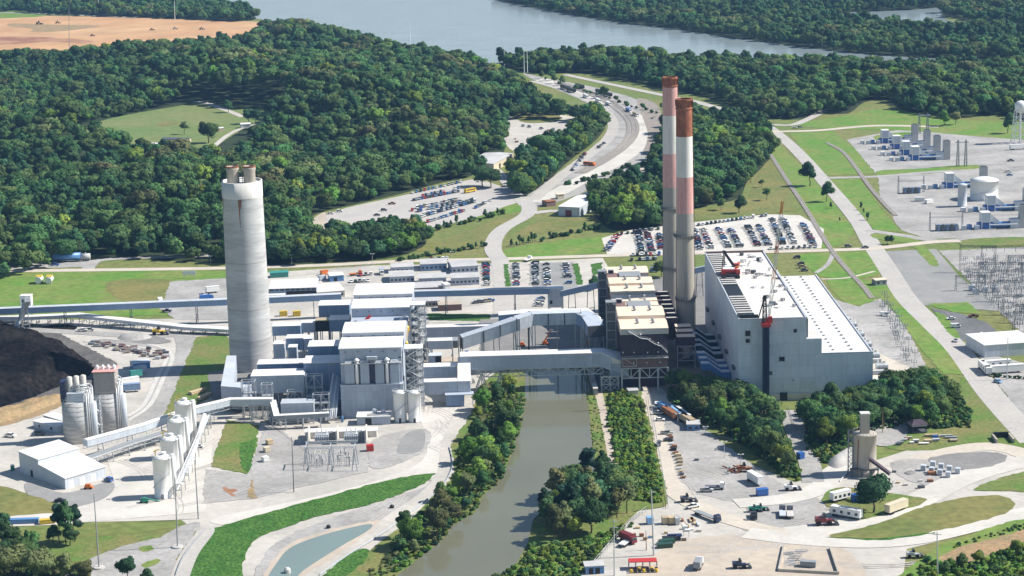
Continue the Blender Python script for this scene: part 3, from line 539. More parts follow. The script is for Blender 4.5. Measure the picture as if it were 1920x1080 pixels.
wood('upstream_wood', 'distant wood along the top beyond the second river channel', [(1400, -12), (1540, 20), (1650, 21), (1740, 16), (1850, 6), (2060, 0), (2060, -60), (1200, -60)], 10, 13, 3, pal=(2, 3, 3, 0, 0, 1))
wood('island_wood', 'wooded island between the two far river channels', [(1768, 28), (1850, 43), (2060, 45), (2060, 18), (1850, 14), (1785, 18)], 9.5, 17, 2, pal=(2, 3, 0, 0, 1, 4))
wood('field_wood', 'tall mixed wood behind the orange clay field', [(-60, 20), (20, 22), (100, 28), (340, 36), (430, 40), (480, 36), (455, 20), (375, 4), (300, -45), (-60, -45)], 8.5, 19, 3)
wood('rail_wood', 'narrow wood between the depot yard and the curving rail corridor', [(962, 358), (972, 310), (1040, 270), (1090, 245), (1100, 215), (1118, 208), (1136, 232), (1118, 262), (1060, 308), (1020, 348), (985, 372)], 7, 23, 3, pal=(0, 5, 0, 1, 3, 5, 2))
wood('stack_wood', 'thick bright green wood between pale warehouse and the red striped chimneys', [(1108, 392), (1135, 362), (1180, 345), (1215, 332), (1232, 290), (1262, 240), (1320, 226), (1395, 228), (1432, 255), (1448, 288), (1425, 318), (1400, 342), (1385, 372), (1330, 385), (1262, 405), (1240, 428), (1180, 434), (1140, 428), (1120, 410)], 7, 29, 2, pal=(0, 5, 0, 1, 3, 3, 2))
wood('ravine_wood', 'tangled low wood below the western car park beside the site road', [(505, 450), (560, 452), (600, 448), (680, 448), (720, 440), (770, 440), (800, 452), (780, 470), (720, 486), (600, 493), (500, 496)], 6.5, 31, 0, pal=(0, 3, 2, 1, 3, 5), smin=.6, smax=.95)
# ------------------------------------------------------------------ the big structures
def fbox(b, x0, yt, x1, yb, Y, depth, zb=None):        # box whose front face fills a rectangle seen on the plane Y
    p = V(x0, yt, Y); q = V(x1, yt, Y); r_ = V(x0, yb, Y); z0 = r_[2] if zb is None else zb
    b.box(p[0], Y, z0, q[0], Y+depth, (p[2]+q[2])/2); return p[0], q[0], z0, (p[2]+q[2])/2
def Zof(px, py, Y): return V(px, py, Y)[2]
def Xof(px, py, Y): return V(px, py, Y)[0]
# --- pale concrete chimney with two flues
cx, cy = G(472, 690)[:2]; zt = Zof(455, 338, cy); zcap = Zof(455, 368, cy)
chim = thing('chimney', 'tall pale concrete chimney with two steel flues sticking out of its white top', 'chimney', (cx, cy, 0))
b = MB(); b.lathe(cx, cy, [(10.6, 0)]+[(10.6-.7*i/14, zcap*i/14) for i in range(1, 15)], 48, False); b.build('shaft', 'concrete', chim, smooth=True)
b = MB(); b.lathe(cx, cy, [(10.0, zcap), (10.02, zt), (9.4, zt), (9.4, zt-1.2)], 48, False); b.lathe(cx, cy, [(9.4, zt-1.2), (9.4, zt-1.1)], 48); b.build('white_cap', 'stack_white', chim, smooth=True)
for k, z in enumerate((zcap*.18, zcap*.36, zcap*.63)):
    b = MB(); b.lathe(cx, cy, [(10.62-.7*z/zcap, z), (10.68-.7*z/zcap, z+.15), (10.62-.7*z/zcap, z+.5)], 48, False); b.build('construction_joint', 'stack_grey', chim)
for sx in (-4.1, 4.1):
    b = MB(); b.lathe(cx+sx, cy-1, [(2.9, zt-1.1), (2.9, zt+4.2), (3.2, zt+5.6), (3.2, zt+7.2), (2.7, zt+7.2), (2.7, zt+3)], 24, False); f = b.build('flue', 'concrete_aged', chim, smooth=True)
    b = MB(); b.lathe(cx+sx, cy-1, [(3.22, zt+6.6), (3.28, zt+7.35), (2.7, zt+7.35)], 24, False); b.build('rim', 'rust', f)
    b = MB(); b.lathe(cx+sx, cy-1, [(2.7, zt+3), (2.7, zt+3.1)], 24); b.build('flue_mouth', 'opening', f)
b = MB(); 
for z in np.arange(zt-1, zt+4, 1.2): b.bar((cx-.9, cy-2.5, z), (cx+.9, cy-2.5, z), .2)
b.bar((cx-.9, cy-2.5, zt-1), (cx-.9, cy-2.5, zt+4.6), .3); b.bar((cx+.9, cy-2.5, zt-1), (cx+.9, cy-2.5, zt+4.6), .3); b.build('access_ladder', 'steel_dark', chim)
for a, L in ((-1.62, 14), (-1.55, 5), (-2.75, 9)):
    b = MB(); b.add([(cx+10.06*math.cos(a+s_), cy+10.06*math.sin(a+s_), z) for s_, z in ((-.06, zcap-.1), (.06, zcap-.1), (.018, zcap-L*.4), (.008, zcap-L), (-.01, zcap-L))], [(0, 4, 3, 2, 1)])
    b.build('rust_stain', 'rust', chim)

# --- the two striped stacks
def striped_stack(cx, cy, zt, label, bands, zplat, zring):
    r = thing('smokestack', label, 'smokestack', (cx, cy, 0)); rad = lambda z: 4.85-.85*z/zt
    zs = [0]+[z for z, m in bands]
    for (z0, (z1, m)) in zip(zs, bands):
        b = MB(); n = max(2, int((z1-z0)/6)); b.lathe(cx, cy, [(rad(z0+(z1-z0)*i/n), z0+(z1-z0)*i/n) for i in range(n+1)], 32, False)
        b.build({'concrete_aged': 'shaft', 'stack_grey': 'grey_band', 'stack_pink': 'faded_red_band', 'stack_white': 'white_band', 'stack_rust': 'rusty_band'}[m], m, r, smooth=True)
    b = MB(); t = rad(zt); b.lathe(cx, cy, [(t, zt-4.6), (t+.35, zt-4.2), (t+.35, zt-3.8), (t+.05, zt-3.4)], 32, False); b.lathe(cx, cy, [(t+.02, zt), (t+.3, zt), (t+.3, zt+.8), (t-.6, zt+.8), (t-.6, zt-2)], 32, False)
    for k in range(20):
        a = k*math.pi/10; b.bar((cx+(t+.15)*math.cos(a), cy+(t+.15)*math.sin(a), zt-3), (cx+(t+.35)*math.cos(a), cy+(t+.35)*math.sin(a), zt), .4)
    b.build('rim', ['stack_rust'], r)
    b = MB(); b.lathe(cx, cy, [(t-.6, zt-2), (t-.6, zt-1.9)], 32); b.build('flue_mouth', 'opening', r)
    def gallery(z, name, w):
        b = MB(); q = rad(z); b.lathe(cx, cy, [(q, z), (q+w, z), (q+w, z+.25), (q, z+.25)], 32, False)
        for k in range(24):
            a = k*math.pi/12; ca, sa = math.cos(a), math.sin(a); b.bar((cx+(q+w)*ca, cy+(q+w)*sa, z), (cx+(q+w)*ca, cy+(q+w)*sa, z+1.3), .12); b.bar((cx+q*ca, cy+q*sa, z-1.6), (cx+(q+w)*ca, cy+(q+w)*sa, z), .14)
            a2 = a+math.pi/12; b.bar((cx+(q+w)*ca, cy+(q+w)*sa, z+1.3), (cx+(q+w)*math.cos(a2), cy+(q+w)*math.sin(a2), z+1.3), .1)
        b.build(name, 'steel_dark', r)
    gallery(zplat, 'gallery', 1.4); gallery(zring, 'gallery', .5)
    b = MB(); a = -.25
    for s_ in (-.04, .04): b.bar((cx+(rad(0)+.3)*math.cos(a+s_), cy+(rad(0)+.3)*math.sin(a+s_), 2), (cx+(t+.3)*math.cos(a+s_), cy+(t+.3)*math.sin(a+s_), zt), .16)
    for k in range(60):
        z = 2+(zt-2)*k/60; q = rad(z)+.3; b.bar((cx+q*math.cos(a-.04), cy+q*math.sin(a-.04), z), (cx+q*math.cos(a+.04), cy+q*math.sin(a+.04), z), .12)
    b.build('caged_ladder', 'rust', r)
    b = MB(); a = math.pi*1.04; b.bar((cx+(rad(0)+.1)*math.cos(a), cy+(rad(0)+.1)*math.sin(a), 2), (cx+(rad(zplat)+.1)*math.cos(a), cy+(rad(zplat)+.1)*math.sin(a), zplat), .28); b.build('cable_duct', 'steel_dark', r)
    return r
sx_, sy_ = G(1286, 655)[:2]; SZ = Zof(1280, 188, sy_)
zz_ = lambda py: Zof(1281, py, sy_)
striped_stack(sx_, sy_, SZ, 'front red and white banded smokestack whose whole top third is rusted brown', [(zz_(437), 'concrete_aged'), (zz_(399), 'stack_grey'), (zz_(331), 'stack_pink'), (zz_(255), 'stack_white'), (SZ, 'stack_rust')], zz_(441), zz_(560))
rx_, ry_ = G(1256, 147, SZ)[:2]; zr_ = lambda py: Zof(1256, py, ry_)
striped_stack(rx_, ry_, SZ, 'rear red and white banded smokestack partly hidden behind its twin', [(zr_(388), 'concrete_aged'), (zr_(350), 'stack_grey'), (zr_(287), 'stack_pink'), (zr_(216), 'stack_white'), (zr_(163), 'stack_pink'), (SZ, 'stack_rust')], zr_(390), zr_(502))

# --- powerhouse
YP = 922.9; X0, X1, X2, X3 = Xof(1385, 600, YP), Xof(1510, 597, YP), Xof(1541, 636, YP), Xof(1637, 662, YP)
H1, H2, H3 = Zof(1447, 599, YP), Zof(1525, 635, YP), Zof(1590, 663, YP)
ph = thing('power_station', 'huge pale grey stepped powerhouse with white roofs behind the dark trees', 'power station', (X0, YP, 0))
b = MB(); b.box(X0, YP, 0, X1+.6, 1076, H1); b.box(X1+.6, YP, 0, X2, 1076, H2); b.box(X2, YP, 0, X3, 1093, H3); b.build('wall', 'power_wall', ph)
b = MB(); b.box(X0+8.4, YP+.6, H1+.01, X1-.2, 1075, H1+.12); b.build('roof', 'roof_patchy', ph)
b = MB(); b.box(X1+1, YP+.6, H2+.01, X2-.3, 1075, H2+.12); b.build('roof', 'roof_patchy', ph)
tr = MB(); tr.box(X2+.4, YP+.6, H3+.01, X3-.5, 1092, H3+.15); tr.build('roof', 'roof_white', ph)
b = MB()
for (a0, c0, a1, c1, z) in ((X0, YP, X1+.6, YP+.5, H1), (X0, YP+.5, X0+.5, 1075.5, H1), (X1+.1, YP+.5, X1+.6, 1075.5, H1), (X2, YP, X3, YP+.5, H3), (X3-.5, YP+.5, X3, 1093, H3)): b.box(a0, c0, z, a1, c1, z+.7)
b.build('parapet', 'cladding_pale', ph); b = MB(); b.box(X0, 1075.5, H1, X1+.6, 1076, H1+1.1); b.build('rear_parapet', 'brown_pale', ph)
b = MB(); b.box(X1+.62, YP+2, H2+.14, X1+1.6, 1074, H1-.6); b.build('roof_edge_shadow_strip', 'steel_dark', ph).name = 'shadow_strip'  # dark strip is a painted shadow along the roof step
b = MB(); b.box(X0+.8, YP+9, H1+.13, X0+8.2, 1074, H1+.17); b.build('roof_deck', 'opening', ph)
for k in range(29):
    y = YP+12+k*4.8
    if 972 < y < 996: continue
    b = MB(); b.box(X0+.9, y, H1+.3, X0+8.3, y+2.1, H1+.7); b.build('roof_beam', 'concrete_plain', ph)
b = MB(); b.box(X0+1, YP+2.5, H1+.05, X0+9, YP+9, H1+.15); b.mat(1).box(X0+1, YP+2, H1+.1, X0+9.2, YP+2.5, H1+2); b.mat(1).box(X0+.7, YP+2, H1+.1, X0+1, YP+9, H1+1.6); b.box(X0+2, YP+5, H1+.3, X0+8, YP+9, H1+1.2); b.build('roof_hatch', ['steel_mid', 'opening'], ph)
for px, py, w, h in ((1402, 625, 11, 12), (1402, 639, 9, 9), (1491, 620, 7, 8), (1441, 649, 5, 7), (1466, 673, 12, 10), (1487, 713, 3, 2)):
    x, _, z = V(px, py, YP); s_ = .24; b = MB(); b.box(x-w*s_/2, YP-.05, z-h*s_/2, x+w*s_/2, YP-.02, z+h*s_/2); wn = b.build('window', 'opening', ph)
    b = MB()
    for (u0, v0, u1, v1) in ((-1, -1, 1, -.9), (-1, .9, 1, 1), (-1, -.9, -.9, .9), (.9, -.9, 1, .9)): b.box(x+u0*w*s_/2-.05, YP-.25, z+v0*h*s_/2-.05, x+u1*w*s_/2+.05, YP-.06, z+v1*h*s_/2+.05)
    b.build('frame', 'steel', wn)
b = MB(); b.box(X0, YP-.5, 0, X1+14, YP-.02, 3.4); b.build('plinth', 'concrete_plain', ph)
b = MB(); b.box(Xof(1462, 755, YP), YP-.62, .2, Xof(1476, 755, YP), YP-.52, 3.9); b.build('door', 'opening', ph)
for k in range(24):
    for xx in (X2+(X3-X2)*.26, X2+(X3-X2)*.62):
        y = YP+6+k*6.9; b = MB(); b.box(xx-.6, y, H3+.15, xx+.6, y+.8, H3+.7); b.mat(1).box(xx-.7, y-.1, H3+.7, xx+.7, y+.9, H3+.9); b.build('roof_vent', ['steel_mid', 'roof_grey'], ph)
rr = random.Random(3)
for k in range(34):
    x = X0+9+rr.uniform(6, 21); y = YP+rr.uniform(20, 145); w = rr.uniform(.5, 1.6); b = MB(); b.box(x-w, y, H1+.13, x+w, y+w*1.3, H1+.5+rr.uniform(.2, 1.4)); b.cyl(x, y-.8, H1+.13, H1+1.2, .35, 8); b.build('rooftop_unit', rr.choice(['steel_mid', 'steel', 'roof_grey', 'steel_dark', 'white', 'roof_grey']), ph)
for k in range(5):
    y = YP+10+k*30; b = MB(); b.box(X0-1.3, y+3, H1*.3, X0-.02, y+8, H1*.34); b.build('wall_bracket', 'steel_dark', ph)
# transformer bays along its right side: each bay a thing
for k in range(7):
    y = YP+6+k*21.5; x = X3+1.2
    t = thing('transformer_bay', ['nearest transformer bay beside the white turbine hall roof', 'second transformer bay from the trees along the turbine hall', 'third transformer bay from the trees along the turbine hall', 'middle transformer bay of seven along the turbine hall', 'fifth transformer bay from the trees along the turbine hall', 'sixth transformer bay from the trees along the turbine hall', 'farthest transformer bay along the turbine hall next to the lawn'][k], 'transformer', (x, y, 0), 0, 'transformer bays along the turbine hall')
    b = MB(); b.box(x, y, 3.6, x+12, y+2.4, 5.6); b.box(x+1, y+.3, 0, x+1.6, y+2, 3.6); b.box(x+10, y+.3, 0, x+10.6, y+2, 3.6); b.build('bus_duct', 'roof_grey', t)
    b = MB(); b.box(x+8.5, y-6.5, .1, x+14, y-2, 4.2); b.build('tank', 'steel', t)
    b = MB(); [b.box(x+8.7+j*1.1, y-7.6, .6, x+9.2+j*1.1, y-6.52, 3.6) for j in range(5)]; b.build('radiator', 'steel_mid', t)
    for j in range(3):
        b = MB(); b.lathe(x+9.4+j*1.8, y-4.2, [(.35, 4.2), (.3, 5.2), (.15, 6.6)], 8); b.build('bushing', 'paint_white', t)
    b = MB(); b.box(x+2, y-6, .1, x+5.5, y-2.5, 3); b.mat(1).box(x+2.5, y-6.05, .5, x+3.6, y-6.01, 2.4); b.build('control_cabinet', ['white', 'opening'], t)
    b = MB(); b.box(x-.5, y-9, .3, x+16, y-8.6, 1.2); b.build('fire_wall', 'concrete_aged', t)

# --- boiler house
YB = 946.0; BX0, BX1 = Xof(1165, 640, YB), Xof(1252, 640, YB); BZ = Zof(1165, 617, YB); zB = lambda py: Zof(1200, py, YB)
bh = thing('boiler_house', 'dark brown boiler house with stepped cream roofs beside the striped smokestacks', 'boiler house', (BX0, YB, 0))
BYE = G(1150, 500, BZ)[1]; Lb = BYE-YB; yy = lambda f: YB+Lb*f
b = MB(); b.box(BX0, YB, zB(689), BX1, yy(.30), zB(627)); b.box(BX0+.3, YB+8, 0, BX1-.3, yy(.30), zB(689)-.01); b.box(BX0, yy(.30), 0, BX1, BYE, BZ-6); b.build('wall', 'brown_wall', bh)
b = MB(); b.box(BX0, YB-.3, zB(689), BX1, YB-.02, zB(672)); b.build('brick_band', 'brown_pale', bh)
b = MB(); b.box(BX0-.1, YB-.1, zB(627), BX1+.1, yy(.30)-.1, BZ-.2); b.build('upper_wall', 'concrete_plain', bh)
def broof(f0, f1, z, ridge=True):
    y0, y1 = yy(f0), yy(f1); ym = (y0+y1)/2
    b = MB(); b.extrude_x([(y0, z-3), (y1, z-3), (y1, z), (ym, z+(1.1 if ridge else 0)), (y0, z)], BX0-.4, BX1+.4); o = b.build('roof', 'roof_cream', bh)
    for fx in (.38, .72):
        for dy in (-2.5, 2.5):
            b = MB(); x = BX0+(BX1-BX0)*fx; zz = z+.5; b.cyl(x, ym+dy, zz, zz+1.1, .55, 10); b.lathe(x, ym+dy, [(.95, zz+1.1), (.2, zz+1.7)], 10); b.build('vent', 'steel_mid', o)
broof(.0, .14, BZ); broof(.14, .28, BZ+1.6); broof(.46, .56, BZ-1.5, False); broof(.40, .46, BZ-2, False); broof(.57, .665, BZ); broof(.665, .77, BZ+1.2); broof(.88, 1.0, BZ)
for f in (.29, .78):
    b = MB(); y0, y1 = yy(f), yy(f+.09); b.extrude_y([(BX0+6, BZ-4), (BX1-3, BZ-4), (BX1-4.5, BZ+1.2), (BX0+6, BZ+1.2)], y0, y1); b.build('hopper_house', 'steel_mid', bh)
    b = MB(); b.box(BX0-.5, y0+.5, BZ-5, BX0+5.2, y1, BZ+.6); b.build('stair_head', 'brown_pale', bh)
    b = MB(); b.box(BX0+.6, y1-3, BZ+.62, BX0+3.6, y1-.6, BZ+2.8); b.mat(1).box(BX0+1, y1-3.04, BZ+1, BX0+3.2, y1-3.01, BZ+2.4); b.build('fan_box', ['roof_grey', 'opening'], bh)
    b = MB(); b.box(BX0+1, y0-8, BZ-8, BX1-1, y1+1, BZ-4.02); b.build('floor_deck', 'steel_dark', bh)
# stair and walkway on the front
b = MB(); p = [V(1178, 622, YB-1), V(1202, 635, YB-1), V(1213, 636, YB-1), V(1227, 645, YB-1), V(1240, 650, YB-1), V(1252, 662, YB-1)]
for a, c in zip(p, p[1:]):
    b.sweep([a, c], 1.2, .25); b.bar((a[0], YB-1.6, a[2]+1.1), (c[0], YB-1.6, c[2]+1.1), .12); b.bar((a[0], YB-1.6, a[2]), (a[0], YB-1.6, a[2]+1.1), .1)
b.build('stair', 'steel', bh)
b = MB(); b.box(BX0-.2, YB-1.8, zB(671), BX1+.2, YB-.32, zB(670)); b.truss((BX0, YB-1.8, zB(670)), (BX1, YB-1.8, zB(670)), 1.1, 10, .1); b.build('walkway', 'steel', bh)
for px, py in ((1168, 661), (1189, 661), (1214, 661), (1234, 660), (1201, 627), (1218, 636), (1234, 643), (1188, 680), (1213, 680), (1238, 679)):
    x, _, z = V(px, py, YB-.6); b = MB(); b.bar((x, YB-.4, z-.6), (x, YB-.9, z), .1); b.lathe(x, YB-.9, [(.3, z-.1), (.35, z+.2), (.1, z+.45)], 8); b.build('lamp', 'white', bh)
b = MB(); zt0, zt1 = zB(708), zB(690); b.truss((BX0, YB-.3, zt0), (BX1, YB-.3, zt0), zt1-zt0, 5, .45)
for f in (0, .38, .78, 1): b.box(BX0+(BX1-BX0)*f-.35, YB-.7, 0, BX0+(BX1-BX0)*f+.35, YB-.05, zt1)
b.build('truss_base', 'steel', bh)
b = MB(); b.truss((BX0+.5, YB-.4, zB(686)), (BX0+7, YB-.4, zB(686)), 4, 1, .25); b.build('bracing', 'steel', bh)
# steel stair towers on its left side
for k, (px0, yt, px1, yb, Y, lab) in enumerate(((1137, 568, 1154, 716, 958, 'open grey steel stair tower nearer the canal at the boiler house'), (1122, 510, 1137, 640, 1035, 'open grey steel stair tower at the far end of the boiler house'))):
    x0, x1 = Xof(px0, yt, Y), Xof(px1, yt, Y); z1 = Zof(px0, yt, Y); t = thing('stair_tower', lab, 'stair tower', (x0, Y, 0)); b = MB()
    for x in (x0, x1):
        for y in (Y, Y+5): b.bar((x, y, 0), (x, y, z1), .4)
    n = 9
    for i in range(n+1):
        z = z1*i/n; b.bar((x0, Y, z), (x1, Y, z), .35); b.bar((x1, Y, z), (x1, Y+5, z), .3); b.bar((x0, Y+5, z), (x0, Y, z), .3)
    b.build('frame', 'steel_mid', t); b = MB()
    for i in range(n):
        za, zb_ = z1*i/n, z1*(i+1)/n; b.sweep([(x0+.3, Y+1.2, za), (x1-.3, Y+1.2, zb_)] if i % 2 else [(x1-.3, Y+1.2, za), (x0+.3, Y+1.2, zb_)], 1.2, .25)
    b.build('stair_flight', 'steel', t)
    b = MB(); b.box(x0, Y+.6, 0, x1, Y+5, z1*.97); b.build('back_wall', 'steel_dark', t); b = MB(); b.box(x0-.3, Y-.3, z1, x1+.3, Y+5.3, z1+.3); b.build('roof', 'steel_mid', t)
# precipitator duct steps between boiler house and stacks
pd = thing('duct_stack', 'stepped dark ducts with pale tops at the foot of the front smokestack', 'duct', (*G(1285, 690)[:2], 0))
Yd = 985.0
for i, (yt, x0, x1) in enumerate(((632, 1270, 1303), (622, 1269, 1299), (613, 1267, 1295))):
    b = MB(); a = fbox(b, x0, yt, x1, yt+26, Yd+i*6, 5.6, Zof(1285, 648, Yd)); o = b.build('duct', 'brown_wall', pd); b = MB(); b.box(a[0]-.2, Yd+i*6-.2, a[3], a[1]+.2, Yd+i*6+5.6, a[3]+.3); b.build('duct_top', 'roof_cream', o)
b = MB(); xa, xb = Xof(1270, 648, Yd), Xof(1303, 648, Yd); zq = Zof(1285, 648, Yd)
for x in (xa, xb):
    for y in (Yd, Yd+16): b.bar((x, y, 0), (x, y, zq), .5)
for z in (zq*.35, zq*.68, zq-.3): b.bar((xa, Yd, z), (xb, Yd, z), .4)
b.bar((xa, Yd, zq*.35), (xb, Yd, zq*.68), .3); b.bar((xb, Yd, zq*.68), (xa, Yd, zq), .3); b.bar((xb, Yd, zq*.68), (xb-3, Yd, zq), .3); b.build('support_frame', 'steel', pd)
b = MB(); b.sweep([(xb-4, Yd+1, zq*.55), (xb-4, Yd+1.6, zq-.2)], 3.2, .3); b.box(xb-5.6, Yd+1, zq*.42, xb-2.4, Yd+3, zq-.3); b.build('chute', 'sand', pd)
b = MB(); b.box(xa+.5, Yd+5, 0, xb-.5, Yd+14, zq*.33); b.build('fan_house', 'steel_dark', pd)
for i in range(10):                                            # row of side ducts up the valley between boiler house and stacks
    y = 1004+i*6.5; b = MB(); x0 = BX1+1.5; b.box(x0, y, 10, sx_-5.6 if abs(y-sy_) > 3 else sx_-6, y+3.6, 21+(i % 3)*.8); o = b.build('duct', 'brown_wall', pd); b = MB(); b.box(x0+2.5+(i % 2), y-.1, 21+(i % 3)*.8, sx_-6.5, y+1.5, 21.4+(i % 3)*.8); b.build('duct_top', 'concrete_plain', o)
# blue steam ducts descending to the powerhouse
for i in range(7):
    Y = (955, 965, 975, 990, 1000, 1014, 1028)[i]
    w = ['the nearest', 'second nearest', 'third nearest', 'middle', 'fifth nearest', 'sixth nearest', 'farthest'][i]
    t = thing('coal_duct', 'stepped blue duct with pale top between stacks and powerhouse, %s of seven' % w, 'duct', (100, Y, 0), 0, 'stepped ducts into the powerhouse')
    path = [(93.3, Y, 7.6), (97.2, Y, 7.6), (103, Y, 3.2), (X0-.4, Y, 3.2)]; b = MB(); b.sweep(path, 5.4, 3.0); b.build('casing', 'paint_navy' if i > 2 else 'paint_steelblue', t)
    b = MB(); b.sweep([(p[0], p[1], p[2]+3.0) for p in path], 4.2, .25); b.build('top_cover', 'cladding_pale', t)
    b = MB(); b.bar((97, Y, 0), (97, Y, 7.6), .6); b.bar((103, Y, 0), (103, Y, 3.2), .6); b.build('support', 'steel_mid', t)
b = MB(); bx = thing('valve_house', 'small pale box building at the foot of the powerhouse corner', 'shed', (*G(1365, 715)[:2], 0)); fbox(b, 1353, 702, 1376, 718, 956, 6, 0); b.build('wall', 'cladding', bx)
b = MB(); a = V(1353, 701, 956); c = V(1376, 701, 956); b.box(a[0]-.3, 955.7, a[2]+.05, c[0]+.3, 962.2, a[2]+.4); b.build('roof', 'cladding_pale', bx)
b = MB(); b.box(a[0]+1, 955.9, .1, a[0]+2.4, 955.98, 2.3); b.build('door', 'opening', bx)
# ------------------------------------------------------------------ scrubber building and its ducts
YF = 912.7; FX0, FX1 = Xof(640, 760, YF), Xof(757, 757, YF); zF = lambda py: Zof(700, py, YF)
fg = thing('scrubber_building', 'grey blue scrubber building with four long white roofs one behind the other', 'industrial building', (FX0, YF, 0))
zl, zu = zF(722), zF(672); FX0u, FX1u = FX0-.1, FX1+.1
b = MB(); b.box(FX0, YF, 0, FX1, 948, zl); b.box(FX0+.3, YF+2.2, zl, FX1-.3, 1040, zu); b.build('wall', 'cladding', fg)
b = MB(); b.box(FX0-.2, YF-.25, zl, FX1+.2, YF+2.15, zl+.35); b.build('ledge', 'cladding_pale', fg)
for px in (672, 690, 722, 745): 
    x = Xof(px, 750, YF); b = MB(); b.box(x-.12, YF-.12, .5, x+.12, YF-.01, zl-.1); b.build('downpipe', 'cladding_pale', fg)
for x0, x1 in ((645.5, 663.5), (675, 691.5), (703, 719.5), (731, 748)):
    b = MB(); fbox(b, x0, 683, x1, 719.8, YF+.3, 1.95); b.build('filter_casing', 'cladding', fg)
    xa, xb = Xof(x0, 700, YF), Xof(x1, 700, YF); z = zF(683); b = MB(); b.hull([(xa, YF+.3, z), (xb, YF+.3, z), (xb, YF+2.2, z), (xa, YF+2.2, z)], [(xa+.6, YF+1.4, z+1.6), (xb-.6, YF+1.4, z+1.6), (xb-.6, YF+2.2, z+1.6), (xa+.6, YF+2.2, z+1.6)]); b.build('hopper_top', 'cladding_pale', fg)
for px in (669, 726):
    x = Xof(px, 700, YF); b = MB(); b.cyl(x, YF+1.1, zl+.4, zF(678), .85, 14); b.lathe(x, YF+1.1, [(.85, zF(678)), (1.3, zF(677)), (1.3, zF(675)), (.3, zF(672))], 14); b.build('riser_pipe', 'white', fg, smooth=True)
    b = MB(); b.box(x-1.5, YF+.9, zl+.4, x+1.5, YF+2.25, zF(681)); b.build('recess', 'steel_dark', fg)
b = MB(); fbox(b, 693, 683, 702, 719, YF+1.6, .65); b.build('recess', 'paint_navy', fg)
b = MB(); b.truss((FX0+1, YF-.1, zF(681)), (FX1-1, YF-.1, zF(681)), 1.1, 18, .1); b.box(FX0+.5, YF-.3, zF(681)-.3, FX1-.5, YF+2, zF(681)); b.build('walkway', 'steel', fg)
b = MB(); fbox(b, 687, 669, 707, 675, YF, 1.8); b.build('rooftop_unit', 'cladding_pale', fg)
for k, px in enumerate((652, 660, 668, 676, 687, 699, 711, 724, 736)):
    x, _, z = V(px, 663.5 if k % 2 else 664.5, YF+1.9); b = MB(); b.box(x-.35, YF+2.05, z-.3, x+.35, YF+2.18, z+.3); b.build('wall_lamp', 'steel_dark', fg)
for px in (643, 749):
    x, _, z = V(px, 666, YF+1.9); b = MB(); b.box(x-.5, YF+2.05, z-1.3, x+.5, YF+2.18, z+1.1); b.build('door', 'opening', fg)
def froof(name, y0, y1, z, x0, x1, wallz):
    b = MB(); b.box(x0+.2, y0+.3, wallz, x1-.2, y1-.3, z-.02); b.build('wall', 'cladding', fg)
    b = MB(); b.extrude_x([(y0, z), (y1, z), (y1, z+.4), ((y0+y1)/2, z+1.0), (y0, z+.4)], x0-.2, x1+.2); b.build('roof', 'roof_white', fg)
    for k in range(5):
        x = x0+(x1-x0)*(.1+.2*k); b = MB(); b.box(x-.3, y0+.14, z-1.6, x+.3, y0+.28, z-1.1); b.build('wall_lamp', 'steel_dark', fg)
YR = [G(640, 657, 32)[1], G(648, 634, 32)[1], G(645, 626, 34.3)[1], G(653, 604, 34.3)[1], G(655, 580, 32)[1], G(660, 562, 32)[1], G(659, 554, 34.3)[1], G(661, 533, 34.3)[1]]
froof('a', YF+1.7, YR[1], 32, FX0-.2, FX1-.2, zu); froof('b', max(YR[2], YR[1]+.3), YR[3], 34.0, FX0, FX1+.2, 24)
froof('c', YR[4], YR[5], 32, FX0+.2, FX1+.8, 16); froof('d', max(YR[6], YR[5]+.3), YR[7], 34.0, FX0, FX1+1.2, 16)
b = MB(); b.box(FX0, YR[3]+.2, 22, FX1, YR[4]-.2, 26); b.build('deck', 'paint_tan', fg)
rr = random.Random(9)
for k in range(12):
    x = rr.uniform(FX0+2, FX1-3); y = rr.uniform(YR[3]+1, YR[4]-3); b = MB()
    if k % 3: b.box(x, y, 26, x+rr.uniform(1, 3), y+2, 27+rr.uniform(.3, 1.8))
    else: b.tube((x, y, 26.5), (x+4, y+1, 29.5), .7, 10)
    b.build('deck_equipment', rr.choice(['steel', 'white', 'steel_mid', 'paint_red', 'rust']), fg)
b = MB(); b.box(FX0+1, YF+40, 0, FX1-1, 1041, 16); b.build('lower_structure', 'steel_dark', fg)
# annex and white vessels at its foot
an = thing('annex_shed', 'low flat-roofed grey annex with two roof fans at the foot of the scrubber building', 'shed', (*G(668, 797)[:2], 0)); YA = G(700, 797)[1]
b = MB(); a = fbox(b, 669, 782, 731, 797, YA, 8, 0); b.build('wall', 'cladding', an)
b = MB(); b.box(a[0]-.3, YA-.3, a[3], a[1]+.3, YA+8.3, a[3]+.35); rf = b.build('roof', 'roof_white', an)
for px in (703, 719):
    x = Xof(px, 775, YA+4); b = MB(); b.cyl(x, YA+4, a[3]+.35, a[3]+1.6, 1.0, 12); b.lathe(x, YA+4, [(1.1, a[3]+1.6), (1.1, a[3]+2.6), (.6, a[3]+2.9)], 12); b.build('fan', 'cladding_pale', rf)
b = MB(); b.box(a[0]+5, YA+1, a[3]+.35, a[1]-.6, YA+3, a[3]+.9); b.build('duct', 'roof_grey', rf)
x = Xof(691, 795, YA); b = MB(); b.box(x-1.4, YA-.06, .05, x+1.4, YA-.02, 3.2); b.build('door', 'opening', an)
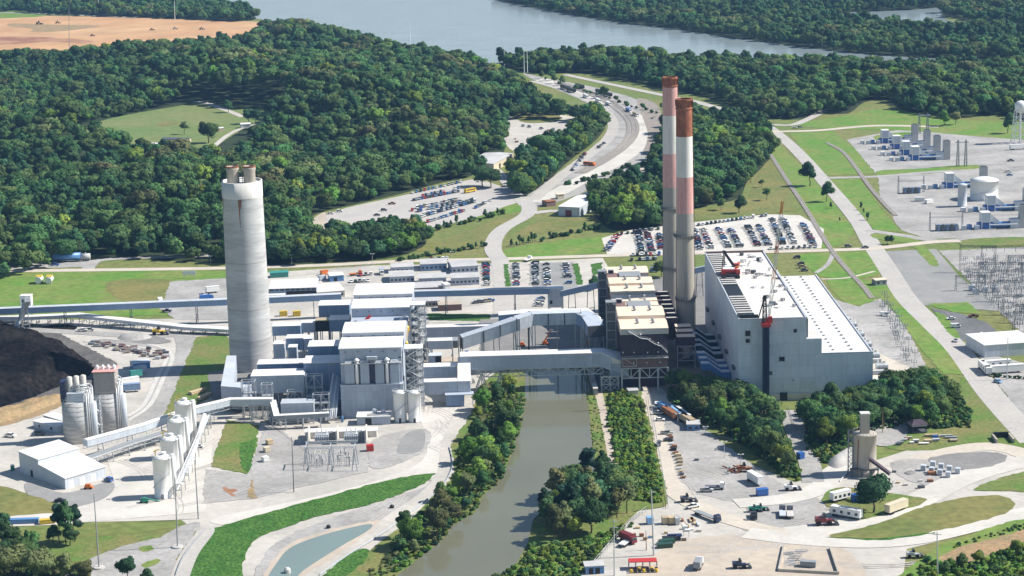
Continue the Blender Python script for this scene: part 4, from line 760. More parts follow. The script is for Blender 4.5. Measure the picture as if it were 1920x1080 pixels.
def vessel(px, py, r, ytop, label, mat_='silo_white', grp=None, dome=.25, name='storage_silo', cat='silo', ladder=True):
    cx, cy = G(px, py)[:2]; z = Zof(px, ytop, cy); t = thing(name, label, cat, (cx, cy, 0), 0, grp)
    b = MB(); b.lathe(cx, cy, [(r*1.02, 0), (r*1.02, .6), (r, .65), (r, z-.3), (r*1.03, z-.25), (r*1.03, z), (r*.55, z+r*dome), (.2, z+r*dome*1.3)], 28); b.build('shell', mat_, t, smooth=True)
    if ladder:
        b = MB(); a0 = 2.6
        for s_ in (-.06, .06): b.bar((cx+(r+.25)*math.cos(-.6+s_), cy+(r+.25)*math.sin(-.6+s_), 0), (cx+(r+.25)*math.cos(-.6+s_), cy+(r+.25)*math.sin(-.6+s_), z+1), .12)
        n = 16; pts = [(cx+(r+.35)*math.cos(-2.9+i*.14), cy+(r+.35)*math.sin(-2.9+i*.14), z*.25+z*.4*i/n) for i in range(n+1)]
        for p, q in zip(pts, pts[1:]): b.bar(p, q, .22)
        for k in range(10):
            a = k*math.pi/5; c = (cx+r*math.cos(a), cy+r*math.sin(a)); a2 = a+math.pi/5; d = (cx+r*math.cos(a2), cy+r*math.sin(a2)); b.bar((*c, z), (*c, z+1.1), .1); b.bar((*c, z+1.1), (*d, z+1.1), .1)
        b.build('ladder_and_railing', 'steel', t)
    return t, cx, cy, z
for px, lab in ((751, 'white storage vessel at the corner of the scrubber building beside its annex'), (778, 'white storage vessel standing at the foot of the lattice stair tower')):
    t, cx, cy, z = vessel(px, 790, 2.9, 735, lab)
    b = MB(); b.box(cx-3.3, cy-1, z+.3, cx+3.3, cy+1, z+.6); b.bar((cx-3.2, cy, z-2), (cx-3.2, cy, z+2), .35); b.bar((cx+1, cy, z), (cx+1, cy, z+3.4), .45); b.build('top_platform', 'steel', t)
    b = MB(); b.box(cx-.5, cy-2.99, .1, cx+.5, cy-2.8, 2.2); b.build('hatch', 'opening', t)
# lattice stair tower on its right flank, with pipes
for k, (px0, px1, yt, yb, Y, lab) in enumerate(((758, 791, 655, 770, 920, 'front steel lattice pipe tower on the flank of the scrubber building'), (768, 796, 573, 700, 985, 'rear steel lattice pipe tower on the flank of the scrubber building'))):
    x0, x1 = Xof(px0+1, yt, Y), Xof(px1, yt, Y); z1 = Zof(px0, yt, Y); t = thing('pipe_tower', lab, 'steel tower', (x0, Y, 0)); b = MB(); D = 8; n = 9
    for x in (x0, (x0+x1)/2, x1):
        for y in (Y, Y+D): b.bar((x, y, 0), (x, y, z1), .4)
    for i in range(1, n+1):
        z = z1*i/n
        for y in (Y, Y+D): b.bar((x0, y, z), (x1, y, z), .3); b.bar((x0, y, z), ((x0+x1)/2, y, z-z1/n), .2); b.bar((x1, y, z), ((x0+x1)/2, y, z-z1/n), .2)
        for x in (x0, x1): b.bar((x, Y, z), (x, Y+D, z), .3); b.bar((x, Y, z), (x, Y+D, z-z1/n), .2)
    b.build('frame', 'steel', t)
    for i in range(1, n+1):
        z = z1*i/n; b = MB(); b.box(x0+.2, Y+.3, z, x1-.2, Y+D-.3, z+.18); b.build('platform', 'steel_mid', t)
        b = MB(); b.sweep([(x0+1, Y-.2, z-z1/n), (x1-1, Y-.2, z)] if i % 2 else [(x1-1, Y-.2, z-z1/n), (x0+1, Y-.2, z)], 1, .3); b.build('stair_flight', 'white', t)
    rr = random.Random(k+4)
    for i in range(5):
        x = rr.uniform(x0+1, x1-1); b = MB(); b.cyl(x, Y+2+i, 0, z1*rr.uniform(.5, .95), rr.uniform(.3, .9), 10); b.build('pipe', rr.choice(['white', 'steel', 'roof_white']), t)
    for i in range(9):
        z = z1*rr.uniform(.1, .95); x = rr.uniform(x0, x1-2); b = MB(); b.box(x, Y+1, z, x+rr.uniform(1, 2.6), Y+4, z+rr.uniform(.8, 2)); b.build('equipment', rr.choice(['steel_mid', 'white', 'steel', 'steel_dark', 'cladding_pale']), t)
    b = MB(); b.box(x0-.3, Y-.3, z1, x1+.3, Y+D, z1+.35); b.build('roof', 'roof_white', t)
for px, py in ((764, 613), (762, 642), (768, 548), (770, 582)):
    x, y, z = G(px, py, 26); t = thing('yellow_vessel', {613: 'small yellow vessel beside the second scrubber roof', 642: 'small yellow vessel beside the front scrubber roof', 548: 'small yellow vessel beside the farthest scrubber roof', 582: 'small yellow vessel beside the third scrubber roof'}[py], 'vessel', (x, y, z-3))
    b = MB(); b.lathe(x, y, [(.2, z-3), (.9, z-2), (.9, z), (.2, z+.7)], 10); b.build('shell', 'paint_yellow', t); b = MB(); b.bar((x, y, z-9), (x, y, z-3), .4); b.build('stand', 'steel', t)
# clad ducts: (front rectangle, plane, depth, label)
DUCTS = [
 (470, 705, 570, 738, 930, 12, 3, 'long grey duct lowest in front of the pale chimney'),
 (482, 683, 569, 706, 951, 9, 4, 'blue grey duct running from the chimney to the scrubber building'),
 (569, 681, 640, 745, 938, 14, 0, 'tall blue grey duct block against the front left of the scrubber building'),
 (577, 650, 638, 674, 966, 12, 3, 'plain blue duct box left of the front scrubber roof'),
 (510, 612, 563, 630, 1018, 9, 3, 'grey blue duct box just right of the chimney shaft'),
 (536, 635, 568, 657, 990, 8, 2, 'small grey duct block between chimney and blue duct boxes'),
 (569, 636, 585, 657, 990, 8, 2, 'narrow grey duct block right of a matching wider one'),
 (512, 646, 533, 665, 984, 7, 0, 'pale ribbed filter box beside the chimney base'),
 (540, 652, 556, 666, 980, 6, 0, 'small grey filter box on a frame right of the ribbed one'),
 (564, 606, 590, 624, 1024, 6, 2, 'grey duct piece beside the black louvred cooler'),
 (617, 600, 655, 622, 1020, 10, 3, 'blue duct pair beside the second scrubber roof'),
 (597, 573, 655, 596, 1046, 12, 3, 'deep blue duct box left of the third scrubber roof'),
 (526, 757, 588, 776, 905, 8, .3, 'grey metal switch house below the long ducts')]
for x0, yt, x1, yb, Y, D, zb, lab in DUCTS:
    pt = V(x0, yt, Y); t = thing('duct_block', lab, 'duct', (pt[0], Y, 0)); b = MB(); a = fbox(b, x0, yt, x1, yb, Y, D, None if zb else 0); z0, z1 = a[2], a[3]
    mt = 'cladding_pale' if 'pale' in lab or 'switch' in lab else ('cladding_blue' if 'blue' in lab else 'cladding'); b.build('casing', mt, t)
    b = MB(); b.box(a[0]-.12, Y-.12, z1, a[1]+.12, Y+D+.12, z1+.3); b.build('top_cover', 'roof_white' if 'switch' not in lab else 'cladding_pale', t)
    n = max(2, int((a[1]-a[0])/5)); b = MB()
    for i in range(1, n):
        x = a[0]+(a[1]-a[0])*i/n; b.box(x-.1, Y-.1, z0, x+.1, Y-.02, z1)
    b.build('stiffener', 'steel', t)
    if z0 > 1.2:
        for i in range(n+1):
            x = a[0]+.4+(a[1]-a[0]-.8)*i/n
            for y in (Y+.5, Y+D-.5): b = MB(); b.bar((x, y, 0), (x, y, z0), .5); b.build('leg', 'steel', t)
# duct wrapping round the chimney
t = thing('chimney_duct', 'pale cornered duct wrapping round the foot of the chimney on its left', 'duct', (*G(415, 735)[:2], 0))
z1 = 12.5; A = [V(413, 706, 928)[:2], V(452, 708, 924)[:2], V(470, 706, 928)[:2]]; L0 = G(425, 668, z1)[:2]; R0 = G(443, 668, z1)[:2]; Rn = (G(446, 703, z1)[0], A[1][1]+9)
poly = [A[0], A[1], A[2], (A[2][0], A[2][1]+8), Rn, R0, L0]
b = MB(); b.prism(poly, 3.6, z1); b.build('casing', 'cladding', t); b = MB(); b.prism([(x, y) for x, y in poly], z1, z1+.35); b.build('top_cover', 'cladding_pale', t)
for x, y in poly[:5]:
    b = MB(); b.bar((x+.5, y+.6, 0), (x+.5, y+.6, 3.6), .6); b.build('leg', 'steel', t)
t = thing('louvre_cooler', 'black louvred cooler box between grey ducts right of the chimney', 'cooler', V(591, 603, 1022)); b = MB(); fbox(b, 591, 603, 617, 622, 1022, 6); b.build('casing', 'opening', t); a = V(591, 602, 1022); c = V(617, 602, 1022)
b = MB(); b.box(a[0], 1021.7, a[2], c[0], 1028, a[2]+.4); b.build('top_cover', 'paint_tan', t)
b = MB(); [b.bar((x, y, 0), (x, y, a[2]-4), .5) for x in (a[0]+.4, c[0]-.4) for y in (1022.5, 1027)]; b.build('support_frame', 'steel_mid', t)
# ducts east of the scrubber building, over the canal to the boiler house
def duct_run(label, path, w, h, m='cladding', top='roof_white', legs=True, seams=0, name='duct_run'):
    t = thing(name, label, 'duct', (path[0][0], path[0][1], 0)); b = MB(); b.sweep(path, w, h); b.build('casing', m, t)
    b = MB(); b.sweep([(x, y, z+h) for x, y, z in path], w*1.01, .3); b.build('top_cover', top, t)
    if seams:
        for p, q in zip(path, path[1:]):
            L = (Vector(q)-Vector(p)).length; n = max(1, int(L/seams))
            for i in range(n+1):
                c = Vector(p).lerp(Vector(q), i/n); d = (Vector(q)-Vector(p)).normalized(); b = MB(); e = d*.3; b.sweep([c-e, c+e], w*1.04, h*1.04); b.build('flange', 'steel_dark', t)
    if legs:
        for p, q in zip(path, path[1:]):
            n = max(1, int((Vector(q)-Vector(p)).length/12))
            for i in range(n+1):
                c = Vector(p).lerp(Vector(q), i/n); d = (Vector(q)-Vector(p)); d.z = 0; nn = Vector((d.y, -d.x, 0)).normalized()*(w/2-.4)
                b = MB(); b.bar((*(c+nn)[:2], 0), (c+nn), .45); b.bar((*(c-nn)[:2], 0), (c-nn), .45); b.bar((*(c+nn)[:2], c.z*.1), c-nn, .25); b.build('trestle', 'steel', t)
    return t
YE = 931.0; ze0, ze1 = Zof(820, 740, YE), Zof(820, 717, YE)
xe = Xof(882, 720, YE); ra = G(862, 665, 18); BY = 950.0
zb0, zb1 = Zof(1000, 691, BY), Zof(1000, 666, BY)
xr = Xof(1130, 680, BY)
duct_run('lowest white-topped duct box east of the scrubber building', [(FX1+8, YE+3, ze0), (xe-6.2, YE+3, ze0)], 6, ze1-ze0)
duct_run('sunlit white sloping duct rising from the lowest duct box to the canal bridge', [(xe-3, YE, ze0), (xe-3, YE+12, ze0+.8), (xe-3, BY+4, zb0-.6)], 6, ze1-ze0, m='cladding_pale', legs=False)
br = duct_run('long duct bridge carried on a lattice girder across the canal', [(xe-5, BY+4.6, zb0), (xe+5, BY+4.6, zb0), (xr, BY+4.6, zb0), (xr+8, BY+2, zb0-2), (BX0-1, BY-1, zb0-5)], 9, zb1-zb0, legs=False)
b = MB()
for y in (BY+.6, BY+8.4): b.truss((xe+3, y, zb0-3.6), (xr, y, zb0-3.6), 3.4, 14, .4)
b.build('lattice_girder', 'steel', br)
for x, w in ((xe+5, 3), (xe+14, 3)):
    for y in (BY+.6, BY+8.4): b = MB(); b.bar((x-w, y, 0), (x, y, zb0-3.4), .5); b.bar((x+w, y, 0), (x, y, zb0-3.4), .5); b.bar((x, y, 0), (x, y, zb0-3.4), .4); b.build('pier', 'steel', br)
x0, x1 = Xof(1128, 720, BY-3), Xof(1160, 720, BY-3)
b = MB()
for y in (BY-3, BY+6):
    for x in (x0, (x0+x1)/2, x1): b.bar((x, y, 0), (x, y, zb0-4), .55)
    for z in (.1, 3.5, 7, zb0-4): b.bar((x0, y, z), (x1, y, z), .4)
    for z in (.1, 3.6):
        for xa, xb in ((x0, (x0+x1)/2), ((x0+x1)/2, x1)): b.bar((xa, y, z), (xb, y, z+3.4), .3); b.bar((xb, y, z), (xa, y, z+3.4), .3)
b.build('pier', 'steel', br)
duct_run('second white-topped duct box behind the lowest one east of the scrubber', [(FX1+7, 953, Zof(820, 708, 950)), (Xof(857, 700, 950), 953, Zof(820, 708, 950))], 7, Zof(820, 688, 950)-Zof(820, 708, 950))
duct_run('short grey duct box behind a pale deck east of the scrubber', [(Xof(802, 650, 985), 988, Zof(820, 655, 985)), (Xof(848, 650, 985), 988, Zof(820, 655, 985))], 6, Zof(820, 640, 985)-Zof(820, 655, 985))
duct_run('long grey duct farthest back between scrubber and boiler houses', [(FX1+6, 1012, Zof(850, 631, 1010)), (Xof(925, 622, 1010), 1012, Zof(850, 631, 1010))], 5.5, Zof(850, 613, 1010)-Zof(850, 631, 1010))
yq = 985.0; zq = lambda px, py: V(px, py, yq)
pp = [(865, 652), (905, 641), (968, 621), (998, 615), (1090, 612)]
path = [(zq(*p)[0], yq+(8 if i > 2 else 2*i), zq(*p)[2]) for i, p in enumerate(pp)]; hh = Zof(900, 620, yq)-Zof(900, 641, yq)
ad = duct_run('segmented grey duct climbing in steps towards the boiler house', path, 7, hh, m='cladding_pale', top='cladding_pale', seams=7.4); b = MB(); p0 = path[0]; b.box(p0[0]-.25, p0[1]-3.2, p0[2]+.3, p0[0]-.1, p0[1]+3.2, p0[2]+hh-.3); b.build('open_end', 'opening', ad)
duct_run('white-roofed duct behind the segmented one ending at the boiler house', [(Xof(935, 606, 1003), 1006, Zof(960, 606, 1003)), (Xof(990, 596, 1003), 1006, Zof(990, 602, 1003)), (Xof(1098, 593, 1003), 1006, Zof(1040, 602, 1003)), (Xof(1122, 606, 1003), 1000, Zof(1122, 616, 1003))], 8, 4.2, m='cladding_blue')
duct_run('dark curved duct joining the segmented duct to the boiler house wall', [(path[-1][0], yq+8, path[-1][2]), (Xof(1105, 620, 985), 988, path[-1][2]-.5), (Xof(1118, 640, 975), 975, path[-1][2]-3)], 8, hh*.95, m='cladding_blue', top='cladding', seams=6)
t = thing('duct_end', 'grey box with dark slotted open end on a pale deck', 'duct', G(806, 684)); b = MB(); a = fbox(b, 804, 668, 816, 681, 965, 6); b.build('casing', 'cladding', t); b = MB(); fbox(b, 816.2, 667, 827, 680, 965.2, 5); b.build('open_end', 'opening', t)
b = MB(); b.box(a[0]-.2, 964.8, a[3], a[1]+3.2, 971, a[3]+.3); b.build('top_cover', 'cladding_pale', t)
b = MB(); b.box(a[0]+.3, 965.3, 0, a[1]-.3, 970, a[2]); b.build('plinth', 'concrete_plain', t)
for px0, py0, px1, py1, z, lab in ((790, 700, 860, 668, 5.5, 'low tan deck roof beside the pipe tower'), (795, 640, 860, 610, 4, 'low dark shed roof behind the pipe tower')):
    a = G(px0, py0, z); c = G(px1, py1, z); t = thing('low_shed', lab, 'shed', (a[0], a[1], 0)); b = MB(); b.box(a[0], a[1], 0, c[0], c[1], z-.3); b.build('wall', 'concrete_plain' if z > 5 else 'steel_dark', t); b = MB(); b.box(a[0]-.2, a[1]-.2, z-.3, c[0]+.2, c[1]+.2, z); b.build('roof', 'sand' if z > 5 else 'steel_mid', t)
b = MB(); fbox(b, 884, 741, 836, 753, 927, 4, 0) if False else None
t = thing('pump_house', 'small dark open-fronted pump house under the lowest duct box', 'shed', (*G(836, 753)[:2], 0)); b = MB(); a = fbox(b, 836, 741, 870, 753, 927, 4.5, 0); b.build('wall', 'cladding_blue', t); b = MB(); b.box(a[0]-.4, 926.6, a[3], a[1]+4.4, 932, a[3]+.3); b.build('roof', 'cladding', t)
b = MB(); [b.bar((a[1]+4, y, 0), (a[1]+4, y, a[3]), .3) for y in (927, 931)]; b.build('post', 'steel', t)
# aerial work platforms under the ducts
def boom_lift(px, py, mx, my, label, m='paint_orange', rz=0.0):
    x, y, _ = G(px, py); q = V(mx, my, y+1); t = thing('boom_lift', label, 'boom lift', (x, y, 0)); b = MB(); b.box(x-1.6, y-1.1, .5, x+1.6, y+1.1, 1.3); b.box(x-1.2, y-.8, 1.3, x+.9, y+.8, 2.2); b.build('chassis', m, t)
    for ex in (-1.1, 1.1):
        for ey in (-1.25, 1.0): w = MB(); w.tube((x+ex, y+ey, .5), (x+ex, y+ey+.25, .5), .5, 12); w.build('wheel', 'tyre', t)
    b = MB(); b.tube((x-.3, y, 2.1), q, .42, 6, .28); b.build('boom', m, t); b = MB(); b.box(q[0]-.9, q[1]-.6, q[2]-.3, q[0]+.9, q[1]+.6, q[2]-.15); [b.bar((q[0]+sx, q[1]+sy, q[2]-.2), (q[0]+sx, q[1]+sy, q[2]+.9), .1) for sx in (-.9, .9) for sy in (-.6, .6)]; b.build('basket', 'steel_mid', t)
boom_lift(1022, 647, 1034, 618, 'orange boom lift with raised pale boom between the duct runs'); boom_lift(979, 650, 980, 641, 'folded orange boom lift left of the raised one', 'paint_orange'); boom_lift(1102, 647, 1094, 606, 'boom lift with tall thin orange boom beside the boiler house', 'paint_orange')
boom_lift(166, 917, 184, 921, 'orange boom lift with arm lowered outside the south-west shed'); boom_lift(271, 943, 300, 940, 'green boom lift with long low arm by the white silo', 'paint_green')
for A_, B2, h_, w_, l_ in (((1097, 672), (1117, 742), 3.2, 2.0, 'dark concrete retaining wall along the east side of the canal under the bridge'), ((985, 682), (1097, 682), 3.0, 1.5, 'added dark concrete head wall standing in for shade beneath the duct bridge')):  # head wall is added to make the area behind the bridge dark
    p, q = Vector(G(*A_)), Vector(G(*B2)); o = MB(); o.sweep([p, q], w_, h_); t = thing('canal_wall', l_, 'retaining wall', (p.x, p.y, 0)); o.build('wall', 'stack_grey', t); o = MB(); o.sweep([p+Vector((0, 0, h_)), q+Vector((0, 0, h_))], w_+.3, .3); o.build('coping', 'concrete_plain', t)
# pipes, frames and small plant in front of the scrubber ducts
t = thing('pipe_bank', 'bank of thick pale pipes sloping down beside the scrubber building', 'pipes', (*G(618, 785)[:2], 0))
for k in range(6): b = MB(); b.tube(V(611+k*3.6, 788-k, 905), V(625+k*2.4, 700+k*1.5, 932), .42, 8); b.build('pipe', ['white', 'steel', 'cladding_pale'][k % 3], t, smooth=True)
b = MB(); q = V(620, 745, 918); [b.bar((q[0]+s_, 918, 0), (q[0]+s_, 918, q[2]-.4), .35) for s_ in (-3, 3)]; b.bar((q[0]-3.2, 918, q[2]-.6), (q[0]+5, 918, q[2]-.6), .35); b.build('support_frame', 'steel', t)
for px0, px1, yt, yb, Y, l in ((455, 480, 716, 772, 918, 'open grey steel frame at the left end of the long duct'), (492, 512, 722, 775, 915, 'open grey steel frame in front of the long grey duct'), (540, 568, 735, 778, 917, 'open grey steel frame left of the grey switch house roof'), (588, 618, 740, 780, 909, 'open grey steel frame between switch house and scrubber'), (575, 605, 705, 745, 927, 'open steel landing on the tall blue duct block')):
    x0, x1 = Xof(px0, yb, Y), Xof(px1, yb, Y); z1 = Zof(px0, yt, Y); t = thing('steel_frame', l, 'steel frame', (x0, Y, 0)); b = MB()
    for x in (x0, (x0+x1)/2, x1):
        for y in (Y, Y+4): b.bar((x, y, 0), (x, y, z1), .32)
    for f in (.33, .66, 1):
        for y in (Y, Y+4): b.bar((x0, y, z1*f), (x1, y, z1*f), .3)
        b.bar((x0, Y, z1*f), (x0, Y+4, z1*f), .25); b.bar((x1, Y, z1*f), (x1, Y+4, z1*f), .25); b.bar((x0, Y, z1*(f-.33)), ((x0+x1)/2, Y, z1*f), .2); b.bar((x1, Y, z1*(f-.33)), ((x0+x1)/2, Y, z1*f), .2)
    b.build('frame', 'steel', t); b = MB(); b.box(x0, Y, z1*.66+.16, x1, Y+4, z1*.66+.3); b.build('platform', 'steel_mid', t)
    for k in range(3): b = MB(); b.tube((x0-.5, Y+1+k, z1*.4), (x1+1, Y+1+k, z1*.4), .26, 8); b.build('pipe', ['white', 'cladding_pale', 'steel'][k], t)
rr = random.Random(17)
for k in range(60):
    px, py = (rr.uniform(500, 640), rr.uniform(768, 800)) if k < 34 else ((rr.uniform(505, 640), rr.uniform(655, 690)) if k < 46 else (rr.uniform(790, 900), rr.uniform(640, 735))); x, y, _ = G(px, py); b = MB(); w = rr.uniform(.7, 2); h = rr.uniform(.8, 3)
    b.box(x, y, .3, x+w, y+w*.8, .3+h)
    if k % 2: b.lathe(x+w/2, y+w*.4, [(.5, .3+h), (.5, 1.2+h), (.1, 1.5+h)], 8)
    else: b.tube((x-1.5, y+.4, .3+h*.7), (x+w+1.5, y+.4, .3+h*.7), .22, 6)
    tag(b.build('pump_set', rr.choice(['steel', 'white', 'steel_mid', 'cladding_pale', 'paint_steelblue', 'steel_dark', 'steel'])), ['small pump or cabinet among the pipework in front of the scrubber ducts', 'small pump or cabinet between the chimney and the front scrubber roof', 'small pump or cabinet on the ground under the ducts east of the scrubber'][0 if k < 34 else 1 if k < 46 else 2], 'pump', ['pumps in front of the scrubber ducts', 'pumps between chimney and scrubber', 'pumps under the eastern ducts'][0 if k < 34 else 1 if k < 46 else 2])
# ------------------------------------------------------------------ silos, sheds and conveyors of the south-west yard
def big_silo(px, py, rpx, yt, ytop2, label, red):
    cx, cy = G(px, py)[:2]; r = rpx/pxm(px, py); z = Zof(px, yt, cy); zt = Zof(px, ytop2, cy); t = thing('concrete_silo', label, 'silo', (cx, cy, 0))
    b = MB(); b.lathe(cx, cy, [(r, 0), (r, z)], 40); b.build('shell', 'concrete', t, smooth=True)
    for k in range(8):
        b = MB(); q = z*(k+1)/9; b.lathe(cx, cy, [(r+.01, q), (r+.06, q+.1), (r+.01, q+.3)], 40, False); b.build('pour_ring', 'stack_grey', t)
    if red:
        b = MB(); b.box(cx-r*.75, cy-r*.8, z, cx+r*.75, cy+r*.7, zt-1.5); b.build('penthouse', 'stack_grey', t); b = MB(); b.box(cx-r*.85, cy-r*.9, zt-1.1, cx+r*.85, cy+r*.8, zt-.8); b.build('red_roof', 'stack_pink', t)
        for k in range(4):
            x = cx-r*.6+k*r*.4; b = MB(); b.lathe(x, cy, [(.9, zt-.9), (.9, zt+.4), (.2, zt+1.2)], 10); b.build('vent', 'white', t)
        b = MB(); b.box(cx-r*.95, cy-r*.5, z, cx-r*.76, cy+r*.3, zt-4); b.build('stair_box', 'paint_navy', t)
    else:
        for k in range(3):
            x = cx-r*.35+k*r*.42; y = cy-1+k*1.2; b = MB(); b.lathe(x, y, [(r*.05, z), (r*.2, z+4), (r*.2, zt), (r*.1, zt+.4)], 14); b.build('filter', 'concrete_plain', t, smooth=True)
        b = MB(); b.box(cx-r*.95, cy-r*.5, z, cx-r*.6, cy+r*.3, z+9); b.build('stair_box', 'paint_navy', t); b = MB(); b.box(cx-r*.5, cy-r*.7, z, cx+r*.6, cy+r*.4, z+4); b.build('penthouse', 'cladding_pale', t)
    rr = random.Random(int(px))
    for k in range(6):                                                      # pipes looping off the roof and down the side
        a = -.75+k*.17; x, y = cx+(r+.5)*math.cos(a), cy+(r+.5)*math.sin(a); h = z+4+(k % 3)*1.4; b = MB(); b.tube((x, y, .5), (x, y, h-1.2), .32, 8); b.tube((x, y, h-1.2), (x-1.1, y+.3, h), .32, 8); b.tube((x-1.1, y+.3, h), (cx+.5*k-2, cy-2, h), .32, 8); b.tube((cx+.5*k-2, cy-2, h), (cx+.5*k-2, cy-2, z), .32, 8); b.build('pipe', rr.choice(['steel', 'steel', 'cladding_pale']), t, smooth=True)
    for k in range(9):
        x, y = cx+rr.uniform(-.7, .6)*r, cy-rr.uniform(.1, .75)*r; b = MB(); b.box(x, y, z, x+rr.uniform(.6, 1.8), y+1, z+rr.uniform(1, 4)); b.build('roof_equipment', rr.choice(['steel_mid', 'paint_steelblue', 'steel', 'white', 'steel_dark']), t)
    b = MB()
    for k in range(24):
        a = k*math.pi/12; a2 = a+math.pi/12; b.bar((cx+r*math.cos(a), cy+r*math.sin(a), z), (cx+r*math.cos(a), cy+r*math.sin(a), z+1.2), .1); b.bar((cx+r*math.cos(a), cy+r*math.sin(a), z+1.2), (cx+r*math.cos(a2), cy+r*math.sin(a2), z+1.2), .1)
    b.build('railing', 'steel', t)
    b = MB(); b.cyl(cx+r*1.12, cy-1.2, 0, z*.96, 1.5, 12); b.build('side_duct', 'cladding_pale', t, smooth=True)
    return cx, cy, r, z
s1 = big_silo(149, 826, 28, 749, 706, 'broad concrete silo with three grey filter drums on its roof', False)
s2 = big_silo(206, 806, 26, 734, 688, 'concrete silo with red edged penthouse behind the one with drums', True)
for k, (px, py) in enumerate(((185, 822), (192, 808))):
    cx, cy = G(px, py)[:2]; t = thing('lattice_stair', ['white lattice stair tower nearer the drum-topped silo', 'white lattice stair tower between the two concrete silos'][k], 'stair tower', (cx, cy, 0)); b = MB(); b.tower(cx, cy, 0, 19, 3.4, 3.4, 6, .3); b.build('frame', 'steel', t)
    for i in range(6): b = MB(); b.sweep([(cx-1.3, cy-1.75, i*3.2), (cx+1.3, cy-1.75, i*3.2+3.2)] if i % 2 else [(cx+1.3, cy-1.75, i*3.2), (cx-1.3, cy-1.75, i*3.2+3.2)], .9, .25); b.build('stair_flight', 'white', t)
for px, yt, lab in ((303, 857, 'nearest white silo in the row of four beside the pipe rack'), (317, 822, 'second nearest of the four white silos'), (330, 788, 'third of the four white silos counted from the road'), (343, 755, 'farthest of the four white silos, right under the sloping gallery')):
    x, y, z = G(px, yt, 16.8); bp = W2P(x, y, 0); t, cx, cy, z = vessel(bp[0], bp[1], 3.75, yt, lab, grp='row of white silos')
    b = MB(); b.cyl(cx+.8, cy, z, z+2.2, 1.1, 12); b.build('filter_drum', 'white', t); b = MB(); b.bar((cx-2.4, cy, z), (cx-2.4, cy, z+3), .3); b.bar((cx-2.4, cy, z+3), (cx-.6, cy, z+3.2), .3); b.box(cx-3.2, cy-.5, z+2.4, cx-2.3, cy+.5, z+2.7); b.build('davit', 'paint_yellow', t)
    b = MB(); b.cyl(cx+4.4, cy+.6, 0, z+1, .9, 12); b.build('side_duct', 'white', t, smooth=True); b = MB(); b.box(cx-.6, cy-3.95, .1, cx+.6, cy-3.7, 2.3); b.build('hatch', 'steel_mid', t)
rk = thing('pipe_rack', 'long low pipe rack running past the white silos towards the silo gallery', 'pipe rack', (*G(338, 935)[:2], 0))
P0, P1 = Vector((*G(330, 935)[:2], 0)), Vector((*G(392, 790)[:2], 0))
for i in range(11):
    p = P0.lerp(P1, i/10); b = MB(); b.bar(p, p+Vector((0, 0, 6)), .3); b.bar(p+Vector((2.4, 0, 0)), p+Vector((2.4, 0, 6)), .3); b.bar(p+Vector((0, 0, 6)), p+Vector((2.4, 0, 6)), .25); b.bar(p+Vector((0, 0, 3.5)), p+Vector((2.4, 0, 3.5)), .25); b.build('frame', 'steel', rk)
for j in range(6):
    o = Vector((.2+j % 4*.6, 0, 6.2 if j < 4 else 3.7)); b = MB(); b.tube(P0+o, P1+o, .2, 6); b.build('pipe', ['white', 'steel', 'white', 'cladding_pale', 'steel_mid', 'white'][j], rk)
t = thing('gallery_pipe', 'thick white sloping pipe from the gallery down to the pipe rack', 'pipe', (*G(345, 900)[:2], 0)); b = MB(); b.tube(G(350, 893), G(383, 778, 8), 1.0, 12); b.build('casing', 'white', t, smooth=True)
b = MB(); q = G(366, 840, 4); b.bar((q[0], q[1], 0), q, .4); b.build('support', 'steel', t)
# conveyor galleries
def gallery(label, pts, w, h, roofm='roof_white', wallm='cladding_pale', legs=18, gable=.5, name='conveyor_gallery', legm='steel', lattice=True):
    path = [G(px, py, z) for px, py, z in pts]; t = thing(name, label, 'conveyor', (path[0][0], path[0][1], 0)); b = MB(); b.sweep(path, w, h); b.build('casing', wallm, t)
    b = MB(); b.sweep([(x, y, z+h) for x, y, z in path], w*1.08, .15, gable); b.build('roof', roofm, t)
    for p, q in zip(path, path[1:]):
        p, q = Vector(p), Vector(q); n = max(1, round((q-p).length/legs))
        if lattice:
            b = MB(); d = (q-p); d.z = 0; nn = Vector((d.y, -d.x, 0)).normalized()*(w/2+.02)
            for s_ in (-1, 1): b.truss(p+nn*s_-Vector((0, 0, 1.6)), q+nn*s_-Vector((0, 0, 1.6)), 1.55, max(2, int((q-p).length/3)), .16)
            b.build('girder', legm, t)
        for i in range(n):
            c = p.lerp(q, (i+.5)/n)
            if c.z < 1.5: continue
            d = (q-p); nn = Vector((d.y, -d.x, 0)).normalized()*(w/2); b = MB()
            for s_ in (-1, 1): b.bar(c+nn*s_*1.5-Vector((0, 0, c.z)), c+nn*s_, .35)
            b.bar(c+nn*1.25-Vector((0, 0, c.z*.5)), c-nn*1.25-Vector((0, 0, c.z*.5)), .25); b.bar(c+nn*1.5-Vector((0, 0, c.z)), c-nn*1.25-Vector((0, 0, c.z*.5)), .2); b.build('trestle', legm, t)
    return t, path
gallery('white roofed gallery on lattice girders from the concrete silos to the scrubber', [(160, 836, 7), (270, 806, 7), (345, 779, 8), (432, 758, 8.5), (512, 757, 8.5)], 3.4, 2.6)
gallery('open pipe bridge along the front of the scrubber ducts', [(512, 757, 8.5), (519, 785, 5), (617, 780, 5)], 2.6, 1.6, wallm='steel_mid', legs=8, gable=0, name='pipe_bridge')
gallery('open grey pipe bridge below the white roofed silo gallery', [(160, 862, 4.5), (250, 830, 4.5), (310, 812, 4.5)], 3.2, .7, roofm='steel_mid', wallm='steel', legs=9, gable=0, name='pipe_bridge')
gallery('long grey tube conveyor crossing the whole site from the coal tower', [(-80, 592, 6.5), (60, 586, 8), (430, 571, 10), (640, 561, 10)], 4.2, 3.2, roofm='cladding_pale', wallm='cladding_blue', legs=32, legm='steel_dark', lattice=False)
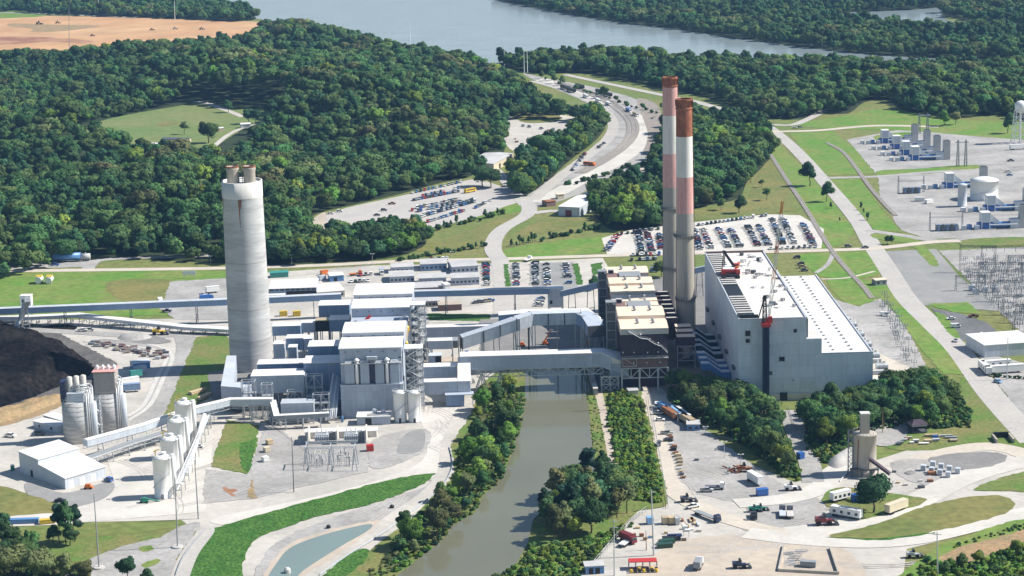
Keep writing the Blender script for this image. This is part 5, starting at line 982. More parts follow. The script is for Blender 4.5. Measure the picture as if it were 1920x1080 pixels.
gallery('grey tube conveyor between scrubber roofs and transfer tower', [(772, 556, 10), (1030, 550, 12)], 4.2, 3.2, roofm='cladding_pale', wallm='cladding_blue', legs=34, legm='steel_dark', lattice=False)
gallery('inclined conveyor from transfer tower up to the boiler house', [(1055, 556, 12), (1125, 540, 22)], 4, 3, roofm='cladding_pale', wallm='cladding_blue', legs=20, legm='steel_dark', lattice=False)
gallery('inclined conveyor between the smokestacks and the powerhouse wall', [(1295, 515, 12), (1328, 508, 16)], 4, 3, roofm='cladding_pale', wallm='cladding_blue', legs=20, legm='steel_dark', lattice=False)
gallery('low white roofed conveyor with rusty patches beside the coal heap', [(-80, 603, 3), (60, 598, 3.4), (145, 594, 4), (260, 607, 3), (350, 617, 2.2), (440, 622, 1.8)], 5.4, 1.6, roofm='roof_white', wallm='cladding_pale', legs=7, legm='steel_mid', lattice=False)
gallery('short covered conveyor dropping from the white coal tower to the heap', [(52, 566, 22), (40, 600, 8), (32, 620, 3)], 3.2, 2.4, wallm='cladding_pale', lattice=False, legs=30)
for px0, yt, px1, yb, Y, D, lab, zb in ((37, 556, 57, 575, G(48, 605)[1], 5, 'white coal transfer tower standing over the two long conveyors', 14), (1027, 543, 1056, 577, G(1040, 590)[1], 8, 'pale grey transfer tower on lattice legs at the end of the tube conveyor', 8)):
    t = thing('transfer_tower', lab, 'transfer tower', (Xof(px0, yb, Y), Y, 0)); b = MB(); x0, x1, z0, z1 = fbox(b, px0, yt, px1, yb, Y, D, None); b.build('housing', 'white' if zb == 14 else 'cladding_pale', t)
    b = MB(); b.box(x0-.2, Y-.2, z1, x1+.2, Y+D+.2, z1+.4); b.build('roof', 'roof_white', t); b = MB()
    for x in (x0+.3, x1-.3):
        for y in (Y+.3, Y+D-.3): b.bar((x, y, 0), (x, y, z0), .5)
    b.bar((x0, Y, 0), (x1, Y, z0), .3); b.bar((x1, Y, 0), (x0, Y, z0), .3); b.build('leg', 'steel_mid', t).name = 'support_frame'
    b = MB(); b.box(x0+1, Y-.05, z0+2, x0+2.4, Y-.02, z0+4); b.build('window', 'opening', t)
# coal heap: one sloping heap
def heap(name, label, pts, hmax, m, slope=45, nz=1.0, seed=1, kind=None, cat='heap', step=3.0):
    poly = [tuple(p) for p in spline(wpoly(pts), True, 4)]; A = np.array(poly); lo, hi = A.min(0), A.max(0); xs = np.arange(lo[0]-step, hi[0]+step*2, step); ys = np.arange(lo[1]-step, hi[1]+step*2, step); gx, gy = np.meshgrid(xs, ys); P = np.stack([gx.ravel(), gy.ravel()], 1)
    d = np.where(inside(P, poly), edge_dist(P, poly), -edge_dist(P, poly)); r = np.random.default_rng(seed)
    z = np.minimum(d*math.tan(math.radians(slope)), hmax*(.8+.2*np.sin(P[:, 0]/9+P[:, 1]/13))); z = np.where(d > 0, z+nz*np.clip(d/4, 0, 1)*(r.normal(size=len(d))*.25+np.sin(P[:, 0]/4.2+P[:, 1]/7)*.35+.5*np.abs(np.sin(P[:, 0]/9-P[:, 1]/15))), -.3)
    nx = len(xs); v = np.column_stack([P, z]); f = [(j*nx+i, j*nx+i+1, (j+1)*nx+i+1, (j+1)*nx+i) for j in range(len(ys)-1) for i in range(nx-1) if max(z[j*nx+i], z[j*nx+i+1], z[(j+1)*nx+i], z[(j+1)*nx+i+1]) > 0]
    b = MB(); b.v = [tuple(q) for q in v.tolist()]; b.f = f; b.m = [0]*len(f); o = b.build(name, m, smooth=True); tag(o, label, cat, None, kind); return o
heap('coal_heap', 'huge black coal heap at the western edge of the plant yard', [(-90, 620), (0, 622), (55, 628), (90, 640), (140, 665), (175, 690), (165, 705), (110, 725), (60, 745), (0, 765), (-90, 800)], 11, 'coal', 38, 2.4)
heap('earth_bank', 'rough tan earth bank along the foot of the coal heap', [(-90, 800), (0, 772), (60, 752), (112, 742), (118, 752), (40, 782), (-20, 800), (-90, 820)], 3, 'dirt_orange', 35, 1.3, 2, step=1.5); heap('gravel_heap', 'low grey gravel heap behind the scrap field', [(225, 630), (270, 626), (285, 634), (250, 641), (222, 638)], 3, 'gravel_grey', 30, .2, 3, step=2)
heap('gravel_heap', 'pale stone heap at the foot of the concrete tower', [(1548, 868), (1580, 845), (1600, 838), (1600, 866), (1570, 880)], 3.5, 'gravel_grey', 35, .3, 4, step=1.2); heap('gravel_heap', 'small dark gravel heap in the concrete yard', [(1692, 888), (1708, 882), (1720, 888), (1705, 893)], 1.2, 'gravel_dark', 30, .1, 5, step=.8)
# stepped pale shed in the corner
A, B_, D_ = Vector((*G(38, 886)[:2], 0)), Vector((*G(123, 918)[:2], 0)), Vector((*G(199, 895)[:2], 0)); u = B_-A; v = D_-B_; u1 = u.normalized(); v1 = v.normalized()
sh = thing('stepped_shed', 'pale metal shed with one tall and one lower sloping roof in the south-west yard', 'shed', A)
def q4(f0, f1, g0=0, g1=1): return [A+u*f0+v*g0, A+u*f1+v*g0, A+u*f1+v*g1, A+u*f0+v*g1]
up = lambda p, z: (p.x, p.y, z)
b = MB(); c = q4(0, .43); b.hull([up(p, 0) for p in c], [up(c[0], 9.2), up(c[1], 8.6), up(c[2], 8.6), up(c[3], 9.2)]); c = q4(.43, 1); b.hull([up(p, 0) for p in c], [up(c[0], 6.6), up(c[1], 4.6), up(c[2], 4.6), up(c[3], 6.6)]); b.build('wall', 'cladding_pale', sh)
for f0, f1, z0, z1 in ((-.01, .44, 9.2, 8.6), (.432, 1.01, 6.6, 4.6)):
    c = q4(f0, f1, -.01, 1.01); b = MB(); b.hull([up(c[0], z0+.02), up(c[1], z1+.02), up(c[2], z1+.02), up(c[3], z0+.02)], [up(c[0], z0+.3), up(c[1], z1+.3), up(c[2], z1+.3), up(c[3], z0+.3)]); b.build('roof', 'roof_white', sh)
n_ = Vector((u1.y, -u1.x, 0)); n_ = -n_ if n_.dot(v1) > 0 else n_
for f, w, h, m in ((.24, 1.8, 3, 'opening'),):
    p = A+u*f; b = MB(); b.hull([up(p+n_*.02, .05), up(p+u1*w+n_*.02, .05), up(p+u1*w+n_*.06, .05), up(p+n_*.06, .05)], [up(p+n_*.02, h), up(p+u1*w+n_*.02, h), up(p+u1*w+n_*.06, h), up(p+n_*.06, h)]); b.build('door', m, sh)
for g in (.08, .35, .62):
    p = B_+v*g; b = MB(); b.hull([up(p+u1*.02, .05), up(p+v1*2.6+u1*.02, .05), up(p+v1*2.6+u1*.06, .05), up(p+u1*.06, .05)], [up(p+u1*.02, 3.2), up(p+v1*2.6+u1*.02, 3.2), up(p+v1*2.6+u1*.06, 3.2), up(p+u1*.06, 3.2)]); b.build('shutter', 'white', sh)
# substation yard in front of the scrubber
Ys = G(620, 822)[1]; t = thing('substation_building', 'long low white-roofed electrical building behind two big transformers', 'electrical building', (Xof(572, 822, Ys), Ys, 0)); b = MB(); x0, x1, z0, z1 = fbox(b, 572, 810, 706, 826, Ys, 5.5, 0); b.build('wall', 'concrete_plain', t); b = MB(); b.box(x0-.3, Ys-.3, z1, x1+.3, Ys+5.8, z1+.35); b.build('roof', 'roof_white', t)
for px in (579, 633, 687):
    x = Xof(px, 835, Ys-6); b = MB(); b.box(x-.35, Ys-10, 0, x+.35, Ys-.35, 6.2); b.build('fire_wall', 'concrete_plain', t)
for px, lab in ((605, 'grey power transformer in the left walled bay'), (660, 'grey power transformer in the right walled bay')):
    x = Xof(px, 840, Ys-5); t = thing('power_transformer', lab, 'transformer', (x, Ys-6, 0)); b = MB(); b.box(x-3, Ys-7.4, .2, x+3, Ys-4, 3.8); b.build('tank', 'steel', t); b = MB(); [b.box(x-3+k*.95, Ys-8.7, .6, x-2.6+k*.95, Ys-7.42, 3.4) for k in range(7)]; b.build('radiator', 'cladding_pale', t)
    for k in range(3): b = MB(); b.lathe(x-2+k*2, Ys-5.6, [(.4, 3.8), (.28, 5.6), (.1, 6.8)], 8); b.build('bushing', 'white', t)
    b = MB(); b.tube((x+2.4, Ys-3.6, 4.2), (x+4.6, Ys-3.6, 4.2), .8, 10); b.build('oil_tank', 'white', t)
t = thing('busbar_frame', 'white lattice busbar frame standing in the gravel substation yard', 'busbar frame', (*G(575, 880)[:2], 0)); b = MB(); P = [(574, 882), (619, 884), (665, 884)]; W_ = [G(*p) for p in P]
for x, y, _ in W_:
    b = MB()
    for sx in (-1.1, 1.1): b.bar((x+sx, y, 0), (x, y+1, 9.5), .35); b.bar((x+sx, y+9, 0), (x, y+9, 9.5), .35)
    b.bar((x, y+1, 9.5), (x, y+9, 9.5), .35); b.build('support', 'steel', t)
for y in (W_[0][1]+1, W_[0][1]+9): b = MB(); b.truss((W_[0][0]-.6, y, 9), (W_[2][0]+.6, y, 9), .9, 16, .2); b.build('beam', 'white', t)
rr = random.Random(4)
for k in range(26):
    x = rr.uniform(W_[0][0]+1.5, W_[2][0]-1); y = W_[0][1]+rr.choice([3.2, 5, 7, 11]); b = MB(); h = rr.uniform(2.5, 5.5); b.bar((x, y, 0), (x, y, h), .2); b.lathe(x, y, [(.25, h), (.25, h+1.2), (.05, h+1.5)], 6); b.bar((x-1, y, h*.8), (x+1, y, h*.8), .14); b.build('insulator', rr.choice(['steel', 'white', 'steel_mid']), t)
# ------------------------------------------------------------------ cranes, turbine yard, switchyard, poles
zr0 = H1+.15
cx, cy = G(1368, 517, H1)[:2]
t = thing('crawler_crane', 'red crawler crane with black boom parked on the powerhouse roof', 'crane', (cx, cy, zr0))
for sx in (-3.6, 3.6):
    b = MB(); b.extrude_x([(cy-8.5, zr0+.7), (cy-7.9, zr0), (cy+2.9, zr0), (cy+3.5, zr0+.7), (cy+2.9, zr0+1.5), (cy-7.9, zr0+1.5)], cx+sx-.7, cx+sx+.7); b.build('track', 'paint_black', t)
b = MB(); b.box(cx-3, cy-7, zr0+.8, cx+3, cy+2, zr0+1.64); b.build('undercarriage', 'paint_black', t); b = MB(); b.box(cx-3.6, cy-3, zr0+2.1, cx+3.6, cy+4.4, zr0+3.4); b.box(cx-4.6, cy-4.6, zr0+1.4, cx-2.4, cy-3.4, zr0+3.9); b.box(cx+2.6, cy-4.6, zr0+1.4, cx+4.8, cy-3.4, zr0+3.9); b.build('body', 'paint_red', t)
b = MB(); b.box(cx-3.4, cy-2.6, zr0+3.4, cx+2.4, cy+5.2, zr0+4.0); b.build('engine_cover', 'white', t); b = MB(); b.box(cx+2.6, cy+1, zr0+3.4, cx+4.8, cy+3.6, zr0+5.6); b.mat(1).box(cx+2.8, cy+.93, zr0+4.2, cx+4.6, cy+.98, zr0+5.4); b.build('cab', ['paint_red', 'glass_dark'], t)
b = MB(); top = V(1357, 470, cy+6); b.bar((cx-3.4, cy+2, zr0+4), top, .5); b.bar((cx-2.6, cy+2, zr0+4), (top[0]+.7, top[1], top[2]), .5); b.bar((cx+3.2, cy+1, zr0+4), top, .7); b.bar((cx+2.2, cy+1, zr0+4), (top[0]-.5, top[1], top[2]), .7); b.build('boom', 'paint_black', t)
b = MB(); q = V(1387, 493, cy+4); b.bar((cx+4, cy, zr0+4), q, .6); b.bar((cx+3, cy, zr0+4), (q[0]-.7, q[1], q[2]), .5); b.build('jib', 'paint_orange', t)
# tower crane in front of the powerhouse
yc = YP-3.5; cx = Xof(1436, 745, yc); zk = lambda px, py: V(px, py, yc)
t = thing('tower_crane', 'tall lattice tower crane standing against the powerhouse front with raised red and white jib', 'crane', (cx, yc, 0)); z1 = zk(1436, 612)[2]; z2 = zk(1436, 577)[2]
b = MB(); b.tower(cx, yc, 0, z1, 2.4, 2.4, 16, .45); b.box(cx-.8, yc-.8, 0, cx+.8, yc+.8, z1*.995); b.build('mast', 'paint_navy', t); b = MB(); b.box(cx-2, yc-2, z1, cx+2, yc+2, z1+1.6); b.tower(cx+.8, yc, z1+1.6, zk(1440, 597)[2], 2.2, 1.6, 3, .4); b.box(cx+1.2, yc-1, z1+1.6, cx+2.8, yc+1, z1+4.6); b.build('slewing_frame', 'paint_red', t)
b = MB(); b.tower(cx-.5, yc+.5, z1+1.6, zk(1437, 555)[2], 1.8, 1.0, 5, .4); b.bar((cx-.5, yc, zk(1437, 555)[2]), (cx-3.4, yc, z1+4), .5); b.build('head_frame', 'paint_black', t); b = MB(); b.box(cx+1.4, yc-2.6, zk(1440, 697)[2]-1, cx+2.6, yc-1.4, zk(1440, 697)[2]+1); b.build('lift_cage', 'steel_dark', t)
p0 = Vector(zk(1441, 600)); p1 = Vector(zk(1467, 377))
for i in range(9):
    a = p0.lerp(p1, i/9); c = p0.lerp(p1, (i+1)/9); b = MB(); w = .75 if 0 < i < 8 else .5
    for ox, oy in ((-w, 0), (w, 0), (0, w*1.4)): o = Vector((ox, oy, 0)); b.bar(a+o, c+o, .22); b.bar(a+o, c+Vector((oy-ox, 0, 0)), .14)
    b.build('jib_section', 'paint_orange' if i in (3, 5, 8) else 'paint_white', t)
# combustion turbine units
def turbine(px, py, label, flip=1, grp='combustion turbine units'):
    x, y, _ = G(px, py); t = thing('turbine_unit', label, 'gas turbine', (x, y, 0), 0, grp)
    b = MB(); b.box(x-7, y-3, 4.5, x-1, y+4, 11); [b.bar((x+sx, y+sy, 0), (x+sx, y+sy, 4.5), .5) for sx in (-6.5, -1.5) for sy in (-2.5, 3.5)]; b.build('inlet_house', 'white', t); b = MB(); b.box(x-6.6, y-3.05, 5, x-1.4, y-3.01, 10.4); b.build('filter_face', 'cladding_pale', t)
    b = MB(); b.hull([(x-1, y-2, 5), (x-1, y+3, 5), (x-1, y+3, 10), (x-1, y-2, 10)], [(x+5, y-1.2, 2.5), (x+5, y+1.2, 2.5), (x+5, y+1.2, 5), (x+5, y-1.2, 5)]); b.build('inlet_duct', 'cladding_pale', t)
    b = MB(); b.tube((x+1, y, 2.4), (x+12, y, 2.4), 2.0, 14); b.build('turbine_casing', 'paint_steelblue', t, smooth=True); b = MB(); b.box(x-9, y-2.2, .2, x+.8, y+2.2, 4.1); b.build('generator', 'paint_blue', t)
    b = MB(); b.box(x+12, y-2.6, .2, x+18, y+2.8, 6.2); b.build('exhaust_box', 'cladding_pale', t); b = MB(); b.box(x+18.1, y-2.6, 0, x+23, y+2.8, 15); b.mat(1).box(x+18.4, y-2.3, 15.01, x+22.7, y+2.5, 15.1); b.build('exhaust_stack', ['roof_grey', 'opening'], t)
    for k in range(4): b = MB(); xx = x-10-k*4.2; b.box(xx-1.5, y-5+(k % 2)*3, .1, xx+1.5, y-2+(k % 2)*3, 3); b.build('auxiliary_cabinet', ['cladding_pale', 'paint_steelblue', 'steel', 'white'][k], t)
    b = MB(); b.tube((x-2, y-4.6, 3.2), (x+16, y-4.6, 3.2), .45, 8); b.build('pipe', 'cladding_pale', t)
for px, py, l in ((1668, 268, 'farthest gas turbine unit below the tall grey exhaust stacks'), (1690, 279, 'second gas turbine unit of the far group'), (1708, 290, 'third gas turbine unit of the far group'), (1725, 300, 'nearest gas turbine unit of the far group by the green strip'), (1790, 352, 'gas turbine unit left of the big round white tank'), (1858, 428, 'gas turbine unit at the yard edge below the big white tank'), (1868, 395, 'gas turbine unit just right of the sandy patch below the tank')): turbine(px, py, l)
vessel(1845, 373, 9.6, 337, 'big round white oil tank with domed roof in the turbine yard', 'white', dome=.16, name='oil_tank', cat='tank'); vessel(1804, 387, 3.1, 346, 'slim pale blue upright tank beside the big round tank', 'cladding_pale', dome=.2, name='upright_tank', cat='tank', ladder=False)
x, y, _ = G(1912, 268); t = thing('water_tower', 'white water tower on lattice legs at the right edge of the picture', 'water tower', (x, y, 0)); zt = Zof(1913, 190, y); b = MB(); b.lathe(x, y, [(.6, zt-10), (4.2, zt-8), (4.8, zt-5), (4.8, zt-2), (3, zt), (.2, zt+.8)], 20); b.build('tank', 'white', t, smooth=True); b = MB(); b.tower(x, y, 0, zt-7.5, 12, 8, 5, .5); b.cyl(x, y, 0, zt-9, .8, 10); b.build('leg', 'white', t).name = 'support_frame'
# pylons and poles
def hframe(px, py, yt, w, label):
    x, y, _ = G(px, py); z = Zof(px, yt, y); t = thing('pylon', label, 'pylon', (x, y, 0))
    for s_ in (-w/2, w/2): b = MB(); b.tower(x+s_, y, 0, z, 2.0, .8, 8, .28); b.build('mast', 'steel_mid', t)
    b = MB(); b.box(x-w*.85, y-.4, z-2.2, x+w*.85, y+.4, z-1.5); b.build('crossarm', 'steel', t)
hframe(1731, 250, 212, 7, 'H-shaped lattice pylon behind the far gas turbines'); hframe(1803, 312, 262, 6, 'H-shaped lattice pylon left of the big white tank')
def pole(px, py, pxt, pyt, label, r=.28, m='steel', arms=0, name='pole', base=False, lights=False):
    x, y, _ = G(px, py); q = V(pxt, pyt, y); t = thing(name, label, 'pole', (x, y, 0)); b = MB(); b.tube((x, y, -.1), q, r, 8, r*.55); b.build('shaft', m, t)
    if arms:
        for k in range(arms): b = MB(); z = q[2]-1-k*2.2; b.bar((q[0]-1.6, y, z), (q[0]+1.6, y, z), .18); b.build('crossarm', m, t)
    if base: b = MB(); b.cyl(x, y, .2, .75, 2.1, 16); b.build('base', 'concrete_plain', t)
    if lights:
        b = MB(); b.bar((q[0]-.9, y, q[2]), (q[0]+.9, y, q[2]), .15); [b.box(q[0]+s_-.35, y-.3, q[2]-.1, q[0]+s_+.35, y+.3, q[2]+.15) for s_ in (-.9, .9)]; b.build('lamp_head', 'white', t)
    return t
pole(186, 1066, 176, 926, 'tall thin steel mast on a round base in the south-west gravel lot', base=True, m='steel_mid'); pole(333, 1027, 328, 895, 'tall thin steel mast beside the south access road bend', base=True, m='steel_mid'); pole(372, 973, 365, 862, 'tall thin steel mast at the corner of the pale apron', m='steel_mid')
pole(551, 923, 547, 820, 'tall dark mast at the edge of the substation yard', m='steel_dark', r=.22); pole(1152, 1080, 1151, 973, 'grey utility pole with crossarms by the southern fence', arms=2); pole(1226, 1042, 1221, 918, 'tall grey utility pole beside the red roofed rack', arms=1, r=.36); pole(1212, 1032, 1211, 995, 'short brown pole beside the tall grey utility pole', m='wood', r=.2)
pole(1758, 1080, 1757, 997, 'grey utility pole at the bend of the southern gravel road', arms=1); pole(1888, 712, 1890, 632, 'slim steel mast beside the white office trailers', r=.3); pole(1655, 812, 1655, 770, 'thin wooden pole beside the concrete tower', m='wood', r=.2)
for px, py, yt, l in ((983, 137, 90, 'left one of two white masts at the head of the rail corridor'), (989, 138, 92, 'right one of two white masts at the head of the rail corridor'), (769, 76, 40, 'white mast on the river bank above the hillside wood'), (946, 125, 83, 'white mast in the wood short of the river'), (1215, 136, 106, 'white mast in the wood beyond the smokestacks'), (130, 95, 10, 'thin mast at the edge of the orange field'), (328, 38, 2, 'thin pale mast behind the orange field'), (185, 25, -10, 'thin pale mast in the wood behind the orange field')): pole(px, py, px-1, yt, l, r=.45, m='white' if 'white' in l or 'pale' in l else 'steel_mid')
for px, py, yt, l in ((547, 498, 478, 'street lamp on the site road nearest the chimney'), (698, 497, 476, 'street lamp on the site road above the blue workshop'), (847, 484, 472, 'street lamp on the site road above the offices'), (1358, 858, 828, 'twin lamp post in the yard edge nearest the trees'), (1389, 878, 852, 'second twin lamp post beside the tree belt'), (1271, 795, 776, 'twin lamp post beside the office trailers'), (1323, 812, 800, 'twin lamp post at the end of the trailer row'), (395, 495, 480, 'lamp post on the western stretch of the site road')): pole(px, py, px, yt, l, r=.14, lights=True, name='street_lamp')
# switchyard
rr = random.Random(12)
def gantry(px, py, w, h, label, ang=0.0):
    x, y, _ = G(px, py); t = thing('switchyard_gantry', label, 'gantry', (x, y, 0), ang, 'switchyard gantries')
    for s_ in (0, w): b = MB(); b.tower(s_, 0, 0, h, 1.1, .7, 7, .1); b.build('post', 'steel_dark', t, local=True)
    b = MB(); b.truss((0, -.5, h-1.2), (w, -.5, h-1.2), 1.1, 12, .1); b.truss((0, .5, h-1.2), (w, .5, h-1.2), 1.1, 12, .1); b.build('beam', 'steel_dark', t, local=True)
    for k in range(3): b = MB(); xx = w*(k+1)/4; b.lathe(xx, 0, [(.12, h-3.4), (.25, h-3), (.12, h-2.4), (.25, h-2), (.12, h-1.3)], 6); b.build('insulator', 'steel', t, local=True)
gl = ['gantry nearest the white switchyard cabinets', 'tall gantry at the north-west corner of the switchyard', 'gantry in the second line of the switchyard', 'gantry behind the visitor car park', 'gantry at the south end of the switchyard', 'gantry in the middle of the switchyard', 'gantry at the eastern edge of the switchyard', 'gantry beside the grey asphalt pad', 'gantry in the third line of the switchyard', 'last gantry towards the white office building']
for i, (px, py, w, h) in enumerate(((1858, 545, 22, 12), (1800, 510, 20, 16), (1835, 530, 24, 12), (1880, 590, 22, 11), (1900, 622, 20, 11), (1862, 565, 24, 12), (1890, 520, 24, 13), (1792, 545, 16, 9), (1840, 505, 26, 14), (1905, 605, 18, 10))): gantry(px, py, w, h, 'grey lattice '+gl[i], -.15)
def stand_mesh(k):
    b = MB(); h = 3.2+k*.9; b.bar((0, 0, 0), (0, 0, h), .22); b.bar((-1.6, 0, h), (1.6, 0, h), .2)
    for x in (-1.5, 0, 1.5): b.lathe(x, 0, [(.14, h), (.3, h+.4), (.14, h+.8), (.3, h+1.1), (.1, h+1.6+k*.4)], 6)
    return b.mesh('insulator_stand', ['steel_mid'])
SM = [stand_mesh(k) for k in range(3)]
def stands(n, poly, label, group, seed, step=6.0):
    P = scatter(wpoly(poly), step, seed); r_ = random.Random(seed)
    for x, y in P[:n]:
        o = bpy.data.objects.new('insulator_stand', r_.choice(SM)); C.objects.link(o); o.location = (x, y, 0); o.rotation_euler.z = -.15; tag(o, label, 'switchgear', group); o.scale = (.85, .85, r_.uniform(.6, 1.05))
stands(205, [(1800, 495), (1930, 478), (1935, 640), (1900, 622), (1850, 575), (1810, 535)], 'grey insulator stand among the close rows of the eastern switchyard', 'insulator stands in the switchyard', 3, 4.7)
stands(90, [(1640, 562), (1662, 562), (1690, 605), (1722, 690), (1700, 694), (1668, 620)], 'grey insulator stand in the line between transformer bays and lawn', 'insulator stands beside the transformer bays', 4, 5.0)
for px, py in ((1822, 545), (1846, 548), (1830, 552), (1865, 548)):
    x, y, _ = G(px, py); t = thing('switch_cabinet', {1822: 'pale switch cabinet leftmost of four in the switchyard', 1846: 'pale switch cabinet with a neighbour on each side in the switchyard', 1830: 'pale switch cabinet standing slightly forward of the others', 1865: 'pale switch cabinet rightmost of four in the switchyard'}[px], 'cabinet', (x, y, 0)); b = MB(); b.box(x-1.6, y-1, .2, x+1.6, y+1, 3.2); b.build('housing', 'cladding_pale', t); b = MB(); b.lathe(x, y, [(.3, 3.2), (.2, 4.6)], 8); b.build('bushing', 'steel', t)
for px, py, w in ((1709, 362, 12), (1775, 432, 14)):
    x, y, _ = G(px, py); t = thing('step_up_transformer', 'blue grey transformer under thin lattice masts %s' % ('in the upper turbine yard' if w == 12 else 'in the lower turbine yard'), 'transformer', (x, y, 0)); b = MB(); b.box(x-w/2, y-2, .2, x+w/2, y+2, 4.2); b.build('tank', 'steel_mid', t)
    for k in range(5): b = MB(); b.box(x-w/2+.6+k*w/5, y-3.2, .5, x-w/2+1.8+k*w/5, y-2.02, 4.6); b.build('radiator', 'paint_gunmetal' if k % 2 else 'cladding_blue', t)
    for s_ in (-w*.75, w*.75): b = MB(); b.tower(x+s_, y+2, 0, 12, 1, .6, 6, .14); b.build('mast', 'steel_mid', t)
    b = MB(); b.truss((x-w*.75, y+2, 8), (x+w*.75, y+2, 8), .9, 10, .13); b.build('beam', 'steel_mid', t)
# concrete tower on the south-east yard
t, cx, cy, z = vessel(1621, 889, 4.7, 812, 'tall weathered concrete tower with a narrow hut on top in the south-east yard', 'concrete_aged', dome=.02, name='concrete_tower', cat='tower', ladder=False)
b = MB(); b.box(cx-1.9, cy-1.5, z+.2, cx+1.6, cy+1.5, z+8.2); b.build('hut', 'concrete_aged', t); b = MB(); b.box(cx-2.1, cy-1.7, z+8.2, cx+1.8, cy+1.7, z+8.7); b.build('hut_roof', 'roof_white', t)
b = MB()
for k in range(20):
    a = k*math.pi/10; a2 = a+math.pi/10; r_ = 4.7; b.bar((cx+r_*math.cos(a), cy+r_*math.sin(a), z), (cx+r_*math.cos(a), cy+r_*math.sin(a), z+1.2), .1); b.bar((cx+r_*math.cos(a), cy+r_*math.sin(a), z+1.2), (cx+r_*math.cos(a2), cy+r_*math.sin(a2), z+1.2), .1)
b.build('railing', 'steel', t); b = MB(); b.tower(cx-5.8, cy, 0, z+1.5, 1.8, 1.8, 10, .2); b.build('stair_frame', 'steel_mid', t); b = MB(); b.box(cx-6.5, cy-5, 3, cx+5, cy-2.6, 3.6); [b.bar((cx+x_, cy-4.6, 0), (cx+x_, cy-4.6, 3), .4) for x_ in (-6, -2, 2, 4.6)]; b.build('loading_deck', 'steel_dark', t)
b = MB(); b.sweep([(cx+1, cy-5, 7.5), (cx+8.5, cy-9, 2.2)], 2, 1.2); b.build('conveyor_chute', 'brown_wall', t); b = MB(); b.bar((cx-3.5, cy-3.3, 2), (cx-3.3, cy-3.5, z*.9), .3); b.build('rust_pipe', 'rust', t)
# ------------------------------------------------------------------ smaller buildings
def bld(label, A, B_, D, h, wall='cladding_pale', roof='roof_grey', gable=0.0, name='shed', cat='building', doors=(), windows=0, door_m='opening', over=.3, wh=1.2):
    """A, B_: picture points of the front wall's foot; D: depth in metres (or a picture point up the side wall)"""
    a = Vector(G(*A)); u = Vector(G(*B_))-a; w = u.length; rz = math.atan2(u.y, u.x)
    if not isinstance(D, (int, float)): D = abs((Vector(G(*D))-a).dot(Vector((-u.y, u.x, 0)).normalized()))
    t = thing(name, label, cat, (a.x, a.y, 0), rz); b = MB(); b.box(0, 0, 0, w, D, h)
    if gable: b.hull([(0, 0, h), (0, D, h), (0, D/2, h+gable)], [(w, 0, h), (w, D, h), (w, D/2, h+gable)])
    b.build('wall', wall, t, local=True); b = MB(); o = over
    if gable:
        b.hull([(-o, -o, h+.02), (-o, D/2, h+gable+.04), (-o, D/2, h+gable+.3), (-o, -o, h+.28)], [(w+o, -o, h+.02), (w+o, D/2, h+gable+.04), (w+o, D/2, h+gable+.3), (w+o, -o, h+.28)])
        b.hull([(-o, D+o, h+.02), (-o, D/2, h+gable+.041), (-o, D/2, h+gable+.301), (-o, D+o, h+.28)], [(w+o, D+o, h+.02), (w+o, D/2, h+gable+.041), (w+o, D/2, h+gable+.301), (w+o, D+o, h+.28)])
    else: b.box(-o, -o, h+.01, w+o, D+o, h+.3)
    b.build('roof', roof, t, local=True)
    for f, dw, dh in doors: b = MB(); b.box(w*f-dw/2, -.06, .02, w*f+dw/2, -.02, dh); b.build('door', door_m, t, local=True)
    for k in range(windows): b = MB(); x = w*(k+.5)/windows; b.box(x-.7, -.06, h*.5-wh/2, x+.7, -.02, h*.5+wh/2); b.build('window', 'glass_dark', t, local=True)
    return t, w, D
bld('long white-roofed warehouse with one maroon door north of the offices', (1047, 405), (1087, 407), (1082, 372), 6.5, 'cladding_pale', 'roof_white', 1.2, 'warehouse', doors=((.48, 4.5, 4.4),), door_m='paint_maroon')
bld('big cream walled depot with grey roof at the edge of the hillside wood', (926, 322), (963, 302), (884, 314), 6, 'paint_cream', 'roof_grey', .8, 'warehouse', doors=((.3, 4, 4),))
bld('low pale shed left of the corrugated hut among the trees by the stacks', (1166, 343), (1197, 340), 16, 4.5, 'cladding_pale', 'roof_grey', .5); bld('shed with striped rusty corrugated roof among the trees by the stacks', (1199, 335), (1240, 334), 18, 5, 'cladding_blue', 'sand', 1.0)
bld('small brown roofed hut left of the white warehouse', (1025, 388), (1042, 386), 7, 3.4, 'brown_pale', 'rust', .5); bld('tiny cream hut behind the brown roofed hut', (1046, 374), (1058, 373), 5, 3.4, 'paint_cream', 'roof_cream')
t, w, D = bld('blue fronted workshop with open dark bays right behind the chimney', (505, 562), (594, 559), 24, 6.2, 'cladding_blue', 'roof_white', 0, 'workshop', doors=((.45, 4.5, 4.6), (.62, 4.5, 4.6), (.78, 4.5, 4.6), (.93, 4, 4.6)))
for k in range(9): b = MB(); x = w*(k+.5)/9; b.box(x-1.2, -.1, 5, x+1.2, -.06, 6); b.build('window', 'glass_dark', t, local=True)
b = MB(); b.box(0, -5, 3.4, w*.35, -.12, 3.7); b.build('canopy', 'roof_white', t, local=True)
bld('low grey workshop annex joined to the blue fronted workshop', (596, 561), (647, 557), 22, 3.8, 'concrete_plain', 'roof_patchy', 0, 'workshop', windows=5)
bld('grey roofed office nearest the workshop', (731, 531), (777, 529), 17, 3.6, 'cladding', 'roof_grey', .8, 'office_building', windows=6); bld('grey roofed office behind the one nearest the workshop', (734, 513), (776, 511), 12, 3.6, 'cladding', 'roof_grey', .8, 'office_building', windows=5)
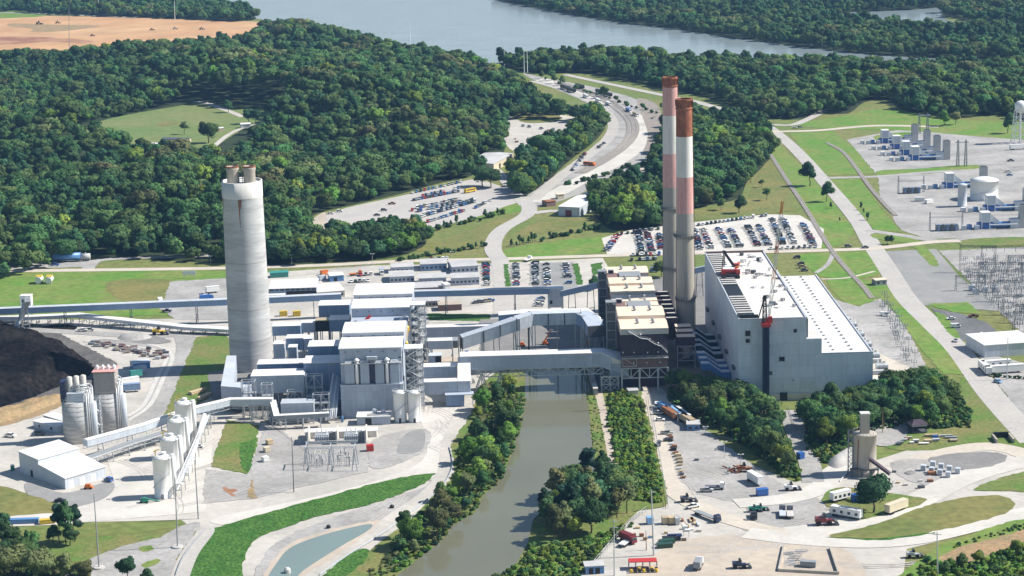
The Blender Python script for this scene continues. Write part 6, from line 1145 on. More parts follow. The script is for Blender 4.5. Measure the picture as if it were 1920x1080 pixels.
bld('double office with pale blue eaves in the middle of the office row', (786, 536), (837, 534), 14, 4.2, 'cladding', 'roof_grey', .8, 'office_building', windows=6, doors=((.55, 2, 2.4),)); bld('rear half of the double office in the middle of the row', (789, 509), (838, 507), 16, 4.2, 'cladding_blue', 'roof_grey', .8, 'office_building', windows=6)
bld('pale fronted office beside the parked cars at the end of the row', (847, 536), (899, 534), 14, 4.4, 'cladding', 'roof_grey', .3, 'office_building', windows=7); bld('ribbed roof office behind the pale fronted one', (848, 514), (897, 511), 18, 4.2, 'cladding', 'roof_grey', .8, 'office_building', windows=6)
bld('long low ribbed roof building just behind the tube conveyor', (773, 552), (834, 549), 16, 3.4, 'brown_pale', 'roof_grey', .3, 'office_building'); bld('white block hut at the end of the long low ribbed building', (835, 552), (845, 551), 7, 5.5, 'white', 'roof_white', 0, 'hut', doors=((.5, 1, 2.2),))
bld('low grey building below the tube conveyor with small dark windows', (775, 577), (824, 575), 10, 3.2, 'stack_grey', 'roof_grey', 0, windows=7); bld('brownish low wall building right of the small windowed one', (823, 584), (866, 582), 9, 3.4, 'brown_pale', 'sand', 0)
bld('small blue and white shed beside the orange containers', (619, 529), (645, 527), 9, 3.6, 'paint_steelblue', 'roof_white', .4, doors=((.4, 2, 2.6),)); bld('teal canopy shelter on the site road beside the chimney', (507, 522), (541, 520), 6, 3, 'paint_teal', 'paint_teal', .5, 'shelter')
bld('large white flat roofed office at the right edge behind the parked trailers', (1846, 671), (1945, 664), 24, 6.2, 'cladding_pale', 'roof_white', 0, 'office_building'); bld('tiny grey guard hut on the lawn by the railway crossing', (1642, 536), (1663, 534), 5, 3, 'steel_mid', 'roof_cream', .3, 'guard_hut', windows=2)
t, w, D = bld('small brown roofed pavilion beside the dark trees', (1711, 814), (1738, 812), 6, .5, 'concrete_plain', 'paint_gunmetal', 0, 'pavilion'); t.children[1].location.z = 3.2
b = MB(); [b.bar((x, y, .5), (x, y, 3.7), .35) for x in (.3, w-.3) for y in (.3, D-.3)]; b.build('post_frame', 'brown_wall', t, local=True); b = MB(); b.hull([(-.6, -.6, 4), (w+.6, -.6, 4), (w+.6, D+.6, 4), (-.6, D+.6, 4)], [(1.5, D/2-.2, 5.6), (w-1.5, D/2-.2, 5.6), (w-1.5, D/2+.2, 5.6), (1.5, D/2+.2, 5.6)]); b.build('hipped_roof', 'brown_wall', t, local=True)
bld('small pale flat shed nearest the drum-topped silo', (63, 802), (108, 812), 6, 3, 'cladding_pale', 'roof_white', 0, windows=2); bld('grey shed partly hidden behind the drum-topped silo', (82, 790), (122, 802), 6, 2.8, 'steel_mid', 'roof_white', 0)
bld('white roofed farm shed at the lower edge of the meadow', (281, 280), (303, 281), 9, 4, 'white', 'roof_white', 1, 'barn'); bld('long low green roofed farmhouse on the meadow', (303, 268), (350, 269), 9, 3.2, 'paint_cream', 'paint_gunmetal', 1, 'farmhouse', windows=5); bld('white barn beside the big round meadow tree', (452, 241), (470, 240), 7, 3.6, 'white', 'roof_white', .8, 'barn')
t, w, D = bld('white roofed carport beside the farm lane', (410, 247), (420, 246), 6, 2.8, 'paint_tan', 'roof_white', .5)
bld('blue walled hut with dark doors at the southern fence', (1098, 1078), (1133, 1076), 5, 3, 'paint_steelblue', 'roof_grey', 0, 'hut', doors=((.3, 1.6, 2.4), (.65, 1.6, 2.4))); bld('tiny grey roof hut on the canal point beside the duct bridge', (1179, 742), (1197, 741), 5, 2.2, 'concrete_plain', 'roof_grey', 0, 'hut')
bld('blue and white striped awning shed by the scrap field', (250, 694), (282, 690), 7, 3, 'paint_steelblue', 'cladding_pale', .8)
# rectangular boxes: containers, trailers, tanks
def container(A, B_, label, m='paint_blue', h=2.6, w=2.5, name='container', cat='container', z=.25, group=None):
    a = Vector(G(*A)); u = Vector(G(*B_))-a; L = u.length; rz = math.atan2(u.y, u.x); t = thing(name, label, cat, (a.x, a.y, z), rz, group); b = MB(); b.box(0, 0, .12, L, w, h); n = max(3, int(L/1.1))
    for k in range(n):
        x = L*(k+.25)/n; b.box(x, -.06, .3, x+L/n*.45, -.002, h-.2)
    b.build('body', m, t, local=True); b = MB(); b.box(-.05, -.08, h+.002, L+.05, w+.05, h+.1); b.build('roof', m if m not in ('white',) else 'roof_white', t, local=True)
    b = MB(); b.box(L+.002, .1, .25, L+.05, w/2-.03, h-.1); b.box(L+.002, w/2+.03, .25, L+.05, w-.1, h-.1); b.build('end_door', m, t, local=True); return t
def trailer(A, B_, label, m='white', h=3.9, w=2.6, wheels=True, cat='trailer', name='trailer', windows=0, skirt=False):
    a = Vector(G(*A)); u = Vector(G(*B_))-a; L = u.length; rz = math.atan2(u.y, u.x); t = thing(name, label, cat, (a.x, a.y, .25), rz); b = MB(); b.box(0, 0, 1.0, L, w, h); b.build('body', m, t, local=True)
    b = MB(); b.box(-.06, -.06, h, L+.06, w+.06, h+.12); b.build('roof', 'roof_white' if m in ('white', 'cladding_pale') else m, t, local=True)
    if wheels:
        for x in (L*.1, L*.2):
            for y in (-.05, w-.3): q = MB(); q.tube((x, y, .5), (x, y+.35, .5), .5, 12); q.build('wheel', 'tyre', t, local=True)
    b = MB(); b.box(L-2.5, w*.3, .1, L-2.2, w*.7, 1); b.box(.1, .2, .85, L-.1, w-.2, .998); b.build('chassis', 'steel_dark', t, local=True)
    for k in range(windows): b = MB(); x = L*(k+.5)/windows; b.box(x-.6, -.05, 1.7, x+.6, -.015, 2.8); b.build('window', 'glass_dark', t, local=True)
    return t
for A, B_, l, m in (((1557, 968), (1612, 978), 'long white office trailer in front of the big yard tree', 'white'), ((1563, 945), (1596, 937), 'shorter white trailer behind the long office trailer', 'white'), ((1668, 968), (1703, 955), 'cream trailer right of the big yard tree', 'paint_cream'), ((1842, 694), (1896, 690), 'upper white trailer beside the flat roofed office', 'white'), ((1833, 690), (1850, 706), 'short white trailer end-on beside the flat roofed office', 'white'), ((1848, 704), (1920, 699), 'lower long white trailer beside the hedge', 'white'), ((1400, 901), (1421, 914), 'white box trailer standing at the edge of the tree shade', 'white'),
                    ((225, 728), (262, 722), 'white trailer nearest the concrete silos', 'white'), ((226, 738), (264, 735), 'grey blue trailer with orange end next to the silos', 'cladding_blue'), ((246, 712), (268, 709), 'small teal trailer in the chimney shadow', 'paint_teal'), ((255, 705), (276, 700), 'grey trailer behind the teal one in the chimney shadow', 'cladding'), ((388, 552), (412, 549), 'white semi trailer in the contractor yard', 'white'), ((1895, 282), (1925, 280), 'long white tanker trailer near the water tower', 'white')): trailer(A, B_, l, m, windows=4 if 'office' in l else 0)
for A, B_, l, m in (((1421, 932), (1441, 930), 'bright blue container alone on the grey yard', 'paint_blue'), ((1595, 940), (1612, 945), 'blue tank container under the big yard tree', 'paint_blue'), ((1214, 985), (1226, 984), 'pale blue container end against the fence corner', 'paint_skyblue'), ((1243, 985), (1254, 984), 'tan crate, left of the two tan ones in the south yard', 'paint_tan'), ((1255, 985), (1266, 984), 'orange tan crate, right of the two in the south yard', 'lumber'), ((1267, 986), (1275, 985), 'grey crate right of the two tan crates', 'steel'), ((688, 848), (701, 847), 'bright red container beside the transformer wall', 'paint_red'), ((604, 517), (616, 515), 'orange container behind the small blue shed', 'paint_orange'), ((600, 527), (612, 525), 'pale container in front of the orange one', 'cladding_pale'),
                    ((1233, 1030), (1262, 1028), 'dark green dumpster nearest in the group of four', 'paint_darkgreen'), ((1240, 1024), (1266, 1020), 'dark green dumpster second nearest in the group of four', 'paint_darkgreen'), ((1244, 1018), (1270, 1016), 'black dumpster third in the group of four', 'paint_black'), ((1252, 1014), (1279, 1013), 'navy dumpster farthest in the group of four', 'paint_navy'), ((1738, 383), (1750, 381), 'small white box trailer, left of two in the turbine yard', 'white'), ((1715, 378), (1733, 378), 'white container with rusty end in the turbine yard', 'white'), ((1500, 863), (1509, 861), 'steel blue skip beside the concrete tower', 'paint_blue')): container(A, B_, l, m, h=1.5 if 'dumpster' in l else 2.6)
for px, py in ((1292, 0),): pass
i = 0; ordw = ['first', 'second', 'third', 'fourth', 'fifth', 'sixth', 'seventh', 'eighth', 'ninth', 'tenth', 'eleventh', 'twelfth', 'thirteenth', 'fourteenth', 'fifteenth', 'sixteenth', 'seventeenth', 'eighteenth', 'nineteenth', 'twentieth', 'twenty-first', 'twenty-second', 'twenty-third', 'twenty-fourth', 'twenty-fifth', 'twenty-sixth', 'twenty-seventh', 'twenty-eighth', 'twenty-ninth', 'thirtieth']+['%s-%s' % (t_, o_) for t_ in ('thirty', 'forty', 'fifty', 'sixty') for o_ in ('first', 'second', 'third', 'fourth', 'fifth', 'sixth', 'seventh', 'eighth', 'ninth')]
for row, y0 in (('back', 877), ('front', 884)):
    for k in range(4):
        px = (1744 if row == 'back' else 1726)+k*15.5; t = container((px, y0+k*4.2), (px+9, y0+.6+k*4.2), 'pale grey block, %s from the tower in the %s row of the block yard' % (ordw[k], row), 'cladding_pale', 2.2, 2.0, 'concrete_block', 'block', group='rows of blocks in the south-east yard')
# cylindrical rail tank cars and yard tanks
def tankcar(A, B_, label, m, r=1.6, name='tank_wagon', cat='tank wagon'):
    a = Vector(G(*A)); u = Vector(G(*B_))-a; L = u.length; t = thing(name, label, cat, (a.x, a.y, .3), math.atan2(u.y, u.x)); b = MB(); b.tube((0, 0, r+1), (L, 0, r+1), r, 16); b.lathe(L/2, 0, [(.5, 2*r+.9), (.5, 2*r+1.5)], 10); b.build('tank', m, t, local=True, smooth=True); b = MB(); b.box(0, -1.2, .7, L, 1.2, 1.0); b.build('frame', 'steel_dark', t, local=True)
    for x in (1.5, 3, L-3, L-1.5): q = MB(); q.tube((x, -1.1, .45), (x, 1.1, .45), .45, 10); q.build('wheel', 'steel_dark', t, local=True)
tankcar((100, 492), (152, 490), 'blue tank wagon on the siding at the foot of the hillside wood', 'paint_steelblue', 2.3); tankcar((50, 491), (75, 490), 'maroon covered wagon left of the blue tank wagon', 'paint_maroon', 1.9); tankcar((76, 491), (98, 490), 'grey hopper wagon between the maroon and blue wagons', 'steel_mid', 1.8); tankcar((152, 490), (170, 489), 'grey hopper wagon right of the blue wagon', 'roof_grey', 1.8); tankcar((-15, 491), (22, 490), 'pale silver wagon at the left edge of the siding', 'cladding_pale', 2.0)
for px in (73, 92):
    x, y, _ = G(px, 532); t = thing('gas_tank', 'white round-ended gas tank with yellow top rail, %s of the pair on the lawn' % ('left one' if px == 73 else 'right one'), 'tank', (x, y, 0)); b = MB(); b.tube((x, y-2, 2.4), (x, y+5, 2.4), 2.0, 16); b.lathe(x, y-2.0, [(1.4, 2.4)], 8, False); b.build('tank', 'white', t, smooth=True); b = MB(); b.box(x-1.8, y-1, 4.2, x+1.8, y+4.6, 4.6); b.build('walkway', 'paint_yellow', t); b = MB(); b.box(x-1.6, y-1, 0, x+1.6, y-.4, 1); b.box(x-1.6, y+3, 0, x+1.6, y+3.6, 1); b.build('saddle', 'concrete_plain', t)
x, y, _ = G(355, 522); t = thing('billboard', 'white site sign board on posts above the contractor yard', 'sign', (x, y, 0)); b = MB(); b.box(x-4, y, 2.2, x+4, y+.3, 4.6); b.build('board', 'white', t); b = MB(); [b.bar((x+s_, y+.5, 0), (x+s_, y+.5, 4.4), .3) for s_ in (-3, 3)]; b.build('post_frame', 'steel', t)
# rack with red roof, pen and fences
x, y, _ = G(1180, 1072); t = thing('open_rack', 'red roofed open rack with dark drums beneath in the south yard', 'rack', (x, y, 0)); x1 = G(1233, 1072)[0]; b = MB(); b.box(x, y+1, 3.0, x1, y+5, 3.25); b.build('roof', 'paint_red', t); b = MB(); [b.bar((x+(x1-x)*k/4, yy_, 0), (x+(x1-x)*k/4, yy_, 3), .2) for k in range(5) for yy_ in (y+1.3, y+4.7)]; b.build('post_frame', 'steel_mid', t)
rr = random.Random(8)
for k in range(14):
    xx = x+.6+(x1-x-1)*(k % 7)/6; yy_ = y-1.6+(k//7)*1.7; o = MB(); o.lathe(xx, yy_, [(.55, .3), (.6, .8), (.55, 1.4)], 10); o = o.build('drum', 'paint_black' if k % 3 else 'paint_yellow', None); tag(o, 'black or yellow drum standing in the two rows before the red roofed rack' if False else ('yellow' if k % 3 == 0 else 'black')+' drum, %s from the left in the %s row before the red roofed rack' % (ordw[k % 7], 'back' if k > 6 else 'front'), 'drum', 'drums before the rack')
t = thing('walled_pen', 'rectangular low concrete pen holding steel frames in the sandy yard', 'pen', (*G(1465, 1075)[:2], 0)); Q = [G(1460, 1072), G(1572, 1078), G(1556, 1030), G(1470, 1026)]
for k, (a, c) in enumerate(((Q[0], Q[1]), (Q[1], Q[2]), (Q[3], Q[0]))): b = MB(); b.sweep([a, c], .6, 1.2); b.build('pen_wall', 'concrete_aged', t)
for k in range(12):
    px, py = 1468+rr.uniform(0, 24), 1034+rr.uniform(0, 30); a = G(px, py); o = MB(); q = (a[0]+rr.uniform(3, 5), a[1]+rr.uniform(-1, 1), .25); o.truss((a[0], a[1], .25), q, .9, 4, .14); o = o.build('steel_frame', rr.choice(['white', 'steel', 'cladding_pale'])); tag(o, 'pale steel lattice frame lying in the heap inside the concrete pen', 'steel frame', 'steel frames heaped in the pen')
container((1500, 1064), (1529, 1066), 'grey generator box inside the concrete pen', 'steel_mid', 2.0, 2.2, 'generator', 'generator')
def fence(pts, label, h=2.2, step=3.0, m='steel', name='fence', rails=(1.0,), cat='fence', w=.1):
    W_ = world_path(pts, 6); t = thing(name, label, cat, (*W_[0], 0)); P = [Vector((*p, 0)) for p in W_]; b = MB(); b2 = MB(); acc = 0
    for p, q in zip(P, P[1:]):
        for r_ in rails: b2.bar(p+Vector((0, 0, h*r_)), q+Vector((0, 0, h*r_)), w)
        L = (q-p).length; k = 0
        while acc < L: c = p.lerp(q, acc/L); b.bar(c, c+Vector((0, 0, h)), w*1.2); acc += step
        acc -= L
    b.build('post_row', m, t); b2.build('rail', m, t); return t
fence([(1100, 1078), (1140, 1030), (1180, 985), (1212, 960)], 'wire fence between the canal trees and the south yard', 2.4, 3, rails=(.95, .5)); fence([(1218, 745), (1232, 830), (1250, 935), (1253, 955)], 'wire fence along the green thicket beside the east yard road', 2.2, 3, 'steel', rails=(.95, .5))
fence([(843, 840), (848, 862), (846, 885), (828, 915), (780, 955), (720, 1000), (650, 1045), (600, 1080)], 'steel guard rail following the river road bend', .9, 2, 'cladding_pale', 'guard_rail', (.9, .65), 'guard rail', .2); fence([(330, 1080), (345, 1045), (378, 1002), (388, 992)], 'guard rail along the south access road', .9, 2, 'steel', 'guard_rail', (.9,), 'guard rail', .2)
fence([(1478, 765), (1490, 800), (1520, 850)], 'low rail along the lane between the tree belts', 1, 2, 'steel_mid', 'guard_rail', (.9,), 'guard rail', .12); fence([(1575, 905), (1590, 885), (1600, 870)], 'pale kerb rail on the slope beside the concrete tower', .8, 2, 'white', 'guard_rail', (.9,), 'guard rail', .25)
# pontoon, culvert and small things near the ponds
for px, py, l in ((616, 991, 'small dark buoy on the gravel above the pond'), (735, 953, 'small dark hatch on the gravel track beyond the pond tip')):
    x, y, _ = G(px, py); o = MB(); o.lathe(x, y, [(.9, .3), (.9, 1.1), (.4, 1.5)], 10); tag(o.build('manhole', 'opening'), l, 'manhole')
x, y, _ = G(539, 1075); o = MB(); o.lathe(x, y, [(1.2, .2), (1.2, 1.6), (.6, 2.2)], 12); tag(o.build('outlet_tower', 'concrete_plain'), 'pale round outlet tower at the foot of the pond', 'outlet')
x, y, _ = G(1882, 828); t = thing('stair_ramp', 'dark walled concrete underpass ramp beside the main road', 'ramp', (x, y, 0)); b = MB(); b.box(x-4, y-3, .3, x-3.2, y+6, 2); b.box(x+3.2, y-3, .3, x+4, y+6, 2); b.build('side_wall', 'concrete_aged', t).name = 'retaining_wall'; b = MB(); b.box(x-3.2, y+5.2, .3, x+3.2, y+6, 2.6); b.build('end_wall', 'opening', t)
# scrap and pipes
rr = random.Random(21)
for k in range(85):
    f = rr.random(); px = 160+f*145; py = 641+f*22+rr.uniform(-3, 14)*(.5+f*.6); a = G(px, py); o = MB(); q = Vector((rr.uniform(1.5, 4), rr.uniform(-1, 1), .0))
    if k % 2: o.tube((a[0], a[1], .8), (a[0]+q.x, a[1]+q.y, .9), rr.uniform(.4, .8), 8)
    else: o.box(a[0], a[1], .25, a[0]+q.x, a[1]+rr.uniform(1, 2), rr.uniform(.8, 1.8))
    tag(o.build('scrap_pile', rr.choice(['steel_mid', 'rubble', 'steel', 'steel_dark', 'rubble', 'brown_pale', 'steel_dark'])), 'piece of scrap metal lying in the long scrap strip beside the yard drain', 'scrap', 'scrap pieces along the drain')
for k in range(24):
    f = rr.random(); px = 1290+rr.uniform(-12, 20) if k < 10 else 1215+rr.uniform(-70, 90); py = 985+rr.uniform(-8, 8) if k < 10 else 990+rr.uniform(0, 26); a = G(px, py); o = MB(); L = rr.uniform(2, 5)
    if k < 10: o.box(a[0], a[1], .35, a[0]+.8, a[1]+L, .9)
    else: o.box(a[0], a[1], .3, a[0]+rr.uniform(.8, 2.2), a[1]+rr.uniform(.8, 1.6), rr.uniform(.7, 1.5))
    tag(o.build('stored_goods' if k > 9 else 'pipe_bundle', rr.choice(['white', 'paint_skyblue', 'lumber', 'cladding_pale', 'rust', 'concrete_plain', 'wood'])), 'white or blue pipe bundle lying beside the crates' if k < 10 else 'pallet of stored material on the south yard ground', 'pallet' if k > 9 else 'pipe bundle', 'pipe bundles by the crates' if k < 10 else 'pallets in the south yard')
for k in range(30):
    px, py = rr.choice([(1340+rr.uniform(-60, 60), 850+rr.uniform(-60, 30)), (1700+rr.uniform(-30, 60), 900+rr.uniform(-15, 25)), (1195+rr.uniform(-20, 20), 330+rr.uniform(-10, 10)), (1700+rr.uniform(-20, 60), 830+rr.uniform(-10, 8)), (1215+rr.uniform(-8, 12), 240+rr.uniform(-30, 40)), (990+rr.uniform(-30, 60), 250+rr.uniform(-12, 18))]); a = G(px, py); s_ = rr.uniform(.8, 2.4); o = MB(); o.box(a[0], a[1], .25, a[0]+s_*1.6, a[1]+s_, .25+s_*.6); tag(o.build('crate', rr.choice(['rust', 'white', 'lumber', 'steel', 'steel_dark', 'concrete_plain', 'paint_blue'])), 'loose crate or block of material left on the open yards', 'crate', 'crates scattered about the yards')
# ------------------------------------------------------------------ cars and trucks
def car_mb(kind):
    b = MB(); W2 = .92
    if kind == 'sedan': body = [(-2.3, .35), (2.3, .35), (2.35, .7), (1.3, .88), (-1.5, .95), (-2.3, .9)]; cab = [(-1.75, .93), (1.2, .88), (.45, 1.42), (-1.05, 1.45)]
    elif kind == 'suv': body = [(-2.3, .4), (2.3, .4), (2.35, .85), (1.35, 1.05), (-2.3, 1.08)]; cab = [(-2.25, 1.06), (1.25, 1.04), (.6, 1.74), (-2.0, 1.76)]
    elif kind == 'pickup': body = [(-2.8, .5), (2.7, .5), (2.75, 1.0), (1.5, 1.15), (-2.8, 1.12)]; cab = [(-.9, 1.1), (1.4, 1.12), (.8, 1.8), (-.75, 1.82)]
    else: body = [(-2.7, .4), (2.6, .4), (2.65, 1.0), (2.2, 1.2), (-2.7, 1.25)]; cab = [(-2.7, 1.2), (2.2, 1.18), (1.5, 2.1), (-2.65, 2.15)]
    b.mat(0).extrude_y(body, -W2, W2); b.mat(1).extrude_y(cab, -W2+.08, W2-.08)
    (x0, _), (x1, _), (x2, z2), (x3, z3) = cab; b.mat(0).box(x3-.02, -W2+.14, max(z2, z3)-.03, x2+.02, W2-.14, max(z2, z3)+.05)
    if kind == 'pickup': b.mat(2).box(-2.65, -W2+.12, 1.121, -1.0, W2-.12, 1.14)
    if kind == 'van': b.mat(0).box(-2.66, -W2-.0, 1.3, .6, W2+.0, 2.1)
    for x in (body[0][0]*.63, body[1][0]*.63):
        for y in (-W2-.02, W2-.2): b.mat(2).tube((x, y, .34), (x, y+.22, .34), .34, 10)
    return b
CARM = {}
def car_mesh(kind, col):
    if (kind, col) not in CARM: CARM[(kind, col)] = car_mb(kind).mesh('parked_car', [col if col == 'white' else 'paint_'+col, 'glass_dark', 'tyre'])
    return CARM[(kind, col)]
_cr = random.Random(77)
COLS = ['white']*6+['silver']*6+['black']*4+['blue', 'blue', 'skyblue', 'steelblue', 'gunmetal', 'gunmetal', 'gunmetal', 'red', 'red', 'maroon', 'tan', 'navy', 'navy', 'darkgreen', 'gunmetal']
CNAME = dict(skyblue='pale blue', steelblue='mid blue', gunmetal='dark grey', darkgreen='dark green', navy='navy blue')
CARS = []
def addcar(px, py, dirpx, where, grp, kind=None, col=None):
    a = Vector(G(px, py)); d = Vector(G(px+dirpx[0], py+dirpx[1]))-a
    CARS.append((pxm(px, py), a.x, a.y, math.atan2(d.y, d.x), kind or _cr.choice(['sedan', 'sedan', 'suv', 'suv', 'pickup', 'van' if _cr.random() < .3 else 'sedan']), col or _cr.choice(COLS), where, grp))
def carrow(p0, p1, n, dirpx, rowname, lot, gap=.08):
    k = 0
    for i in range(n):
        if _cr.random() < gap: continue
        f = (i+.5)/n; addcar(p0[0]+(p1[0]-p0[0])*f, p0[1]+(p1[1]-p0[1])*f, dirpx, '%s in the %s, %s' % (ordw[k], rowname, lot), 'cars in the '+lot); k += 1
L1 = 'staff car park'; H = (10, -.2)
carrow((1137, 472), (1158, 443), 19, H, 'first file', L1); carrow((1202, 474), (1197, 438), 20, H, 'second file', L1); carrow((1222, 474), (1213, 438), 20, H, 'third file', L1)
carrow((1240, 473), (1236, 440), 16, H, 'fourth file', L1, .3)
carrow((1312, 470), (1302, 432), 20, H, 'fifth file', L1); carrow((1333, 468), (1318, 432), 19, H, 'sixth file', L1); carrow((1366, 466), (1346, 429), 20, H, 'seventh file', L1); carrow((1387, 465), (1367, 428), 20, H, 'eighth file', L1)
carrow((1421, 463), (1399, 421), 21, H, 'ninth file', L1); carrow((1441, 462), (1420, 420), 21, H, 'tenth file', L1); carrow((1468, 460), (1447, 412), 23, H, 'eleventh file', L1); carrow((1489, 459), (1467, 411), 23, H, 'twelfth file', L1); carrow((1526, 462), (1505, 422), 20, H, 'last file', L1, .05)
carrow((1306, 424), (1440, 405), 17, (2, -10), 'back line by the dry lawn', L1, .12); carrow((1440, 468), (1535, 464), 9, (1, -10), 'front line by the site road', L1, .1); carrow((1183, 480), (1240, 478), 7, (1, -10), 'near kerb line', L1); carrow((1182, 489), (1232, 487), 10, (1, -10), 'second kerb line', L1, .1); carrow((1160, 441), (1240, 430), 7, (2, -10), 'far kerb line', L1, .1)
L2 = 'western car park'; D2 = (3, 10)
carrow((770, 364), (868, 342), 13, D2, 'top line along the wood', L2, .1); carrow((768, 378), (862, 360), 18, D2, 'second line', L2, .1); carrow((790, 370), (868, 352), 14, D2, 'line below the top', L2, .2); carrow((780, 392), (862, 374), 18, D2, 'third line', L2); carrow((786, 409), (892, 379), 26, D2, 'fourth line', L2, .02); carrow((792, 405), (888, 376), 26, D2, 'fifth line', L2, .05); carrow((800, 418), (872, 396), 17, D2, 'lowest line', L2, .05); carrow((782, 398), (866, 379), 17, D2, 'line behind the third', L2, .1); carrow((890, 392), (922, 376), 7, D2, 'short line on the slope', L2, .1)
L3 = 'office car park'
carrow((912, 537), (911, 497), 14, H, 'file beside the offices', L3); carrow((968, 537), (967, 496), 14, H, 'first asphalt file', L3, .05); carrow((1004, 536), (1003, 495), 14, H, 'second asphalt file', L3, .05); carrow((1027, 536), (1024, 496), 14, H, 'third asphalt file', L3, .25); carrow((1066, 534), (1061, 496), 13, H, 'fourth asphalt file', L3, .3)
carrow((895, 550), (915, 547), 3, (10, -1), 'short line behind the tube conveyor', L3, 0); carrow((888, 570), (922, 566), 5, (10, -1), 'line under the tube conveyor', L3, 0); carrow((1010, 576), (1015, 560), 6, H, 'line by the transfer tower', L3, 0); carrow((1225, 512), (1235, 495), 7, H, 'line behind the boiler house', L3, 0)
carrow((655, 530), (694, 528), 5, (2, 10), 'line before the workshop', L3, 0); carrow((805, 489), (842, 486), 5, (1, -10), 'line above the offices', L3, 0); carrow((672, 518), (700, 515), 3, (2, 10), 'line at the blue shed', L3, 0)
L4 = 'visitor car park'
carrow((1840, 628), (1855, 645), 5, H, 'line beside the switchyard', L4, 0); carrow((1492, 482), (1510, 512), 5, H, 'line at the powerhouse', L4, .1)
for px, py, dp, w, k, c in ((1783, 600, H, 'parked beside the visitor lawn', 'sedan', 'white'), (1792, 615, H, 'white minibus in the visitor car park', 'van', 'white'), (1825, 596, H, 'parked alone at the far side of the visitor car park', 'pickup', 'maroon'), (1792, 641, (3, -10), 'leaving the visitor car park', 'sedan', 'silver'), (1822, 648, H, 'beside the flat roofed office', 'sedan', 'silver'), (1871, 718, (10, 3), 'alone on the trailer yard', 'sedan', 'skyblue'), (1659, 593, (10, 1), 'parked among the transformer bays', 'van', 'white'),
                            (1340, 574, H, 'x', None, None), (1325, 923, H, 'with a dark load on the lay-down yard', 'pickup', 'silver'), (1300, 953, (10, -2), 'driving beside the south yard road', 'pickup', 'white'), (1231, 765, (-2, 10), 'nearest the tree belt end of the yard road', 'van', 'white'), (1235, 778, H, 'second along the yard road', 'pickup', 'silver'), (1237, 790, H, 'third along the yard road behind the trailers', 'sedan', 'white'), (1250, 815, H, 'beside the strip of weeds', 'pickup', 'silver'), (1253, 828, H, 'just below the one beside the weeds', 'sedan', 'gunmetal'), (1235, 836, (-2, 10), 'driving down the yard road', 'suv', 'gunmetal'),
                            (113, 942, H, 'alone on the asphalt by the stepped shed', 'sedan', 'black'), (204, 903, (10, 3), 'parked at the corner of the stepped shed', 'suv', 'blue'), (372, 840, H, 'beside the white silos', 'sedan', 'white'), (20, 820, (10, 1), 'at the left edge behind the stepped shed', 'pickup', 'white'), (75, 816, H, 'in front of the small pale shed', 'suv', 'gunmetal'), (155, 622, H, 'on the loop road beside the coal heap', 'pickup', 'white'), (168, 621, H, 'right behind the pickup at the coal loop road', 'pickup', 'silver'), (313, 586, H, 'under the tube conveyor', 'pickup', 'navy'), (383, 558, H, 'between trailers in the contractor yard', 'suv', 'white'), (103, 499, H, 'parked before the blue wagon', 'pickup', 'blue'), (50, 499, H, 'parked near the siding', 'van', 'white'), (32, 501, (3, 10), 'beside the site road at the left', 'pickup', 'silver'), (11, 496, (3, 10), 'at the left edge near the siding', 'suv', 'white'),
                            (620, 401+1, H, 'leaving the western car park', 'sedan', 'white'), (637, 398, H, 'following on the loop of the western car park', 'suv', 'white'), (625, 428, H, 'at the west end of the loop road', 'sedan', 'silver'), (650, 435, (3, 10), 'alone at the low end of the western car park', 'van', 'white'), (709, 418, H, 'alone in the middle of the western car park', 'sedan', 'red'), (707, 405, H, 'on the kerb of the western car park', 'sedan', 'black'), (720, 396, H, 'beside the small tree in the western car park', 'suv', 'gunmetal'), (735, 384, H, 'parked at the top loop', 'pickup', 'maroon'), (773, 396, (3, 10), 'at the head of the third line, western car park', 'suv', 'red'), (1490, 241, H, 'at the northern gatehouse junction', 'sedan', 'white'), (1500, 240, H, 'behind the other at the northern junction', 'suv', 'silver'), (1536, 214, H, 'on the lane into the north wood', 'sedan', 'gunmetal'),
                            (1893, 330, H, 'in the turbine yard beside the big tank', 'sedan', 'blue'), (1890, 324, H, 'just above the blue one beside the big tank', 'pickup', 'white'), (1895, 303, H, 'at the top of the turbine yard', 'pickup', 'navy'), (1590, 464, H, 'beside the crossing on the site road', 'suv', 'gunmetal'), (1622, 466, H, 'at the crossroads', 'sedan', 'gunmetal'), (1395, 920, H, 'x', None, None)):
    if w == 'x': continue
    addcar(px, py, dp, w, None, k, c)
carrow((1072, 322), (1098, 288), 12, (10, 3), 'line along the wooded strip', 'corridor lot', .05); carrow((1120, 280), (1135, 268), 3, (10, 3), 'upper line', 'corridor lot', 0); carrow((915, 328), (935, 310), 6, (10, 2), 'line at the depot wall', 'depot lot', .1); carrow((965, 235), (1065, 250), 9, (10, 2), 'loose line', 'depot yard', .3)
CARS.sort(key=lambda c: -c[0]); rest = MB(); NIND = 296
for i, (s_, x, y, rz, kind, col, where, grp) in enumerate(CARS):
    nm = CNAME.get(col, col)+' '+{'suv': 'SUV', 'sedan': 'saloon car', 'pickup': 'pickup truck', 'van': 'van'}[kind]
    if i < NIND:
        o = bpy.data.objects.new('pickup_truck' if kind == 'pickup' else 'van' if kind == 'van' else 'parked_car', car_mesh(kind, col)); C.objects.link(o); o.location = (x, y, .3); o.rotation_euler.z = rz+(_cr.random() < .5)*math.pi
        tag(o, (where if where.startswith('white minibus') else nm+', '+where), 'car' if kind in ('sedan', 'suv') else kind.replace('pickup', 'pickup truck'), grp)
REST = {}
